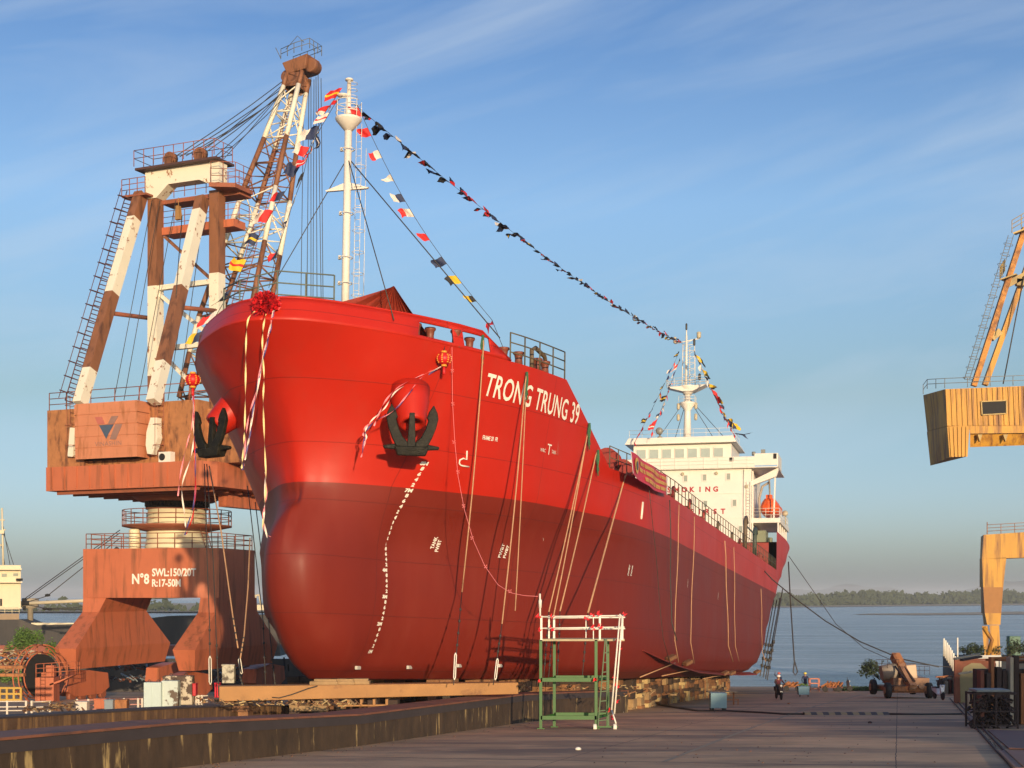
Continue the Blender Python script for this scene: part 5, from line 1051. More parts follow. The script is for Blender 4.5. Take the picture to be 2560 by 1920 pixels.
m_ = MB(); m_.tube([yp(2508, 960, 2), yp(2560, 690, 2)], .07, 5); m_.tube([yp(2487, 840, 2.2), yp(2548, 600, 2.2)], .05, 5); m_.build('wire_rope', M_wire, yc)
# its portal leg
m_ = MB(); m_.hexa([yp(2455, 1397), yp(2640, 1392), yp(2640, 1392, 4), yp(2450, 1400, 4)], [yp(2459, 1337), yp(2640, 1325), yp(2640, 1325, 4), yp(2452, 1342, 4)]); m_.build('portal_girder', M_yel, yc)
lp_ = [(2455, 1397, 2516, 1394), (2458, 1468, 2508, 1468), (2462, 1533, 2503, 1533), (2468, 1562, 2501, 1562)]; mk = [M_yel, mat('crane_ochre', (.30, .13, .03), rough=.65, var=.15), M_yel]
for i in range(3):
    a, b_ = lp_[i], lp_[i+1]; m_ = MB(); m_.hexa([yp(b_[0], b_[1]), yp(b_[2], b_[3]), yp(b_[2]-2, b_[3], 3), yp(b_[0]-9, b_[1], 3)], [yp(a[0], a[1]), yp(a[2], a[3]), yp(a[2]-2, a[3], 3), yp(a[0]-6, a[1], 3)]); m_.build('portal_leg', mk[i], yc)
m_ = MB(); m_.hexa([yp(2478, 1650), yp(2502, 1650), yp(2502, 1650, 2), yp(2478, 1650, 2)], [yp(2474, 1563), yp(2498, 1563), yp(2498, 1563, 2), yp(2474, 1563, 2)]); m_.hexa([yp(2462, 1650, -.5), yp(2474, 1650, -.5), yp(2474, 1650, 2), yp(2462, 1650, 2)], [yp(2455, 1565, -.5), yp(2470, 1565, -.5), yp(2470, 1565, 2), yp(2455, 1565, 2)])
m_.tube([yp(2460, 1568, -.6), yp(2480, 1600, -.6), yp(2470, 1640, -.6)], .2, 6); m_.build('bogie_strut', M_yel, yc)
m_ = MB(); m_.lathe(yp(2478, 1662, -.3), [(.8, -.3), (.8, .3)], 16, (1, 0, 0)); m_.build('wheel', M_rust, yc)
m_ = MB(); railing(m_, [yp(2468, 1336, .5), yp(2640, 1326, .5)], 1.0, 3, 1.5, .03); m_.tube([yp(2468, 1336, .5), yp(2468, 1305, .5)], .05, 5); m_.build('portal_railing', M_rust, yc)
# raised quay at the right with its wall and fence
def quad_thing(name, label, cat, pts, m, kind=None):
    m_ = MB(); o0 = Vector(pts[0]); m_.face([Vector(p)-o0 for p in pts]); o_ = m_.build(name, m); o_.location = o0; return tag(o_, label, cat, kind=kind)
M_quay = mat('quay_earth', (.11, .085, .05), rough=.95, var=.3, scale=.3, col2=(.06, .075, .03), thr=(.45, .6), bump=.5, bscale=2, s2=.3)
M_qwall = mat('quay_concrete', (.06, .055, .05), rough=.9, var=.3, scale=.6, bump=.3)
qz = 3.9
ql = [Vector((P(2357, 1637, 157).x, 157, qz)), Vector((P(2374, 1660, 132).x, 132, qz)), Vector((P(2398, 1700, 108).x, 108, qz)), Vector((60, 100, qz)), Vector((160, 100, qz)), Vector((160, 157, qz))]
m_ = MB(); n_ = len(ql); m_.face(ql); m_.cur = 1
for i in range(n_): a, b_ = ql[i], ql[(i+1) % n_]; m_.face([a, b_, Vector((b_.x, b_.y, -1)), Vector((a.x, a.y, -1))])
o_ = m_.build('quay_ground', [M_quay, M_qwall], fixn=False); tag(o_, kind='structure')
rg = random.Random(2)
# white guard posts along the quay edge
def post_thing(name, p0, h, r_, m, lab, cat, group=None):
    m_ = MB(); m_.lathe((0, 0, 0), [(r_, 0), (r_, h-.03), (r_*.7, h)], 10); o_ = m_.build(name, m); o_.location = p0; return tag(o_, lab, cat, group)
for k in range(9):
    t_ = k/8; Z_ = 153-40*t_; p0 = P(2360+(2391-2360)*t_, 1490, Z_); p0.z = 4.2; post_thing('guard_post', (p0.x, p0.y, p0.z-.3), 1.9-.5*t_, .10, M_wh, 'white guard post in the row along the quay edge at the right', 'post', 'white guard posts on the quay edge')
post_thing('tall_pole', Vector((P(2394, 1680, 121).x, 121, 3.9)), 2.9, .06, M_wh, 'thin tall pale pole at the end of the guard post row', 'pole')
# green shed on the quay
g0 = Vector((P(2538, 1634, 154).x, 154, 3.9)); gb = empty('green_cabinet', g0, 'upright dark green steel cabinet on the quay right of the yellow crane leg', 'cabinet'); M_gc = mat('cabinet_green', (.03, .12, .08), rough=.5)
m_ = MB(); m_.box((-.6, 0, .05), (.6, 1.0, 2.1)); m_.build('body', M_gc, gb, bevel=.03)
for a in (.12, 1.12): m_ = MB(); m_.box((-.52, -.05, a), (.52, -.005, a+.9)); m_.build('door', M_gc, gb)
# white sash window frame standing against the scrap
g0 = P(2470, 1690, 88); r_ = empty('white_window_frame', g0, 'white painted cabin end with a barred window among the scrap at the right', 'cabin')
m_ = MB(); m_.box((-.65, 0, 0), (.65, .15, 1.15)); m_.build('panel', mat('cabin_white', (.50, .52, .50), rough=.6), r_)
m_ = MB(); 
for a in (-.95, -.75, .75): m_.bar((a, -.02, -.1), (a, -.02, 1.25), .09)
m_.bar((-.98, -.02, 1.22), (.78, -.02, 1.22), .1); m_.build('frame', MATS['cabin_white'], r_)
m_ = MB(); m_.box((-.1, -.03, .08), (.48, .0, .78)); w2 = m_.build('window', M_black, r_); m_ = MB(); m_.bar((-.1, -.04, .42), (.48, -.04, .42), .04); m_.bar((.19, -.04, .08), (.19, -.04, .78), .04); m_.build('glazing_bar', MATS['cabin_white'], w2)
# large rusty plate with a pale patch and the scrap stacks
M_scr = [mat('scrap_rust', (.17, .055, .03), rough=.8, var=.35, scale=1.5), mat('scrap_dark', (.05, .03, .025), rough=.8, var=.3), mat('scrap_orange', (.34, .13, .045), rough=.8, var=.25), mat('scrap_pale', (.40, .34, .24), rough=.7, var=.2)]
g0 = G(2437, 1758); r_ = empty('leaning_panel', g0, 'large rust red steel panel with an arched olive patch standing at the right', 'steel panel')
m_ = MB(); m_.box((-1.15, 0, 0), (1.15, .12, 2.55)); m_.bar((-1.18, -.06, 0), (-1.18, -.06, 2.6), .14); m_.bar((1.15, -.06, 0), (1.15, -.06, 2.6), .1); m_.bar((-1.2, -.06, 2.6), (1.2, -.06, 2.62), .1); m_.build('plate', M_scr[0], r_)
m_ = MB(); m_.prism([(-.85, -.02, .0), (.80, -.02, .0), (.85, -.02, 1.3), (.7, -.02, 2.1), (.35, -.02, 2.38), (-.2, -.02, 2.4), (-.65, -.02, 2.15), (-.9, -.02, 1.6)], (0, .015, 0)); m_.build('patch', mat('patch_olive', (.21, .18, .09), rough=.7, var=.12), r_)
def scrap_stack(x, y, wd, ht, dp, seed, label, n=14):
    rg = random.Random(seed); g0 = G(x, y); r_ = empty('scrap_stack', g0, label, 'scrap'); 
    m_ = MB(); m_.box((-wd/2, .5, 0), (wd/2, .9, ht*.78)); m_.build('bin', M_scr[1], r_)
    for k in range(n):
        a = -wd/2+wd*k/n; m_ = MB(); h_ = ht*rg.uniform(.7, 1.02); m_.box((a+.02, rg.uniform(0, .25), 0), (a+wd/n*rg.uniform(.5, .95), .5, h_)); m_.build('plate', M_scr[rg.choice((0, 0, 1, 1, 2, 3))], r_)
    for k in range(7):
        m_ = MB(); x_ = rg.uniform(-wd/2, wd/2); m_.bar((x_-.5, rg.uniform(.1, dp), ht*.86+rg.uniform(0, .12)), (x_+.7, rg.uniform(.1, dp), ht*.9+rg.uniform(0, .2)), .12, .08); m_.build('beam', M_scr[rg.choice((2, 3, 1))], r_)
    return r_
scrap_stack(2512, 1782, 2.4, 2.0, 3, 3, 'stack of rusty upright plates beside the olive patched panel', 14)
scrap_stack(2600, 1812, 4.4, 2.6, 3, 4, 'tall stack of rusty plates and beams at the right edge', 20)
scrap_stack(2385, 1735, 2.2, 1.4, 2, 6, 'low rusty scrap bin behind the white scooter', 6)
for i, (x, y) in enumerate(((2424, 1768), (2436, 1772), (2448, 1771))):
    m_ = MB(); m_.lathe((0, 0, .0), [(.15, 0), (.17, .05), (.17, .75), (.14, .8), (.05, .92)], 12); o_ = m_.build('gas_cylinder', mat('cylinder_ochre', (.55, .36, .08), rough=.5, var=.2) if i else M_scr[3]); o_.location = G(x, y); tag(o_, ['grey gas cylinder, leftmost of the three beside the scrap', 'yellow gas cylinder in the middle of the three beside the scrap', 'yellow gas cylinder, rightmost of the three beside the scrap'][i], 'gas cylinder', 'gas cylinders beside the scrap')
# dark basket of metal parts with a slab on top
g0 = G(2490, 1822); r_ = empty('parts_basket', g0, 'black basket of metal scraps with a pale slab on top at the right', 'basket')
m_ = MB(); rg = random.Random(9)
for x_ in (-.75, 0, .75):
    for y_ in (0, .9): m_.bar((x_, y_, 0), (x_, y_, 1.25), .06)
for z_ in (.1, .6, 1.2): m_.bar((-.75, 0, z_), (.75, 0, z_), .05); m_.bar((-.75, .9, z_), (.75, .9, z_), .05)

for x_ in (-.75, .75): m_.bar((x_, 0, 1.2), (x_, .9, 1.2), .05)
m_.build('cage', M_scr[1], r_)
m_ = MB()
for k in range(150): c = Vector((rg.uniform(-.7, .7), rg.uniform(.05, .85), rg.uniform(.05, 1.05))); d_ = Vector((rg.uniform(-1, 1), rg.uniform(-1, 1), rg.uniform(-1, 1))).normalized()*.12; m_.bar(c-d_, c+d_, .07)
m_.build('scraps', M_scr[1], r_); m_ = MB(); m_.box((-.7, -.1, 1.27), (.45, .8, 1.36)); m_.build('slab', mat('slab_grey', (.22, .24, .23), rough=.6), r_, bevel=.02)
# plates lying on the ground, rails
def ground_plate(name, label, pts, m, t=.05, cat='steel plate'):
    q = [G(x, y) for x, y in pts]; o0 = q[0]; m_ = MB(); m_.hexa([p-o0+Vector((0, 0, .008)) for p in q], [p-o0+Vector((0, 0, t)) for p in q]); o_ = m_.build(name, m, bevel=.008); o_.location = o0; return tag(o_, label, cat)
M_pl = mat('plate_rust', (.20, .10, .075), rough=.75, var=.2, scale=1.2)
ground_plate('steel_plate', 'large rusty steel plate on the ground below the scrap stack', [(2468, 1827), (2570, 1832), (2640, 1878), (2522, 1874)], M_pl)
ground_plate('steel_plate', 'rusty steel plate at the lower right corner', [(2492, 1880), (2640, 1882), (2700, 1925), (2535, 1925)], M_pl)
ground_plate('steel_plate', 'small rusty steel plate in front of the gas cylinders', [(2400, 1752), (2450, 1768), (2462, 1790), (2424, 1780)], M_pl)
ground_plate('steel_plate', 'narrow rusty steel plate beside the black basket', [(2418, 1792), (2456, 1793), (2462, 1812), (2438, 1813)], M_pl)
for i, lst in enumerate((((2375, 1747), (2400, 1775), (2450, 1832), (2492, 1880), (2535, 1925)), ((2388, 1748), (2412, 1775), (2466, 1832), (2512, 1880), (2560, 1925)))):
    m_ = MB(); q = [G(x, y)+Vector((0, 0, .03)) for x, y in lst]; m_.tube([p-q[0] for p in q], .035, 5); o_ = m_.build('rail', M_scr[1]); o_.location = q[0]; tag(o_, 'thin %s rusty rail curving along the right side of the slipway' % ('outer' if i else 'inner'), 'rail')
# road line and cable with its protector
q = [G(x, y)+Vector((0, 0, .006)) for x, y in ((1660, 1905), (1800, 1850), (1900, 1812), (2040, 1765), (2150, 1738))]
m_ = MB()
for a, b_ in zip(q[:-1], q[1:]): n_ = Vector((.05, -.015, 0)); m_.face([a-n_-q[0], a+n_-q[0], b_+n_*1.4-q[0], b_-n_*1.4-q[0]])
o_ = m_.build('road_line', mat('line_pale', (.34, .26, .16), rough=.8)); o_.location = q[0]; tag(o_, 'thin pale joint line running up the slipway', 'road line', kind='structure')
def ground_cable(label, pts, r_=.035, dz=.04):
    q = [G(x, y)+Vector((0, 0, dz)) for x, y in pts]; m_ = MB(); m_.tube([p-q[0] for p in q], r_, 6); o_ = m_.build('power_cable', M_wire); o_.location = q[0]; return tag(o_, label, 'cable')
ground_cable('black cable snaking from the blue cabinet to the striped protector', ((1640, 1762), (1700, 1772), (1745, 1779), (1815, 1779), (1900, 1783), (1960, 1787), (2010, 1787)), .05)
ground_cable('black cable continuing right of the striped protector', ((2218, 1787), (2300, 1788), (2405, 1787)), .05)
r_ = empty('cable_protector', G(2010, 1788), 'yellow and black striped cable ramp lying across the slipway', 'cable ramp'); o0 = r_.location; M_ys = mat('ramp_yellow', (.40, .28, .14), rough=.8, var=.2); M_bk = mat('ramp_black', (.10, .085, .075), rough=.8)
for k in range(14):
    a, b_ = G(2010+k*15, 1787)-o0, G(2010+(k+1)*15, 1787)-o0; m_ = MB(); m_.poly([a+Vector((0, -.35, .01)), b_+Vector((0, -.35, .01)), b_+Vector((0, -.1, .12)), a+Vector((0, -.1, .12)), b_+Vector((0, .15, .12)), a+Vector((0, .15, .12)), b_+Vector((0, .4, -.01)), a+Vector((0, .4, -.01))], [(0, 1, 2, 3), (3, 2, 4, 5), (5, 4, 6, 7)]); m_.build('segment', M_ys if k % 2 == 0 else M_bk, r_)
# blue cabinet with bench
r_ = empty('blue_cabinet', G(1797, 1776), 'pale blue steel cabinet standing alone on the slipway', 'cabinet'); m_ = MB(); m_.box((-.40, 0, .1), (.40, .6, .86)); m_.build('body', mat('cabinet_blue', (.22, .38, .42), rough=.6, var=.15, scale=3, col2=(.15, .09, .05), thr=(.62, .72)), r_, bevel=.02)
m_ = MB()
for x_ in (-.3, .3): m_.bar((x_-.1, .1, .05), (x_+.1, .5, .05), .1)
m_.build('foot', M_scr[1], r_)
r_ = empty('work_bench', G(1806, 1763), 'wooden work bench behind the pale blue cabinet', 'bench'); m_ = MB(); m_.box((-.85, 0, .72), (.85, .6, .78)); m_.build('top', mat('bench_wood', (.38, .28, .17), rough=.7), r_)
for x_ in (-.6, .68): m_ = MB(); m_.bar((x_, .3, 0), (x_, .3, .72), .08); m_.build('leg', M_scr[2], r_)
m_ = MB(); m_.bar((.2, .1, .3), (.95, .1, .3), .06); m_.bar((.9, .1, 0), (.9, .1, .3), .05); m_.build('brace', M_scr[2], r_)
# small litter
for i, (x, y, l_) in enumerate(((1555, 1782, 'white scrap near the scaffold wheels'), (735, 1880, 'white scrap at the foot of the left wall'), (1972, 1760, 'orange scrap in front of the motorcyclist'), (2175, 1808, 'dark stone on the empty slipway'), (1445, 1875, 'pale scrap in the foreground'))):
    m_ = MB(); m_.lathe((0, 0, 0), [(.07, 0), (.09, .03), (.05, .07), (0, .08)], 6); o_ = m_.build('litter', M_wh if i in (0, 1, 4) else M_scr[2 if i == 2 else 1]); o_.location = G(x, y); tag(o_, l_, 'litter')

# ---------------------------------------------------------------- crane carrier, scooters and people
M_mc = mat('carrier_tan', (.36, .19, .10), rough=.6, var=.2, scale=1.5, col2=(.18, .09, .05), thr=(.52, .66)); M_tyre = mat('tyre', (.025, .022, .02), rough=.8)
mc0 = G(2285, 1746); mc = empty('mobile_crane', mc0, 'tan rough terrain crane parked on the slipway with its boom raised a little', 'mobile crane')
k_ = mc0.y/F
def mp_(x, y, dy=0): return Vector(((x-2285)*k_, dy, (1746-y)*k_))
m_ = MB(); m_.hexa([mp_(2232, 1732), mp_(2330, 1732), mp_(2330, 1732, 5), mp_(2232, 1732, 5)], [mp_(2232, 1722), mp_(2330, 1722), mp_(2330, 1722, 5), mp_(2232, 1722, 5)]); m_.box((-1.4, -.2, .5), (1.25, .1, .85)); m_.build('chassis', M_rust, mc)
for x, dy in ((2219, 0), (2219, 4), (2322, 0), (2322, 4)):
    m_ = MB(); c = mp_(x, 1728, dy); m_.lathe((c.x-.2, c.y, .55), [(.3, 0), (.52, .04), (.55, .12), (.55, .30), (.52, .38), (.3, .42)], 20, (1, 0, 0)); wl = m_.build('wheel', M_tyre, mc); m_ = MB(); m_.lathe((c.x-.24, c.y, .55), [(.25, 0), (.25, .5)], 12, (1, 0, 0)); m_.build('rim', M_mc, wl)
m_ = MB(); m_.box((-1.2, .8, .85), (1.3, 3.8, 1.35)); m_.build('deck', M_mc, mc)
m_ = MB(); m_.lathe(mp_(2250, 1683, 2), [(.55, -.8), (.6, 0), (.55, .4)], 14, (1, 0, .15)); m_.build('counterweight', mat('carrier_grey', (.28, .24, .19), rough=.6), mc)
m_ = MB(); m_.hexa([mp_(2280, 1700, 1.2), mp_(2307, 1700, 1.2), mp_(2307, 1700, 3.2), mp_(2280, 1700, 3.2)], [mp_(2277, 1665, 1.2), mp_(2303, 1663, 1.2), mp_(2303, 1663, 3.2), mp_(2277, 1665, 3.2)]); m_.build('cab', mat('cab_tan', (.42, .28, .16), rough=.4), mc, bevel=.05)
m_ = MB(); m_.bar(mp_(2265, 1650, 2.4), mp_(2278, 1718, -.4), .46, .45); bo = m_.build('boom', M_mc, mc); m_ = MB(); m_.bar(mp_(2262, 1643, 2.6), mp_(2269, 1672, 1.6), .6, .55); m_.build('boom_section', M_rust, bo)
for dx_ in (-.3, .3): m_ = MB(); m_.tube([mp_(2262, 1668, 1.4)+Vector((dx_, 0, 0)), mp_(2272, 1702, -.4)+Vector((dx_, 0, 0))], .07, 6); m_.build('cylinder', M_scr[1], mc)
m_ = MB(); railing(m_, [mp_(2204, 1673, 1.5), mp_(2262, 1673, 1.5)], .6, 2, .4, .015); m_.build('guard_rail', M_scr[1], mc); m_ = MB(); railing(m_, [mp_(2300, 1690, 1.5), mp_(2340, 1690, 1.5)], .6, 2, .4, .015); m_.build('guard_rail', M_scr[1], mc)
m_ = MB(); m_.lathe(mp_(2282, 1715, -.3), [(.2, 0), (.2, .1)], 12, (0, -1, 0)); m_.lathe(mp_(2300, 1714, -.3), [(.2, 0), (.2, .1)], 12, (0, -1, 0)); m_.build('lamp', M_mc, mc)

def scooter(name, x, y, label, body, cat='scooter', front=True, yaw=0):
    g0 = G(x, y); r_ = empty(name, g0, label, cat); r_.rotation_euler = (0, 0, yaw)
    for yy in (-.0, 1.2):
        m_ = MB(); m_.lathe((-.05, yy, .27), [(.18, 0), (.27, .02), (.27, .08), (.18, .10)], 18, (1, 0, 0)); m_.build('wheel', M_tyre, r_)
    m_ = MB(); m_.hexa([(-.1, .0, .45), (.1, .0, .45), (.12, .25, .35), (-.12, .25, .35)], [(-.19, .05, 1.0), (.19, .05, 1.0), (.1, .3, .95), (-.1, .3, .95)]); m_.hexa([(-.12, .25, .3), (.12, .25, .3), (.12, .7, .3), (-.12, .7, .3)], [(-.12, .25, .38), (.12, .25, .38), (.12, .7, .38), (-.12, .7, .38)]); m_.hexa([(-.14, .62, .32), (.14, .62, .32), (.1, 1.45, .55), (-.1, 1.45, .55)], [(-.16, .6, .72), (.16, .6, .72), (.12, 1.5, .82), (-.12, 1.5, .82)]); m_.build('body', body, r_, bevel=.03)
    m_ = MB(); m_.box((-.14, .62, .73), (.14, 1.35, .82)); m_.build('seat', M_tyre, r_, bevel=.03)
    m_ = MB(); m_.tube([(-.33, .22, 1.02), (-.1, .12, 1.0), (.1, .12, 1.0), (.33, .22, 1.02)], .03, 6); m_.tube([(-.3, .2, 1.02), (-.33, .2, 1.22)], .012, 4); m_.tube([(.3, .2, 1.02), (.33, .2, 1.22)], .012, 4); m_.build('handlebar', M_tyre, r_)
    m_ = MB(); m_.lathe((0, .02, .92), [(.09, 0), (.07, .05), (0, .06)], 10, (0, -1, .1)); m_.build('headlight', M_white, r_)
    for s in (-1, 1): m_ = MB(); m_.lathe((s*.34, .2, 1.25), [(.06, 0), (.05, .02)], 8, (0, 1, 0)); m_.build('mirror', M_tyre, r_)
    m_ = MB(); m_.box((-.08, -.06, .5), (.08, -.03, .58)); m_.build('number_plate', M_wh, r_)
    return r_
scooter('scooter', 2357, 1750, 'white scooter parked at the right of the slipway beside the crane carrier', mat('scooter_white', (.72, .74, .78), rough=.25, coat=.5, var=.03), yaw=.15)
M_skin = mat('skin', (.30, .16, .09), rough=.6, var=.05)
def person(label, loc, joints, top, legs, helmet, yaw=0, hair=None):
    """one skinned body: joints = dict of points (metres, person frame, facing -y)"""
    J = joints; order = list(J); me = bpy.data.meshes.new('person'); idx = {k: i for i, k in enumerate(order)}
    E = [('pelvis', 'chest'), ('chest', 'neck'), ('neck', 'head'), ('head', 'crown'), ('chest', 'sl'), ('sl', 'el'), ('el', 'wl'), ('wl', 'hl'), ('chest', 'sr'), ('sr', 'er'), ('er', 'wr'), ('wr', 'hr'), ('pelvis', 'pl'), ('pl', 'kl'), ('kl', 'al'), ('al', 'tl'), ('pelvis', 'pr'), ('pr', 'kr'), ('kr', 'ar'), ('ar', 'tr')]
    RAD = dict(pelvis=.14, chest=.155, neck=.055, head=.095, crown=.085, sl=.07, sr=.07, el=.045, er=.045, wl=.032, wr=.032, hl=.035, hr=.035, pl=.09, pr=.09, kl=.06, kr=.06, al=.042, ar=.042, tl=.04, tr=.04)
    me.from_pydata([J[k] for k in order], [(idx[a], idx[b]) for a, b in E], []); o_ = bpy.data.objects.new('person', me); COL.objects.link(o_)
    mo = o_.modifiers.new('skin', 'SKIN'); sv = me.skin_vertices[0].data
    for k in order: r2 = RAD[k]; sv[idx[k]].radius = (r2, r2*.85)
    sv[0].use_root = True; mo.use_smooth_shade = True; s_ = o_.modifiers.new('sub', 'SUBSURF'); s_.levels = 1; s_.render_levels = 1
    bpy.context.view_layer.update(); ev = o_.evaluated_get(bpy.context.evaluated_depsgraph_get()); m2 = bpy.data.meshes.new_from_object(ev); bpy.data.objects.remove(o_)
    o_ = bpy.data.objects.new('person', m2); COL.objects.link(o_); o_.location = loc; o_.rotation_euler = (0, 0, yaw)
    for q in (top, legs, M_skin): m2.materials.append(q)
    hd = Vector(J['neck']); pv = Vector(J['pelvis'])
    for p in m2.polygons:
        c = p.center; near = min(order, key=lambda k: (Vector(J[k])-c).length); p.material_index = 2 if near in ('head', 'crown', 'neck', 'hl', 'hr') else (1 if near in ('pelvis', 'pl', 'pr', 'kl', 'kr', 'al', 'ar', 'tl', 'tr') else 0); p.use_smooth = True
    tag(o_, label, 'person')
    h = Vector(J['head']); cr = Vector(J['crown'])
    m_ = MB(); m_.lathe(h+Vector((0, 0, .02)), [(.14, 0), (.135, .03), (.12, .08), (.07, .125), (0, .14)], 14); m_.build('helmet', helmet, o_)
    m_ = MB(); m_.cbox(tuple(h+Vector((0, -.10, -.03))), (.03, .04, .04)); m_.build('nose', M_skin, o_)
    return o_
def stand(ph=.1, armup=0):
    return dict(pelvis=(0, 0, .92), chest=(0, 0, 1.32), neck=(0, -.01, 1.5), head=(0, -.02, 1.6), crown=(0, -.01, 1.68), sl=(.19, 0, 1.42), el=(.25, .02, 1.16), wl=(.24, -.1, .93), hl=(.24, -.12, .86), sr=(-.19, 0, 1.42), er=(-.27 if not armup else -.4, -.05, 1.16 if not armup else 1.5), wr=(-.24 if not armup else -.42, -.15, .95 if not armup else 1.75), hr=(-.23 if not armup else -.42, -.18, .88 if not armup else 1.83), pl=(.1, 0, .86), kl=(.12, -.03+ph, .48), al=(.12, ph, .08), tl=(.13, ph-.16, .04), pr=(-.1, 0, .86), kr=(-.12, -.04-ph, .48), ar=(-.12, -ph, .08), tr=(-.13, -ph-.16, .04))
def riding():
    return dict(pelvis=(0, .85, .86), chest=(0, .72, 1.2), neck=(0, .68, 1.37), head=(0, .65, 1.47), crown=(0, .66, 1.55), sl=(.19, .7, 1.3), el=(.29, .5, 1.12), wl=(.29, .27, 1.04), hl=(.3, .2, 1.03), sr=(-.19, .7, 1.3), er=(-.29, .5, 1.12), wr=(-.29, .27, 1.04), hr=(-.3, .2, 1.03), pl=(.12, .8, .82), kl=(.22, .4, .75), al=(.2, .45, .38), tl=(.2, .3, .36), pr=(-.12, .8, .82), kr=(-.22, .4, .75), ar=(-.2, .45, .38), tr=(-.2, .3, .36))
M_navy = mat('cloth_navy', (.02, .025, .07), rough=.9); M_dk = mat('cloth_dark', (.03, .02, .025), rough=.9); M_jr = mat('cloth_maroon', (.10, .02, .03), rough=.9)
M_hel = mat('helmet_white', (.75, .75, .72), rough=.3); M_hely = mat('helmet_yellow', (.75, .62, .08), rough=.3); M_hr = mat('helmet_red', (.6, .12, .08), rough=.3)
sc1 = scooter('motorbike', 1953, 1750, 'dark motorbike ridden towards the camera past the ship stern', M_dk, 'motorbike', yaw=.08)
person('rider in a maroon jacket and white helmet sitting on the dark motorbike', G(1953, 1750), riding(), M_jr, M_dk, M_hel, yaw=.08)
person('worker in navy overalls and red helmet raising an arm beside the ship stern', G(1947, 1733), stand(.05, 1), M_navy, M_navy, M_hr, yaw=.3)
person('worker in navy overalls and yellow helmet behind the blue trolley', G(2013, 1734), stand(.05), M_navy, M_navy, M_hely, yaw=-.2)
r_ = empty('tool_trolley', G(2010, 1742), 'blue steel trolley with a crumpled green sheet on top near the stern', 'trolley'); m_ = MB(); m_.hexa([(-.38, 0, .15), (.38, 0, .15), (.38, .6, .15), (-.38, .6, .15)], [(-.42, -.03, .75), (.42, -.03, .75), (.42, .63, .75), (-.42, .63, .75)]); m_.build('body', mat('trolley_blue', (.06, .17, .26), rough=.5), r_)
m_ = MB(); rg = random.Random(8)
for k in range(30): c = Vector((rg.uniform(-.35, .35), rg.uniform(0, .6), .75+rg.uniform(0, .12))); m_.face([c, c+Vector((rg.uniform(.05, .2), rg.uniform(-.1, .1), rg.uniform(.02, .14))), c+Vector((rg.uniform(-.1, .1), rg.uniform(.05, .2), rg.uniform(.0, .1)))])
m_.build('sheet', mat('sheet_green', (.16, .28, .06), rough=.7), r_)
for a in (-.3, .3): m_ = MB(); m_.lathe((a, .0, .08), [(.08, -.03), (.08, .03)], 10, (1, 0, 0)); m_.build('wheel', M_tyre, r_)
# carts, frames and bikes along the water's edge
def cart(x, y, l_, h_, label, m, cat='cart'):
    r_ = empty(cat.replace(' ', '_'), G(x, y), label, cat); m_ = MB(); m_.box((-l_/2, 0, .35), (l_/2, .9, .45)); m_.build('bed', m, r_)
    m_ = MB(); rg = random.Random(int(x))
    for k in range(14): a = rg.uniform(-l_/2, l_/2*.8); m_.bar((a, rg.uniform(0, .9), .45), (a+rg.uniform(.2, .7), rg.uniform(0, .9), .45+h_*rg.uniform(.3, 1)), .12)
    m_.build('load', M_scr[2], r_)
    for a in (-l_*.32, l_*.32): m_ = MB(); m_.lathe((a, -.05, .25), [(.25, -.04), (.25, .04)], 14, (0, 1, 0)); m_.build('wheel', M_tyre, r_)
    return r_
cart(2080, 1730, 1.9, .5, 'rusty two wheeled cart loaded with scrap at the water edge', M_scr[0]); cart(1980, 1728, 1.6, .4, 'ochre cart loaded with timber beside the ship stern', M_scr[2]); 
scooter('motorbike', 2124, 1729, 'dark motorbike parked at the water edge beside the scrap cart', M_dk, 'motorbike', yaw=1.4)
r_ = empty('orange_rack', G(2037, 1728), 'orange steel rack standing at the water edge', 'rack'); m_ = MB()
for a in (-.42, .42):
    for b_ in (0, .5): m_.bar((a, b_, 0), (a, b_, 1.15), .07)
for z_ in (.2, .7, 1.12): m_.bar((-.42, 0, z_), (.42, 0, z_), .07); m_.bar((-.42, .5, z_), (.42, .5, z_), .07)
m_.build('frame', mat('rack_orange', (.5, .16, .08), rough=.6), r_)
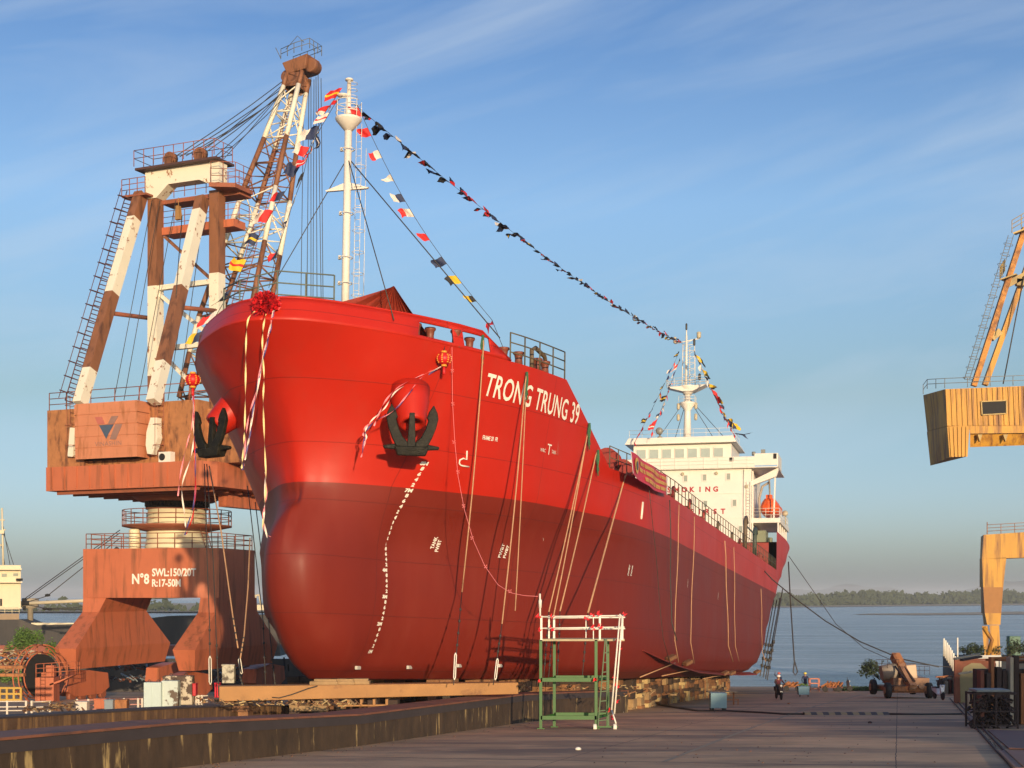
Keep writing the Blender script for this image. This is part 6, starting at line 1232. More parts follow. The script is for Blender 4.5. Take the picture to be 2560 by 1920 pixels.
# foliage helpers
M_leaf = mat('leaf_green', (.06, .10, .025), rough=.7, var=.5, scale=.6); M_leafd = mat('leaf_dark', (.03, .05, .018), rough=.8, var=.4, scale=.5); M_bark = mat('bark', (.09, .06, .04), rough=.9)
def bush(name, label, loc, rx, ry, rz, n, leaf, seed, m=M_leaf, cat='bush', group=None, stem=True):
    rg = random.Random(seed); r_ = empty(name, loc, label, cat, group); m_ = MB()
    cl = [(Vector((rg.uniform(-1, 1)*rx*.75, rg.uniform(-1, 1)*ry*.75, rz*rg.uniform(.35, .95))), rg.uniform(.25, .5)) for k in range(9)]
    for k in range(n):
        c, q = cl[rg.randrange(9)]; d_ = Vector((rg.gauss(0, 1), rg.gauss(0, 1), rg.gauss(0, .8))).normalized()*rg.random()**.4; p = c+Vector((d_.x*rx*q, d_.y*ry*q, d_.z*rz*q))
        if p.z < 0: p.z = abs(p.z)*.5
        a = Vector((rg.gauss(0, 1), rg.gauss(0, 1), rg.gauss(0, .6))).normalized()*leaf; b2 = a.cross(Vector((rg.gauss(0, 1), rg.gauss(0, 1), rg.gauss(0, 1)))).normalized()*leaf*.5
        m_.v += [tuple(p-a), tuple(p+b2), tuple(p+a), tuple(p-b2)]; k0 = len(m_.v)-4; m_.f.append((k0, k0+1, k0+2, k0+3)); m_.mi.append(0); m_.sm.append(False)
    m_.build('crown', m, r_, fixn=False)
    if stem:
        s_ = MB()
        for c, q in cl[:5]: s_.tube([(0, 0, 0), tuple(c*.6+Vector((0, 0, .05))), tuple(c)], max(.02, rz*.025), 5, r2=max(.008, rz*.008))
        s_.build('trunk', M_bark, r_)
    return r_
gb = G(2210, 1728); bush('water_bush', 'dark leafy bush at the water edge left of the crane carrier', P(2200, 1700, 150), 2.3, 1.5, 1.9, 900, .16, 31, M_leafd)
m_ = MB(); rg = random.Random(77)
for k in range(3500):
    x = rg.uniform(2100, 2330); p = G(x, 1727); p.y += rg.uniform(-1.5, 3); p.z = slip_z(p.y)+rg.uniform(0, .35); a = Vector((rg.gauss(0, 1), rg.gauss(0, 1), rg.gauss(0, 1))).normalized()*.12; b2 = a.orthogonal()*.5; m_.v += [tuple(p-a), tuple(p+b2), tuple(p+a), tuple(p-b2)]; k0 = len(m_.v)-4; m_.f.append((k0, k0+1, k0+2, k0+3)); m_.mi.append(0); m_.sm.append(False)
o_ = m_.build('water_plants', M_leaf, fixn=False); tag(o_, 'low green creeping plants at the water edge', 'plants', kind='stuff')
for i, x in enumerate((2425, 2445, 2515, 2560)): bush('quay_bush', ['low dark bush on the quay behind the guard posts', 'dark bush on the quay at the foot of the yellow crane', 'small dark bush on the quay left of the green cabinet', 'small dark bush on the quay right of the green cabinet'][i], Vector((P(x, 1642, 150).x, 150, 3.9)), 1.6, 1.4, 1.1+.5*(i > 1), 500, .13, 50+i, M_leafd)

# ---------------------------------------------------------------- far shore: sand bank, tree line, hills
M_sand = mat('sand', (.38, .30, .20), rough=.95, var=.15, scale=.05)
def shore(name, pts, z_, m):
    m_ = MB(); m_.face([Vector((p[0], p[1], z_)) for p in pts]); o_ = m_.build(name, m); return tag(o_, kind='structure')
def WX(x, Z): return (x-1280)/F*Z
shore('sand_bank', [(WX(1700, 1180), 1180), (WX(2200, 1400), 1400), (WX(3200, 2100), 2100), (WX(3200, 2700), 2700), (WX(1000, 2200), 2200), (WX(-500, 1700), 1700), (WX(-500, 1350), 1350)], .35, M_sand)
shore('sand_spit', [(WX(2130, 790), 790), (WX(2300, 765), 765), (WX(3000, 860), 860), (WX(3000, 1020), 1020), (WX(2500, 930), 930), (WX(2350, 860), 860), (WX(2180, 830), 830)], .2, M_sand)
# wood on the far bank: one dense belt of leaf clumps
rg = random.Random(15); m_ = MB()
for k in range(11000):
    x = rg.uniform(1850, 2700); Z_ = 1330+(x-1850)*.75+rg.uniform(0, 120); hh = 10.5+(x-1850)*.007+2.2*math.sin(x*.021)+1.6*math.sin(x*.09+1)+1.3*math.sin(x*.31)+rg.uniform(-1.5, 1.5)
    c = Vector((WX(x, Z_), Z_, hh*rg.random()**.6*.92)); s_ = rg.uniform(.9, 2.2)
    for q in range(3):
        a = Vector((rg.gauss(0, 1), rg.gauss(0, .5), rg.gauss(0, 1))).normalized()*s_; b2 = Vector((a.z, a.y*.3, -a.x)).normalized()*s_*.6; c2 = c+Vector((rg.gauss(0, 1.3), 0, rg.gauss(0, 1.0)))
        m_.v += [tuple(c2-a), tuple(c2+b2), tuple(c2+a), tuple(c2-b2)]; k0 = len(m_.v)-4; m_.f.append((k0, k0+1, k0+2, k0+3)); m_.mi.append(0); m_.sm.append(False)
o_ = m_.build('far_wood', mat('far_leaf', (.045, .06, .028), rough=.9, var=.6, scale=.05), fixn=False); tag(o_, 'dense belt of green trees along the far river bank', 'wood', kind='stuff')
m_ = MB(); prev = None; pts = []
for i in range(90):
    x = 1700+i*16; Z_ = 9000; h = 10+ (70 + 45*math.sin(i*.11+.6)+28*math.sin(i*.27)+12*math.sin(i*.8))*max(0, min(1, (i-4)/25)); pts.append((WX(x, Z_), Z_, max(6, h)))
for a, b_ in zip(pts[:-1], pts[1:]): m_.poly([(a[0], a[1]-400, 0), (b_[0], b_[1]-400, 0), b_, a, (b_[0], b_[1]+1200, 0), (a[0], a[1]+1200, 0)], [(0, 1, 2, 3), (3, 2, 4, 5)], True)
o_ = m_.build('hills', mat('hill', (.10, .12, .10), rough=1, var=.2, scale=.002)); tag(o_, kind='structure')
# ---------------------------------------------------------------- ropes, flags and decorations on and around the ship
def wpt(v): return SHIPM @ Vector(v)
def shellw(x, y, off=.25):
    p = hull_hit(x, y); return wpt(p+hull_normal(p.y, p.z)*off)
def bottle_screw(m_, a, b_, r=.032):
    d_ = (b_-a); x = d_.cross(Vector((0, 1, 0))).normalized()*r
    m_.tube([a, a.lerp(b_, .1)+x, a.lerp(b_, .9)+x, b_], .02, 5); m_.tube([a, a.lerp(b_, .1)-x, a.lerp(b_, .9)-x, b_], .02, 5)
def lashing(label, top, pts, foot, thick=.028, wire_from=None, screw=None, knot=None, group='mooring lashings hanging down the hull', m=None, cat='rope'):
    """top, pts, foot: world points from the rail to the ground"""
    allp = [top]+pts+[foot]; r_ = empty('lashing_rope', top, label, cat, group); loc = [p-top for p in allp]; k = wire_from if wire_from is not None else len(loc)-1
    m_ = MB(); m_.tube(loc[:k+1], thick, 6); m_.build('rope', m or M_rope, r_)
    if k < len(loc)-1:
        m_ = MB(); m_.tube(loc[k:], .018, 5)
        a, b_ = loc[k], loc[-1]
        for q in range(5): p = a.lerp(b_, .2+.13*q); m_.lathe(p-Vector((0, 0, .05)), [(.045, 0), (.045, .1)], 6)
        m_.build('wire', M_wire, r_)
    if screw: m_ = MB(); bottle_screw(m_, screw[0]-top, screw[1]-top); m_.build('turnbuckle', M_wh, r_)
    if knot: m_ = MB(); a = knot-top; m_.tube([a, a+Vector((.02, -.05, -.35)), a+Vector((-.03, -.04, -.8)), a+Vector((0, 0, -1.1))], .06, 6, r2=.03); m_.tube([a, a+Vector((-.06, -.05, -.4)), a+Vector((.02, 0, -.9))], .04, 5); m_.build('knot', mat('rope_green', (.04, .13, .06), rough=.9), r_)
    return r_
def hang(x0, y0, x1, y1, ztop, zfoot, n=4, bow=0):
    """points between frame positions with depths given"""
    return [P(x0+(x1-x0)*i/n+bow*math.sin(math.pi*i/n), y0+(y1-y0)*i/n, ztop+(zfoot-ztop)*i/n) for i in range(n+1)]
def dep(x, y, off=.2): return shellw(x, y, off).y
L1 = []
t_ = P(1207, 838, dep(1207, 860, .1)); zf = 50.6
q = hang(1209, 862, 1155, 1480, t_.y-.1, dep(1150, 1400)-1.2, 5, 4)
lashing('tan lashing rope with green knot at the bulwark end, left of the name', t_, q, P(1134, 1712, zf), wire_from=6, screw=(P(1139, 1632, zf+.2), P(1136, 1700, zf)), knot=t_)
t_ = shellw(1312, 930, .1); q = hang(1313, 960, 1255, 1560, t_.y-.1, 52.5, 5, 3)
lashing('tan lashing rope crossing the letter G of the name', t_, q, P(1233, 1712, 51.5), wire_from=6, screw=(P(1244, 1646, 51.8), P(1238, 1700, 51.6)), knot=t_)
t_ = shellw(1314, 990, .1); q = hang(1314, 1000, 1288, 1527, t_.y, 53.5, 4, 1)
lashing('thinner tan rope just right of the letter G', t_, q[:-1], q[-1], thick=.022)
t_ = shellw(1468, 1058, .1)
for i, (x1, y1, lab) in enumerate(((1372, 1530, 'leftmost of the tan ropes fanning down behind the scaffold'), (1384, 1540, 'middle one of the tan ropes fanning down behind the scaffold'))):
    q = hang(1466, 1100, x1, y1, t_.y, 55.5, 4, 2); lashing(lab, t_, q, P(x1-14, 1712, 54.5), wire_from=5, thick=.028, knot=t_ if i == 0 else None)
t_ = shellw(1490, 1125, .1); q = hang(1489, 1140, 1400, 1528, t_.y, 55.5, 4, 2); lashing('rightmost of the tan ropes fanning down behind the scaffold, with green knot', t_, q, P(1393, 1700, 55), wire_from=5, thick=.03, knot=t_)
t_ = shellw(1563, 1180, .1); q = hang(1560, 1200, 1470, 1532, t_.y, 57, 4, 0); lashing('tan rope sloping from the winches to the scaffold railing', t_, q, P(1455, 1700, 56), wire_from=5, thick=.04)
for (x0, y0, x1, y1, m, th, lab) in ((1612, 1214, 1652, 1745, M_wire, .03, 'dark thin wire falling from the left end of the red banner'), (1664, 1250, 1668, 1600, M_wire, .05, 'dark cable falling just right of the red banner'), (1688, 1262, 1674, 1648, M_rope, .04, 'tan rope falling to the front timber on the bilge keel'), (1727, 1292, 1714, 1662, M_rope, .04, 'tan rope falling to the second timber on the bilge keel'), (1804, 1352, 1814, 1684, M_rope, .055, 'left of the two close tan ropes near the dark hull panel'), (1827, 1368, 1830, 1684, M_rope, .04, 'right of the two close tan ropes near the dark hull panel'), (1896, 1472, 1899, 1668, M_rope, .04, 'tan rope nearest the stern')):
    a = shellw(x0, y0, .2); b_ = shellw(x1, min(y1, 1650), .5); q = [shellw(x0+(x1-x0)*i/8, y0+(min(y1, 1650)-y0)*i/8, .22)+SP*(.02*math.sin(i*1.3+x0)) for i in range(1, 8)]; lashing(lab, a, q, b_, thick=th*.6, m=m)
# timbers on the bilge keel with ropes to the slip
for i, (x, y) in enumerate(((1664, 1640), (1706, 1652), (1806, 1674), (1822, 1674), (1886, 1672))):
    c = shellw(x, y, .3); m_ = MB(); m_.cbox((0, 0, 0), (.5, .36, .2), .3); o_ = m_.build('chafing_timber', M_blk[2], bevel=.03); o_.location = c; o_.rotation_euler = (.2, -.3, .3); tag(o_, ['front', 'second', 'third', 'fourth', 'rear'][i]+' timber chock on the bilge keel counted from the bow', 'timber chock', 'timber chocks on the bilge keel')
for i, (xa, ya, xb, yb) in enumerate(((1668, 1650, 1600, 1693), (1712, 1664, 1655, 1690), (1812, 1680, 1757, 1697), (1826, 1682, 1792, 1691))):
    a = shellw(xa, min(ya, 1672), .45); b_ = a.copy(); b_ = P(xb, yb, a.y-3.0); m_ = MB(); m_.tube([(0, 0, 0), b_-a], .028, 6); o_ = m_.build('bilge_rope', M_rope); o_.location = a; tag(o_, ['front', 'second', 'third', 'rear'][i]+' short tan rope slanting from the bilge keel to the blocks', 'rope', 'ropes tied to the bilge keel')
# lashings at the starboard bow
for i, (pts, lab, scr) in enumerate((
    ([(511, 1160, 62), (518, 1400, 60), (524, 1560, 59), (526, 1715, 58)], 'leftmost dark lashing hanging below the starboard anchor', (525, 1640, 526, 1712)),
    ([(517, 1160, 62), (533, 1400, 60), (541, 1600, 58.5), (547, 1740, 57.5)], 'second dark lashing from the left below the starboard anchor', None),
    ([(523, 1165, 62), (553, 1330, 60), (582, 1540, 58), (595, 1620, 57)], 'tan lashing slanting right from the starboard anchor', None),
    ([(625, 1345, 61), (620, 1470, 60), (610, 1590, 58), (601, 1645, 57)], 'tan lashing slanting left onto the large shackle', None),
    ([(598, 1640, 57), (600, 1690, 56.5), (610, 1725, 56)], 'short wire with a pale turnbuckle hanging under the two tan lashings', (598, 1645, 604, 1685)),
    ([(619, 1215, 63), (638, 1380, 61), (658, 1555, 60), (664, 1720, 59)], 'left one of the two dark wires beside the bulbous bow', None),
    ([(638, 1255, 63), (662, 1450, 61), (680, 1640, 60), (690, 1730, 59)], 'right one of the two dark wires beside the bulbous bow', None))):
    w_ = [P(*p) for p in pts]; r_ = empty('lashing_rope', w_[0], lab, 'rope', 'lashings at the starboard bow'); m_ = MB(); m_.tube([p-w_[0] for p in w_], .03 if i in (2, 3) else .022, 5); m_.build('rope', M_rope if i in (2, 3) else M_wire, r_)
    m_ = MB(); a, b_ = w_[-2]-w_[0], w_[-1]-w_[0]
    for k in range(4): m_.lathe(a.lerp(b_, .1+.22*k), [(.05, -.05), (.05, .05)], 6)
    m_.build('clamp', M_wire, r_)
    if scr: m_ = MB(); bottle_screw(m_, P(scr[0], scr[1], 57)-w_[0], P(scr[2], scr[3], 57)-w_[0], .045); m_.build('turnbuckle', M_wh, r_)
# stern lashings and long mooring cable
for i, (x0, y0, x1, y1) in enumerate(((1935, 1500, 1900, 1690), (1942, 1500, 1908, 1693), (1950, 1495, 1914, 1697), (1957, 1470, 1918, 1700))):
    a, b_ = P(x0, y0, 136), P(x1, y1, 128); m_ = MB(); m_.tube([(0, 0, 0), (b_-a)*.5, b_-a], .05, 5)
    for k in range(4): m_.lathe((b_-a)*(.6+.09*k), [(.12, -.15), (.12, .15)], 6)
    o_ = m_.build('stern_lashing', M_wire); o_.location = a; tag(o_, ['leftmost', 'second', 'third', 'rightmost'][i]+' of the four dark wires under the stern counted from the left', 'wire', 'dark wires under the stern')
def cable(name, pts, r_, m, label, cat='cable'):
    w_ = [P(*p) for p in pts]; m_ = MB(); m_.tube([p-w_[0] for p in w_], r_, 6); o_ = m_.build(name, m); o_.location = w_[0]; return tag(o_, label, cat)
cable('mooring_cable', [(1871, 1385, 118), (1930, 1448, 117), (1990, 1498, 115), (2063, 1552, 113), (2150, 1604, 111), (2252, 1647, 108), (2347, 1667, 106)], .05, M_wire, 'long sagging mooring cable from the stern rail across the river to the crane carrier')
cable('stern_wire', [(1972, 1390, 140), (2035, 1480, 137), (2090, 1560, 134), (2160, 1620, 131), (2240, 1655, 128), (2420, 1672, 124)], .03, M_wire, 'thin wire from the stern corner running right over the river')
m_ = MB(); w_ = [P(*p) for p in ((1971, 1405, 140), (1976, 1500, 136), (1983, 1610, 132), (1986, 1655, 131), (1983, 1680, 131), (1988, 1688, 131), (1994, 1680, 131), (1987, 1655, 131))]; m_.tube([p-w_[0] for p in w_], .06, 6); o_ = m_.build('hanging_line', M_wire); o_.location = w_[0]; tag(o_, 'dark line hanging from the stern corner with a loop at its end', 'line')

# red line with bows from the deck to the scaffold pole
w_ = [P(1130, 868, dep(1130, 890)), P(1131, 1000, dep(1131, 1000)), P(1137, 1105, 52.5), P(1145, 1190, 52), P(1160, 1270, 51.5), P(1183, 1350, 51), P(1212, 1415, 50.5), P(1245, 1462, 50.2), P(1277, 1482, 49.9), P(1310, 1489, 49.7), P(1345, 1491, 49.6)]
M_pink = mat('ribbon_pink', (.78, .22, .22), rough=.6); r_ = empty('launching_ribbon', w_[0], 'thin pink line with small bows curving from the deck down to the scaffold pole', 'ribbon'); m_ = MB(); m_.tube([p-w_[0] for p in w_], .010, 5); m_.build('line', M_pink, r_)
for x, y in ((1131, 927), (1132, 1010), (1135, 1105), (1145, 1180), (1159, 1265), (1180, 1345), (1214, 1416), (1275, 1478)):
    i = min(range(len(w_)-1), key=lambda k: abs((HY-F*(w_[k].z-CZ)/w_[k].y)-y)); c = P(x, y, w_[i].y)-w_[0]; m_ = MB()
    for a in (.6, 2.2, 3.9, 5.4): m_.face([c, c+Vector((math.cos(a)*.075, -.02, math.sin(a)*.075)), c+Vector((math.cos(a+.5)*.07, -.04, math.sin(a+.5)*.07))])
    m_.build('bow', M_pink, r_, fixn=False)

# lanterns, rosette, ribbons
M_lan = mat('lantern_red', (.55, .01, .012), rough=.5); M_gold = mat('lantern_gold', (.75, .33, .04), rough=.4); M_rp = mat('ribbon_rose', (.85, .25, .28), rough=.6); M_rb = mat('ribbon_blue', (.06, .05, .20), rough=.6); M_ry = mat('ribbon_cream', (.82, .66, .30), rough=.6); M_rw = mat('ribbon_white', (.85, .72, .62), rough=.6)
def ribbon(parent, o0, pts, m, w_=.07, ph=0):
    c = [Vector(p)-o0 for p in pts]; n_ = 6; fine_ = []
    for i in range(len(c)-1):
        p0, p1, p2, p3 = c[max(i-1, 0)], c[i], c[i+1], c[min(i+2, len(c)-1)]
        for k in range(n_): t = k/n_; fine_.append(.5*((2*p1)+(-p0+p2)*t+(2*p0-5*p1+4*p2-p3)*t*t+(-p0+3*p1-3*p2+p3)*t**3))
    fine_.append(c[-1]); m_ = MB(); v = []
    for i, p in enumerate(fine_):
        a = ph+i*.55; s_ = Vector((math.cos(a), math.sin(a)*.8, .15))*w_/2; v += [p-s_, p+s_]
    m_.poly(v, [(2*i, 2*i+1, 2*i+3, 2*i+2) for i in range(len(fine_)-1)], True); return m_.build('ribbon', m, parent, fixn=False)
def lantern(x, y, Z_, d_, label, top):
    c = P(x, y, Z_); r_ = empty('lantern', c, label, 'lantern', 'red paper lanterns on the bow'); r2 = d_/2; m_ = MB()
    n_ = 22; prof_ = [(r2*.35, -r2*.86), (r2*.75, -r2*.6), (r2*.97, -r2*.25), (r2, 0), (r2*.97, r2*.25), (r2*.75, r2*.6), (r2*.35, r2*.86)]; m_.lathe((0, 0, 0), prof_, n_); m_.build('globe', M_lan, r_)
    for k in range(7):
        a = math.tau*k/7; m_ = MB(); 
        for j in range(5): q = Vector((math.cos(a)*r2*(.98-.1*abs(j-2)), math.sin(a)*r2*(.98-.1*abs(j-2)), (j-2)*r2*.25)); m_.cbox(tuple(q*1.02), (.05+.03*(j % 2), .05, .04), a)
        m_.build('gilt_sign', M_gold, r_)
    m_ = MB(); m_.lathe((0, 0, r2*.82), [(r2*.4, 0), (r2*.4, .07)], 12); m_.lathe((0, 0, -r2*.82-.07), [(r2*.4, 0), (r2*.4, .07)], 12); m_.build('rim', M_gold, r_)
    m_ = MB(); m_.lathe((0, 0, -r2*.9-.35), [(.02, 0), (.06, .05), (.05, .3)], 8); m_.build('tassel', M_lan, r_); m_ = MB(); m_.tube([(0, 0, r2*.9), P(*top)-c], .01, 4); m_.build('cord', M_wire, r_); return r_
zl = dep(1110, 893, .55); lantern(1110, 897, zl, .52, 'red and gold lantern above the port anchor, beside the name', (1112, 866, zl+.2))
c = P(1108, 915, zl); r_ = empty('ribbon_bundle', c, 'pink and blue ribbons blown left from the lantern over the port anchor', 'ribbons')
Zb = 50.0
for k, (pts, m) in enumerate((([(1105, 915, zl), (1060, 935, zl), (1000, 965, Zb+.6), (965, 1000, Zb), (945, 1040, Zb), (935, 1065, Zb)], M_rp), ([(1106, 915, zl), (1050, 952, zl), (1018, 990, Zb+.3), (985, 1025, Zb), (935, 1055, Zb), (915, 1080, Zb), (912, 1090, Zb), (905, 1140, Zb)], M_rb), ([(1106, 916, zl), (1058, 940, zl), (1020, 985, Zb+.3), (980, 1030, Zb), (920, 1062, Zb), (908, 1085, Zb), (913, 1100, Zb), (903, 1143, Zb)], M_rp), ([(1107, 914, zl), (1040, 950, zl), (990, 978, Zb+.4), (962, 1020, Zb), (930, 1050, Zb), (914, 1075, Zb), (916, 1095, Zb), (907, 1120, Zb)], M_rw))): ribbon(r_, c, [P(*p) for p in pts], m, .06, k)
zs = 54.3; lantern(482, 950, zs, .56, 'red and gold lantern hanging at the starboard bow left of the hull', (494, 930, zs+.3))
c = P(482, 975, zs); r_ = empty('ribbon_bundle', c, 'pink, white and blue ribbons trailing below the starboard lantern', 'ribbons')
for k, (pts, m) in enumerate((([(482, 975, zs), (481, 1060, zs), (470, 1100, zs), (452, 1180, zs), (445, 1240, zs)], M_rp), ([(482, 975, zs), (484, 1080, zs), (478, 1140, zs), (455, 1215, zs), (462, 1290, zs), (464, 1320, zs)], M_rw), ([(484, 975, zs), (486, 1100, zs), (489, 1200, zs), (484, 1280, zs), (466, 1335, zs)], M_lan), ([(483, 975, zs), (488, 1150, zs), (486, 1250, zs), (470, 1310, zs), (462, 1338, zs)], M_rb))): ribbon(r_, c, [P(*p) for p in pts], m, .06, k)
zr_ = (SHIPM @ sonw(663, 757, 0)).y-.15; c = P(664, 758, zr_); r_ = empty('rosette', c, 'large crumpled red cloth rosette tied to the stem head', 'rosette'); m_ = MB(); rg = random.Random(6)
for k in range(900):
    d_ = Vector((rg.gauss(0, 1), rg.gauss(0, 1), rg.gauss(0, 1))).normalized(); p = Vector((d_.x*.46, d_.y*.26, d_.z*.38))*rg.uniform(.75, 1.0); a = Vector((rg.gauss(0, 1), rg.gauss(0, 1), rg.gauss(0, 1))).normalized()*rg.uniform(.05, .12); b2 = d_*rg.uniform(.03, .1)+Vector((rg.gauss(0, 1), rg.gauss(0, 1), rg.gauss(0, 1)))*.03
    m_.cur = k % 2; m_.v += [tuple(p-a), tuple(p+b2), tuple(p+a), tuple(p-b2)]; k0 = len(m_.v)-4; m_.f.append((k0, k0+1, k0+2, k0+3)); m_.mi.append(m_.cur); m_.sm.append(False)
m_.build('cloth', [mat('rosette_red', (.62, .008, .014), rough=.55), mat('rosette_dark', (.34, .004, .01), rough=.6)], r_, fixn=False)
z2 = zr_-.1
for k, (pts, m) in enumerate((([(637, 778, z2), (620, 800, z2), (615, 860, z2), (614, 950, z2), (612, 1060, z2), (610, 1100, z2+.2), (606, 1150, z2), (604, 1172, z2)], M_ry), ([(665, 785, z2), (658, 820, z2), (656, 870, z2), (660, 940, z2), (658, 1000, z2), (661, 1100, z2+.3), (665, 1200, z2+.4), (662, 1260, z2+.5), (655, 1330, z2+.5)], M_ry), ([(683, 775, z2), (677, 810, z2), (668, 850, z2), (655, 900, z2), (640, 980, z2), (622, 1040, z2), (614, 1100, z2), (610, 1165, z2)], M_rp), ([(684, 776, z2), (679, 812, z2), (670, 850, z2), (650, 930, z2), (635, 1010, z2), (626, 1080, z2), (618, 1120, z2), (606, 1175, z2)], M_rb), ([(684, 776, z2), (675, 820, z2), (660, 880, z2), (648, 950, z2), (628, 1060, z2), (620, 1110, z2), (612, 1150, z2)], M_rw), ([(664, 1180, z2+.4), (666, 1240, z2+.5), (658, 1290, z2+.5), (664, 1330, z2+.6), (676, 1342, z2+.7)], M_rp), ([(663, 1180, z2+.4), (662, 1250, z2+.5), (660, 1300, z2+.5), (668, 1345, z2+.6)], M_rw))): ribbon(r_, c, [P(*p) for p in pts], m, .06, k*.7)

# dark red tarpaulin tent behind the bulwark
al_ = sonh(985, 716, 14.25); ap = wpt(al_); o0 = ap; M_tarp = mat('tarp_maroon', (.30, .035, .015), rough=.7, var=.25, scale=2, bump=.3)
bs = [(-2.5, -.1, 13.7), (-2.0, .6, 12.7), (-.9, .9, 12.15), (-.1, 1.2, 12.15), (.5, 1.5, 12.15), (1.1, 1.1, 12.5), (1.05, .4, 12.7)]
m_ = MB(); ring = [wpt((al_.x+x, al_.y+y, h)) for x, y, h in bs]; fine_ = []
for a, b_ in zip(ring[:-1], ring[1:]): fine_ += [a.lerp(b_, i/4) for i in range(4)]
fine_.append(ring[-1]); v = []
for i, p in enumerate(fine_):
    for k in range(5):
        t = k/4; q = ap.lerp(p, t); q = q+Vector((0, -.08 if i % 2 else .08, -.15*t*(1-t))); v.append(q-o0)
m_.poly(v, [(i*5+k, (i+1)*5+k, (i+1)*5+k+1, i*5+k+1) for i in range(len(fine_)-1) for k in range(4)]); o_ = m_.build('tarpaulin', M_tarp, solid=.02, fixn=False); o_.location = o0; tag(o_, 'dark red tarpaulin tent pitched behind the bow bulwark', 'tarpaulin')
# banner on the main deck rail
M_ban = mat('banner_red', (.55, .012, .045), rough=.45, var=.12, scale=2, bump=.3, bscale=3); M_yl = mat('banner_yellow', (.70, .42, .10), rough=.6); wb = 9.62
A0, A1, B1, B0 = sonw(1577, 1128, wb), sonw(1666, 1190, wb+.12), sonw(1668, 1238, wb+.12), sonw(1580, 1184, wb)
r_ = empty('banner', wpt(A0), 'long red banner with a round emblem and yellow writing on the deck rail', 'banner'); r_.matrix_world = frame(wpt(A0), SP, SA, SU); o0 = A0.copy()
def bp_(s, t, off=0):
    p = A0.lerp(A1, s).lerp(B0.lerp(B1, s), t); return p-o0+Vector((off+.05*math.sin(s*14+t*2), 0, -.12*math.sin(s*math.pi)*t))
m_ = MB(); n_ = 24
m_.poly([bp_(i/n_, j/4) for i in range(n_+1) for j in range(5)], [(i*5+j, (i+1)*5+j, (i+1)*5+j+1, i*5+j+1) for i in range(n_) for j in range(4)], True); m_.build('cloth', M_ban, r_, fixn=False)
m_ = MB(); m_.poly([bp_(s, t, .02) for s, t in ((-.015, 0), (.0, 0), (.0, 1), (-.015, 1))], [(0, 1, 2, 3)]); m_.poly([bp_(s, t, .02) for s, t in ((.955, .05), (1, .05), (1, 1), (.955, 1))], [(0, 1, 2, 3)]); m_.build('edge_strip', M_wh, r_, fixn=False)
m_ = MB(); m_.poly([bp_(.11+.065*math.cos(a*math.tau/20), .5+.34*math.sin(a*math.tau/20), .04) for a in range(20)], [tuple(range(20))]); em = m_.build('emblem', M_yl, r_, fixn=False)
m_ = MB(); m_.poly([bp_(.11+.035*math.cos(a*math.tau/16), .5+.2*math.sin(a*math.tau/16), .06) for a in range(16)], [tuple(range(16))]); m_.build('emblem_core', mat('emblem_dark', (.08, .10, .12), rough=.6), em, fixn=False)
rg = random.Random(12); m_ = MB()
for t0, s0, s1 in ((.14, .24, .93), (.42, .22, .94), (.70, .34, .90)):
    s = s0
    while s < s1: w2 = rg.uniform(.012, .022); m_.poly([bp_(s, t0, .035), bp_(s+w2, t0, .035), bp_(s+w2, t0+.17, .035), bp_(s, t0+.17, .035)], [(0, 1, 2, 3)]); s += w2+rg.choice((.006, .006, .006, .02))
m_.build('writing', M_yl, r_, fixn=False)

# signal flags
FM = {k: mat('flag_'+k, v, rough=.7, var=.06, scale=4) for k, v in dict(red=(.58, .015, .015), white=(.66, .60, .54), yellow=(.66, .44, .02), navy=(.018, .03, .085), black=(.02, .02, .022), blue=(.02, .05, .18)).items()}
CB = [('red', 'white'), ('navy', 'yellow'), ('red', 'yellow'), ('navy', 'white'), ('black', 'yellow'), ('red', 'navy'), ('blue', 'white'), ('white', 'red'), ('yellow', 'black'), ('red', 'red'), ('navy', 'navy'), ('white', 'white')]
def flag(parent, o0, p, size, rg, wind, along=Vector((0, 0, -1)), cb=None):
    c1, c2 = cb or CB[rg.randrange(len(CB))]; m_ = MB(); nx, ny = 7, 5; v = []; along = along.normalized()
    ph = rg.uniform(0, 6); fold = rg.uniform(.25, .7); lift = rg.uniform(-.5, .35); kind = rg.choice((0, 0, 1, 2)); w2 = size*rg.uniform(.9, 1.25); sh = size*.85
    wd = (wind+Vector((rg.uniform(-.3, .3), rg.uniform(-.5, .5), lift))).normalized(); nr = wd.cross(along).normalized()
    for i in range(nx+1):
        for j in range(ny+1):
            s, t = i/nx, j/ny; tt = t-.5
            if kind == 2: tt *= 1-.75*s
            q = p+along*(tt*sh)+wd*(s*w2*(1-.25*fold*abs(math.sin(ph+t*3))))+nr*(size*fold*.42*math.sin(ph+s*5.5+t*2.2)*s**.5)+Vector((0, 0, -size*.28*fold*s*s))+along*(size*.12*math.sin(ph*2+s*7)*s)
            v.append(q-o0)
    k0 = len(m_.v); m_.v += [tuple(q) for q in v]
    for i in range(nx):
        for j in range(ny):
            m_.f.append((k0+i*(ny+1)+j, k0+(i+1)*(ny+1)+j, k0+(i+1)*(ny+1)+j+1, k0+i*(ny+1)+j+1)); m_.sm.append(True)
            m_.mi.append((0 if i < nx/2 else 1) if kind == 0 else ((0 if (j != 2) else 1) if kind == 1 else (0 if j < 3 else 1)))
    return m_.build('flag', [FM[c1], FM[c2]], parent, fixn=False)
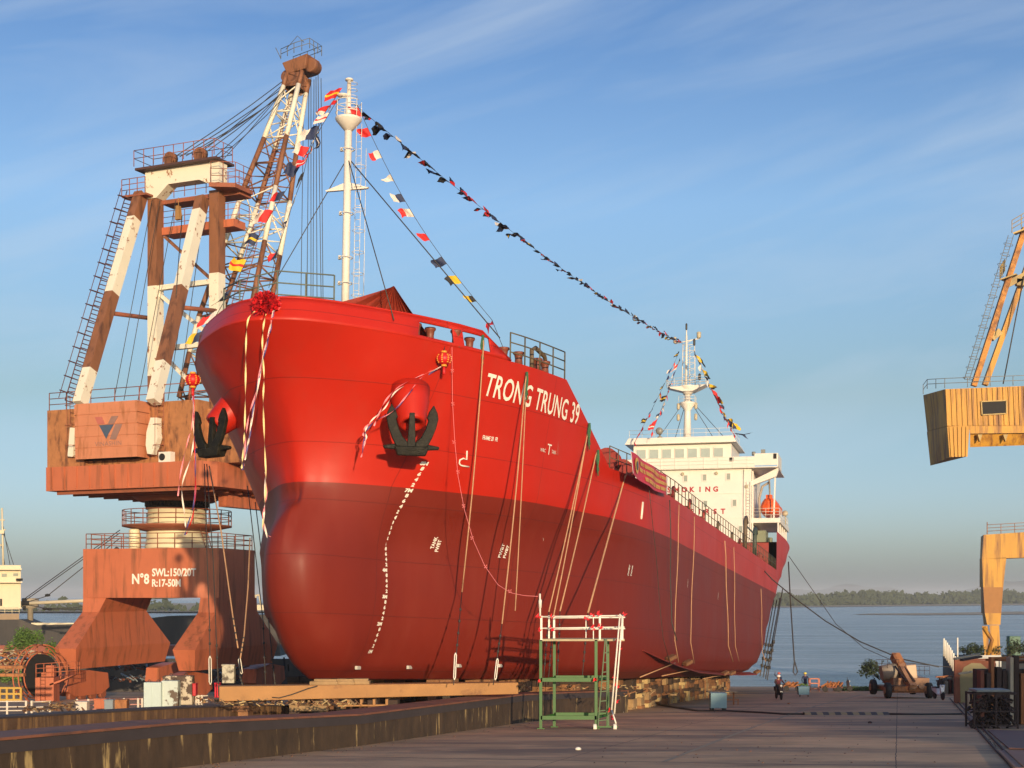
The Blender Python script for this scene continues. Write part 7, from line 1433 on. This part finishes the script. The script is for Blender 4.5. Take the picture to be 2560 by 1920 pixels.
def flag_line(label, pts, poss, size, seed, wind, cbs=None, near=None):
    """pts: world polyline of the halyard; poss: parameters of the flags"""
    rg = random.Random(seed); r_ = empty('signal_flag_line', pts[0], label, 'flag line', 'dressing lines of signal flags'); o0 = pts[0]; m_ = MB(); m_.tube([p-o0 for p in pts], .012, 4); m_.build('halyard', M_wire, r_)
    n_ = len(pts)-1
    for i, s in enumerate(poss):
        k = min(int(s*n_), n_-1); p = pts[k].lerp(pts[k+1], s*n_-k); al = pts[k+1]-pts[k]
        sz = size*(rg.uniform(.8, 1.15)); flag(r_, o0, p, sz, rg, wind, al, cbs[i] if cbs and i < len(cbs) else None)
    return r_
mt = wpt((0, mu, MHt(243))); rmt = wpt((-.3, mu2, 32.6))
flag_line('long line of small dark flags from the foremast down to the bridge mast', sag(mt, rmt, .9, 40), sorted(min(.985, .02+.965*i/98+random.Random(i).uniform(-.005, .005)) for i in range(99)), .58, 21, Vector((-.6, -.4, .35)), [random.Random(4+i).choice([('navy', 'black'), ('black', 'navy'), ('red', 'navy'), ('navy', 'navy'), ('black', 'red'), ('black', 'black'), ('red', 'black'), ('black', 'white'), ('navy', 'yellow')]) for i in range(99)])
def wl(*ps): return [P(x, y, Z_) for x, y, Z_ in ps]
zm = mt.y; pt2 = [P(893+(1230-893)*t+ -22*math.sin(math.pi*t), 262+(800-262)*t+16*math.sin(math.pi*t), zm+2.2*t-0) for t in [i/20 for i in range(21)]]
flag_line('line of large flags from the foremast down to the port deck edge', pt2+[wpt((6.2, 5.4, 12.3))], [p for p in (.03, .11, .20, .30, .385, .45, .56, .665, .755, .85, .955)], .44, 9, Vector((-.9, -.35, -.22)), [('red', 'red'), ('red', 'red'), ('white', 'red'), ('white', 'white'), ('navy', 'white'), ('white', 'red'), ('red', 'red'), ('navy', 'navy'), ('yellow', 'black'), ('black', 'yellow'), ('red', 'navy')])
pa = [(862, 232), (836, 262), (806, 312), (786, 350), (768, 395), (758, 440), (735, 500), (715, 560), (690, 640), (672, 720)]
flag_line('flag line hanging from the foremast straight down to the rosette', [P(x, y, zm-.25*i) for i, (x, y) in enumerate(pa)], (.08, .18, .27, .36, .44, .55, .66, .78, .88), .50, 13, Vector((-.45, -.2, -.35)), [('red', 'white'), ('white', 'red'), ('navy', 'white'), ('white', 'red'), ('red', 'white'), ('black', 'black'), ('white', 'white'), ('navy', 'white'), ('navy', 'red')])
pb = [(850, 228), (812, 282), (786, 345), (750, 415), (712, 480), (672, 545), (632, 620), (592, 700), (548, 775), (503, 850)]
flag_line('outer line of large flags from the foremast down to the starboard bulwark', [P(x, y, zm-.1*i) for i, (x, y) in enumerate(pb)], (.01, .10, .20, .28, .36, .46, .55, .64, .73, .83, .91, .985), .62, 17, Vector((-.75, -.35, .05)), [('red', 'yellow'), ('red', 'white'), ('navy', 'white'), ('red', 'white'), ('navy', 'navy'), ('navy', 'red'), ('red', 'white'), ('navy', 'yellow'), ('yellow', 'red'), ('navy', 'black'), ('white', 'red'), ('navy', 'yellow')])
rb = lambda x, y, Z_=140.5: P(x, y, Z_)
for i, (xa, ya, xb, yb, lab) in enumerate(((1698, 880, 1585, 1108, 'left outer line of small flags from the bridge mast to the wheelhouse roof'), (1700, 895, 1628, 1085, 'left inner line of small flags from the bridge mast to the wheelhouse roof'), (1735, 878, 1832, 1080, 'right line of small flags from the bridge mast to the wheelhouse roof'))):
    flag_line(lab, sag(rb(xa, ya), rb(xb, yb), .25, 10), [.02+.95*k/12 for k in range(13 if i < 2 else 16)] if i < 2 else [.02+.95*k/17 for k in range(18)], .62 if i < 2 else .8, 30+i, Vector((.5 if i == 2 else -.3, -.2, -.3)))
flag_line('short dark flag line blown right from the wheelhouse roof', [rb(1838, 1083), rb(1848, 1084), rb(1862, 1086), rb(1876, 1084)], (.1, .4, .7), .6, 40, Vector((.9, 0, .05)), [('navy', 'navy')]*3)
# ---------------------------------------------------------------- left background: moored ship, yard clutter
ZL = 175.0
M_bh = mat('hull_black', (.035, .032, .03), rough=.6, var=.3, scale=.3, col2=(.07, .06, .05), thr=(.5, .7), streak=(1, 1, .2)); M_ls = mat('old_ship_cream', (.66, .58, .40), rough=.5, var=.06)
s0 = P(60, 1620, ZL); bs_ = empty('moored_ship', s0, 'black hulled ship with a cream superstructure moored at the far left', 'ship')
def lp3(x, y, dz=0): return P(x, y, ZL+dz)-s0
m_ = MB(); yk = 1640
def lbox(m_, x0, y0, x1, y1, d0, d1): return m_.hexa([lp3(x0, y0, d0), lp3(x1, y0, d0), lp3(x1, y0, d1), lp3(x0, y0, d1)], [lp3(x0, y1, d0), lp3(x1, y1, d0), lp3(x1, y1, d1), lp3(x0, y1, d1)])
top_ = [(-420, 1552), (52, 1549), (78, 1560), (90, 1563), (260, 1558), (420, 1540), (700, 1536)]
m_.prism([lp3(x, y) for x, y in top_]+[lp3(700, yk), lp3(-420, yk)], (0, 5, 0)); m_.build('hull', M_bh, bs_)
m_ = MB(); lbox(m_, 78, 1564, 440, 1557, .3, 4.5); m_.build('deck', M_ls, bs_)
m_ = MB(); lbox(m_, -400, 1520, 52, 1413, 2, 9); sup = m_.build('superstructure', M_ls, bs_)
m_ = MB(); lbox(m_, -400, 1457, 56, 1454, 1.0, 10); lbox(m_, -400, 1425, 54, 1421, 1.0, 10); lbox(m_, -400, 1522, 54, 1518, 1, 10); m_.build('deck_edge', M_ls, sup)
m_ = MB(); lbox(m_, 40, 1452, 57, 1446, 1.2, 1.9); m_.build('wing_opening', M_black, sup)
for x0, y0, x1, y1 in ((4, 1442, 17, 1434), (33, 1440, 45, 1433), (0, 1515, 5, 1497), (-40, 1442, -20, 1434)):
    m_ = MB(); lbox(m_, x0, y0, x1, y1, 1.9, 1.98); m_.build('window', M_port if y0 < 1500 else M_black, sup)
m_ = MB(); lbox(m_, -60, 1549, 48, 1534, 1, 9); m_.build('lower_house', mat('old_ship_brown', (.30, .22, .14), rough=.7), bs_)
m_ = MB(); railing(m_, [lp3(-60, 1534, 1), lp3(48, 1534, 1)], .8, 3, .9, .03); m_.build('railing', M_ls, bs_)
m_ = MB(); m_.lathe(lp3(76, 1562, 3), [(.35, 0), (.35, 2.0), (1.0, 2.2), (1.0, 3.2), (.8, 3.3)], 14); m_.build('vent', mat('vent_tan', (.33, .28, .2), rough=.6), bs_)
m_ = MB(); m_.tube([lp3(8, 1413, 4), lp3(5, 1270, 4)], .12, 6); m_.tube([lp3(-6, 1330, 4), lp3(14, 1324, 4)], .1, 5); m_.tube([lp3(-6, 1300, 4), lp3(12, 1300, 4)], .08, 5); m_.tube([lp3(-20, 1362, 4), lp3(10, 1363, 4)], .08, 5); lbox(m_, -20, 1334, 10, 1326, 3, 5); m_.build('mast', M_ls, bs_)
for xa, ya, xb, yb in ((5, 1300, 25, 1412), (8, 1330, 34, 1412), (3, 1360, 12, 1412)): m_ = MB(); m_.tube([lp3(xa, ya, 4), lp3(xb, yb, 4)], .04, 4); m_.build('stay', M_wire, bs_)
# cream derrick with its ropes
d0 = P(72, 1508, 150); db = empty('derrick', d0, 'horizontal cream derrick boom pointing left in front of the moored ship', 'derrick')
def dp_(x, y, dz=0): return P(x, y, 150+dz)-d0
m_ = MB(); m_.tube([dp_(72, 1508), dp_(470, 1490)], .19, 10); m_.build('boom', M_ls, db)
m_ = MB(); m_.lathe(dp_(55, 1508), [(.25, 0), (.25, .8)], 8, (1, 0, 0)); m_.lathe(dp_(56, 1500, 0), [(.2, 0), (.2, .4)], 8, (1, 0, 0)); m_.lathe(dp_(61, 1522), [(.15, -.15), (.15, .3)], 8); m_.build('head_block', M_black, db)
m_ = MB()
for ps in (((60, 1498), (300, 1325)), ((62, 1502), (300, 1332)), ((66, 1506), (118, 1490), (300, 1345)), ((72, 1512), (112, 1521), (180, 1520), (300, 1503)), ((72, 1512), (118, 1523), (200, 1524), (300, 1508))): m_.tube([dp_(*p) for p in ps], .045, 4)
m_.build('derrick_rope', M_wire, db)
for x, y in ((113, 1522), (124, 1523), (119, 1488)): m_ = MB(); m_.lathe(dp_(x, y), [(.1, -.25), (.16, 0), (.1, .25)], 8, (1, 0, 0)); m_.build('block', M_black, db)
# distant houses and trees left
for i, (x, y, w_, h_) in enumerate(((97, 1552, 14, 9), (200, 1549, 12, 7), (228, 1548, 22, 6), (148, 1553, 5, 4))):
    c = P(x, y, 900); m_ = MB(); s_ = 900/F; m_.box((-w_*s_/2, 0, 0), (w_*s_/2, 8, h_*s_)); m_.prism([(-w_*s_*.55, 0, h_*s_), (w_*s_*.55, 0, h_*s_), (0, 0, h_*s_*1.25)], (0, 8, 0)); o_ = m_.build('far_house', mat('house_pale', (.55, .52, .46), rough=.8)); o_.location = c-Vector((0, 0, 3)); tag(o_, ['tiny pale house far left behind the moored ship', 'tiny pale house on the far bank just left of the portal crane leg', 'widest pale house on the far bank beside the portal crane leg', 'smallest pale hut between the far houses'][i], 'house')
rg = random.Random(16); m_ = MB()
for k in range(1500):
    x = rg.uniform(-400, 620); Z_ = rg.uniform(880, 1000); c = P(x, 1490, Z_); c.z = rg.uniform(-1, 5+3*math.sin(x*.05)+2*math.sin(x*.17)); a = Vector((rg.gauss(0, 1), 0, rg.gauss(0, 1))).normalized()*rg.uniform(1, 2.2); b2 = Vector((a.z, .2, -a.x))*.6
    m_.v += [tuple(c-a), tuple(c+b2), tuple(c+a), tuple(c-b2)]; k0 = len(m_.v)-4; m_.f.append((k0, k0+1, k0+2, k0+3)); m_.mi.append(0); m_.sm.append(False)
o_ = m_.build('far_wood', MATS['far_leaf'], fixn=False); tag(o_, 'low dark tree line far off at the left behind the moored ship', 'wood', kind='stuff')
shore('far_bank', [(WX(-600, 860), 860), (WX(700, 860), 860), (WX(700, 1200), 1200), (WX(-600, 1200), 1200)], 1.0, M_sand)
# cable reel of the crane, seen beside its bogie
c = P(100, 1688, 92); rl_ = empty('cable_reel', c, 'large rust red spoked cable reel beside the portal crane bogie', 'cable reel'); ax_ = Vector((.85, -.5, 0)).normalized(); m_ = MB(); m_.lathe((0, 0, 0), [(1.35, -.18), (1.35, .18)], 28, ax_); m_.build('cable_pack', M_black, rl_)
m_ = MB(); x_ = Vector((0, 0, 1)); y_ = ax_.cross(x_)
for s_ in (-.25, .25):
    for R_ in (1.95, 1.5):
        m_.tube([ax_*s_+(x_*math.cos(a*math.tau/28)+y_*math.sin(a*math.tau/28))*R_ for a in range(29)], .045, 5)
m_.build('rim', M_cr, rl_)
for k in range(12): m_ = MB(); a = k*math.tau/12; d_ = x_*math.cos(a)+y_*math.sin(a); m_.bar(ax_*-.28+d_*.3, ax_*-.25+d_*1.95, .07); m_.build('spoke', M_cr, rl_)
m_ = MB(); m_.bar(ax_*.4+Vector((0, 0, -2.2)), ax_*.4+Vector((0, 0, .2)), .3); m_.build('stand', M_cr, rl_)
# service platform in front of the left bogie
c = P(112, 1758, 90); r_ = empty('service_platform', c, 'rust red service platform with ladder and railing beside the cable reel', 'platform'); m_ = MB(); m_.box((-.6, 0, 0), (.55, 1.2, 1.6)); m_.build('pillar', M_cr, r_)
m_ = MB(); railing(m_, [(-.55, 0, 1.6), (1.9, 0, 1.75), (1.9, .9, 1.75)], .85, 3, .5, .025); m_.hexa([(.3, 0, 1.1), (.9, 0, 1.3), (.9, .9, 1.3), (.3, .9, 1.1)], [(.3, 0, 1.2), (1.9, 0, 1.8), (1.9, .9, 1.8), (.3, .9, 1.2)]); m_.build('gangway', M_cr, r_)
m_ = MB(); m_.tube([(-.25, -.1, 0), (-.25, -.1, 1.6)], .02, 4); m_.tube([(.05, -.1, 0), (.05, -.1, 1.6)], .02, 4)
for k in range(6): m_.tube([(-.25, -.1, .2+k*.25), (.05, -.1, .2+k*.25)], .016, 4)
m_.build('ladder', M_crd, r_)
m_ = MB(); m_.box((.0, .2, 1.65), (.5, .7, 2.35)); m_.build('cabinet', M_cr, r_)
# white guard fence, peeling cabinets
M_fw = mat('fence_white', (.62, .56, .47), rough=.6, var=.12, scale=4); M_fp = mat('fence_pink', (.50, .24, .20), rough=.6)
def fence_(name, xs, y0, y1, Z_, posts, label, m):
    c = P(xs[0], y1, Z_); r_ = empty(name, c, label, 'guard rail', 'white guard rails at the left'); a = P(xs[0], y0, Z_)-c; b_ = P(xs[1], y0-2, Z_)-c; lo = P(xs[0], y1-6, Z_).z-c.z; m_ = MB()
    for z_ in (0, (y1-y0)*Z_/F*-.5, -(y1-y0)*Z_/F*.85): m_.tube([a+Vector((0, 0, z_)), b_+Vector((0, 0, z_))], .028, 6)
    m_.build('rail', m, r_)
    for x, w_ in posts:
        q = P(x, y0, Z_)-c; m_ = MB(); m_.bar((q.x, q.y, -.3), (q.x, q.y, a.z+.06), w_, .08); m_.build('post', M_fw, r_)
fence_('guard_rail', (-80, 64), 1755, 1782, 62, ((18, .05), (66, .13), (-30, .05)), 'white guard rail at the far left edge behind the walls', M_fw)
fence_('guard_rail', (80, 128), 1755, 1782, 62, ((80, .13), (125, .05)), 'short white guard rail second from the left', M_fw)
fence_('guard_rail', (190, 262), 1751, 1778, 61, ((193, .04), (221, .05), (260, .12)), 'pale pink and white guard rail in the middle beside the grey boxes', M_fp)
fence_('guard_rail', (272, 358), 1749, 1776, 61, ((272, .12), (310, .05), (346, .12), (356, .12)), 'pink and white guard rail left of the peeling cabinets', M_fp)
fence_('guard_rail', (488, 520), 1741, 1760, 60, ((491, .05), (497, .12), (505, .12)), 'short white guard rail right of the peeling cabinets', M_fw)
M_peel = mat('peeling_pale', (.50, .58, .54), rough=.7, var=.08, scale=1.5, col2=(.12, .085, .06), thr=(.56, .60), s2=1.6); M_peel2 = mat('peeling_cream', (.52, .46, .35), rough=.7, var=.1, scale=2, col2=(.08, .05, .035), thr=(.48, .52), s2=2.4); M_pb = mat('peeling_blue', (.47, .58, .56), rough=.6, var=.06, scale=1, col2=(.62, .58, .46), thr=(.60, .62), s2=.9)
for i, (x0, y0, x1, y1, Z_, m, lab, sub) in enumerate(((359, 1774, 403, 1706, 58, M_pb, 'pale blue cabinet with cream patches, leftmost of the peeling cabinets', 2), (403, 1772, 445, 1702, 58.2, M_peel, 'grey and cream peeling cabinet in the middle of the row', 2), (406, 1762, 480, 1690, 59.5, M_peel2, 'badly peeling white and black cabinet behind the row', 3))):
    a, b_ = P(x0, y0, Z_), P(x1, y1, Z_); r_ = empty('electric_cabinet', a, lab, 'cabinet', 'peeling electric cabinets at the left'); w_ = b_.x-a.x; h_ = b_.z-a.z; m_ = MB(); m_.box((0, 0, 0), (w_, .5, h_)); m_.build('body', m, r_, bevel=.02)
    for k in range(sub): m_ = MB(); m_.box((w_*k/sub+.02, -.02, .05), (w_*(k+1)/sub-.02, -.003, h_-.05)); m_.build('door', m, r_)
    for k in (.25, .75): m_ = MB(); m_.ring((w_*k, .25, h_+.03), .06, .015, 10, (0, 1, 0)); m_.build('lifting_eye', M_wire, r_)
for i, (x, y, w_, h_, m, lab) in enumerate(((203, 1780, .45, .4, M_fw, 'small white box on the ground by the guard rail'), (271, 1778, .35, .45, mat('box_grey', (.20, .25, .28), rough=.5), 'small grey steel box by the guard rail'), (301, 1776, .5, .42, M_rust, 'small rusty box by the guard rail'), (250, 1772, .5, .4, M_cr, 'orange box behind the grey one'), (570, 1708, .5, .75, mat('box_patchy', (.50, .48, .38), rough=.7, col2=(.1, .08, .06), thr=(.5, .6), s2=3), 'patchy white drum box left of the bow'), (485, 1740, .14, .5, mat('cylinder_red', (.5, .02, .03), rough=.5), 'narrow dark red cylinder beside the peeling cabinets'), (542, 1744, .2, .6, mat('extinguisher_red', (.65, .01, .03), rough=.4), 'bright red jacket hung on a post at the end of the ochre girder'))):
    m_ = MB(); m_.box((-w_/2, 0, 0), (w_/2, .4, h_)); m_.box((-w_*.55, -.02, h_-.04), (w_*.55, .42, h_+.02)); o_ = m_.build('utility_box', m, bevel=.02); o_.location = P(x, y, 58+i*.3); tag(o_, lab, 'box')
# timber heap, pipes, frames at the left
rubble('pile of old timber and scrap behind the walls at the left', [P(x, 1776, 57) for x in range(80, 200, 8)]+[P(x, 1766, 60) for x in range(130, 190, 6)], 130, .13, 41, [M_blk[2], M_blk[4], M_blk[1]])
rubble('tangle of scrap metal and branches left of the cable reel', [P(x, y, 118) for x in range(-40, 70, 8) for y in (1640, 1660, 1676)], 360, .32, 42, [M_scr[0], M_scr[2], M_blk[1], M_scr[3]])
rubble('dark machinery and scrap under the portal crane and behind the bow', [P(x, y, 116) for x in range(250, 700, 10) for y in (1672, 1700)], 420, .32, 43, [M_scr[1], M_black, M_scr[0], MATS['box_grey']])
rubble('rope ends, pipes and scrap along the left edge of the slip', [P(x, 1752+rg.uniform(-3, 8), 55) for x in range(500, 700, 8)], 110, .1, 44, [M_blk[1], M_blk[4], M_rust])
m_ = MB(); m_.box((-16, 0, 0), (19, 1, 3.4)); o_ = m_.build('dark_barge', M_bh); o_.location = P(300, 1745, 128); o_.location.z = slip_z(128)-.5; tag(o_, 'long low dark barge side lying beyond the portal crane', 'barge')
c = P(-20, 1752, 72); r_ = empty('yellow_rack', c, 'yellow steel rack with oval openings at the far left edge', 'rack'); m_ = MB(); M_yr = mat('rack_yellow', (.48, .30, .05), rough=.6, var=.15)
for z_ in (.05, .35, .64): m_.bar((-1, 0, z_), (1.45, 0, z_), .1, .1)
for k in range(8): m_.bar((-1+k*.35, 0, 0), (-1+k*.35, 0, .66), .09, .1)
m_.build('frame', M_yr, r_); m_ = MB(); m_.box((-1, .2, 1.2), (1.5, .6, 1.35)); m_.box((-1, .2, 1.6), (1.5, .6, 1.75)); m_.build('beam', M_rust, r_)
bush('shrub', 'bright green shrub growing in front of the black ship hull', P(62, 1650, 125), 1.7, 1.4, 2.6, 2200, .12, 61, mat('leaf_bright', (.09, .17, .03), rough=.7, var=.5, scale=.8))
bush('shrub', 'low green shrub at the far left beside the scrap', P(20, 1712, 100), 2.4, 1.2, .9, 1500, .10, 62, MATS['leaf_bright'])
bush('shrub', 'thin green shrub between the cable reel and the crane leg', P(136, 1665, 112), .8, .7, 1.6, 700, .10, 63, MATS['leaf_bright'])
# red brown pontoon strip behind the reel
m_ = MB(); m_.box((-30, 0, 0), (14, 3, 1.1)); o_ = m_.build('red_pontoon', mat('pontoon_red', (.26, .08, .05), rough=.7, var=.2)); o_.location = P(100, 1652, 150); o_.location.z = P(100, 1640, 150).z; tag(o_, 'low red brown pontoon between the reel and the black ship', 'pontoon')
# pale deck rail glimpsed right of the portal
m_ = MB()
for xa, ya, xb, yb in ((626, 1490, 650, 1487), (640, 1489, 637, 1512), (648, 1488, 652, 1512), (628, 1490, 628, 1512)): m_.tube([P(xa, ya, 160)-P(640, 1512, 160), P(xb, yb, 160)-P(640, 1512, 160)], .1, 5)
m_.box((-1, 0, -.6), (1.2, 1, 0)); o_ = m_.build('deck_frame', M_ls); o_.location = P(640, 1512, 160); tag(o_, 'small pale steel frame glimpsed between the portal crane and the bulbous bow', 'frame')
# unseen shed and containers added behind the viewpoint to shade slipway and scrap
def shed(x0, x1, y0, y1, h, label):
    z0 = slip_z(-30); c = Vector(((x0+x1)/2, y1, z0)); r_ = empty('shade_workshop', c, label, 'shade_workshop', 'shade sheds added behind the viewpoint'); w_ = (x1-x0)/2; d_ = y1-y0; m_ = MB(); m_.box((-w_, -d_, -1), (w_, 0, h)); wl_ = m_.build('wall', M_rust, r_)
    m_ = MB(); m_.prism([(-w_-.4, .4, h), (w_+.4, .4, h), (0, .4, h+2.0)], (0, -d_-.8, 0)); m_.build('roof', M_crd, r_)
    for k in range(3): m_ = MB(); m_.box((-w_*.8+k*w_*.6, .0, 0), (-w_*.8+k*w_*.6+w_*.4, .06, h*.6)); m_.build('door', M_scr[1], r_)

shed(37, 95, -62, -30, 9.5, 'long unseen shed added behind the viewpoint at the right to cast shade')
for i, (x0, n_) in enumerate(((9.5, 1), (19.5, 1), (30.5, 2))):  # unseen containers added in a gapped row to throw shade on the foreground
    for k in range(n_):
        z0 = slip_z(-12)+.1+2.65*k; r_ = empty('shade_container', (x0, -13, z0), ['rust red', 'dull blue', 'grey', 'ochre', 'dark green', 'brown'][i+2*k]+' container added behind the viewpoint to cast shade', 'container', 'shade containers added behind the viewpoint'); m_ = MB(); m_.box((-3, -1.2, 0), (3, 1.2, 2.6)); m_.build('body', [M_scr[0], MATS['cabinet_blue'], MATS['box_grey'], M_och, M_gc, M_crb][i+2*k], r_)
        for a in (-2.9, .05): m_ = MB(); m_.box((a, 1.2, .1), (a+2.85, 1.26, 2.5)); m_.build('door', M_rust, r_)

m_ = MB(); rg = random.Random(90)
for k in range(420):
    if k % 3 == 0: x, y = rg.uniform(1480, 2350), rg.uniform(1762, 1910)
    elif k % 3 == 1: t_ = rg.random(); x, y = 0+1350*t_, 1975-172*t_+rg.uniform(2, 14)
    else: t_ = rg.random(); x, y = 2380+150*t_, 1752+160*t_+rg.uniform(-6, 10)
    q = G(x, y); s_ = rg.uniform(.01, .028); m_.cur = rg.choice((0, 0, 1)); m_.lathe(q, [(s_, 0), (s_*.8, s_*.6), (0, s_)], 5, smooth=False)
o_ = m_.build('grit', [M_scr[1], M_blk[2]]); tag(o_, 'small stones and grit scattered over the slipway', 'grit', kind='stuff')
# ---------------------------------------------------------------- haze
m_ = MB(); m_.box((-9500, -400, -3), (9500, 11500, 62)); mh = bpy.data.materials.new('evening_haze'); mh.use_nodes = True; t = mh.node_tree; t.nodes.clear()
ou = t.nodes.new('ShaderNodeOutputMaterial'); pv = t.nodes.new('ShaderNodeVolumePrincipled'); pv.inputs['Color'].default_value = (.86, .93, 1, 1); pv.inputs['Density'].default_value = .00016; pv.inputs['Anisotropy'].default_value = 0
t.links.new(pv.outputs[0], ou.inputs['Volume']); hz = m_.build('haze', mh); tag(hz, kind='stuff')
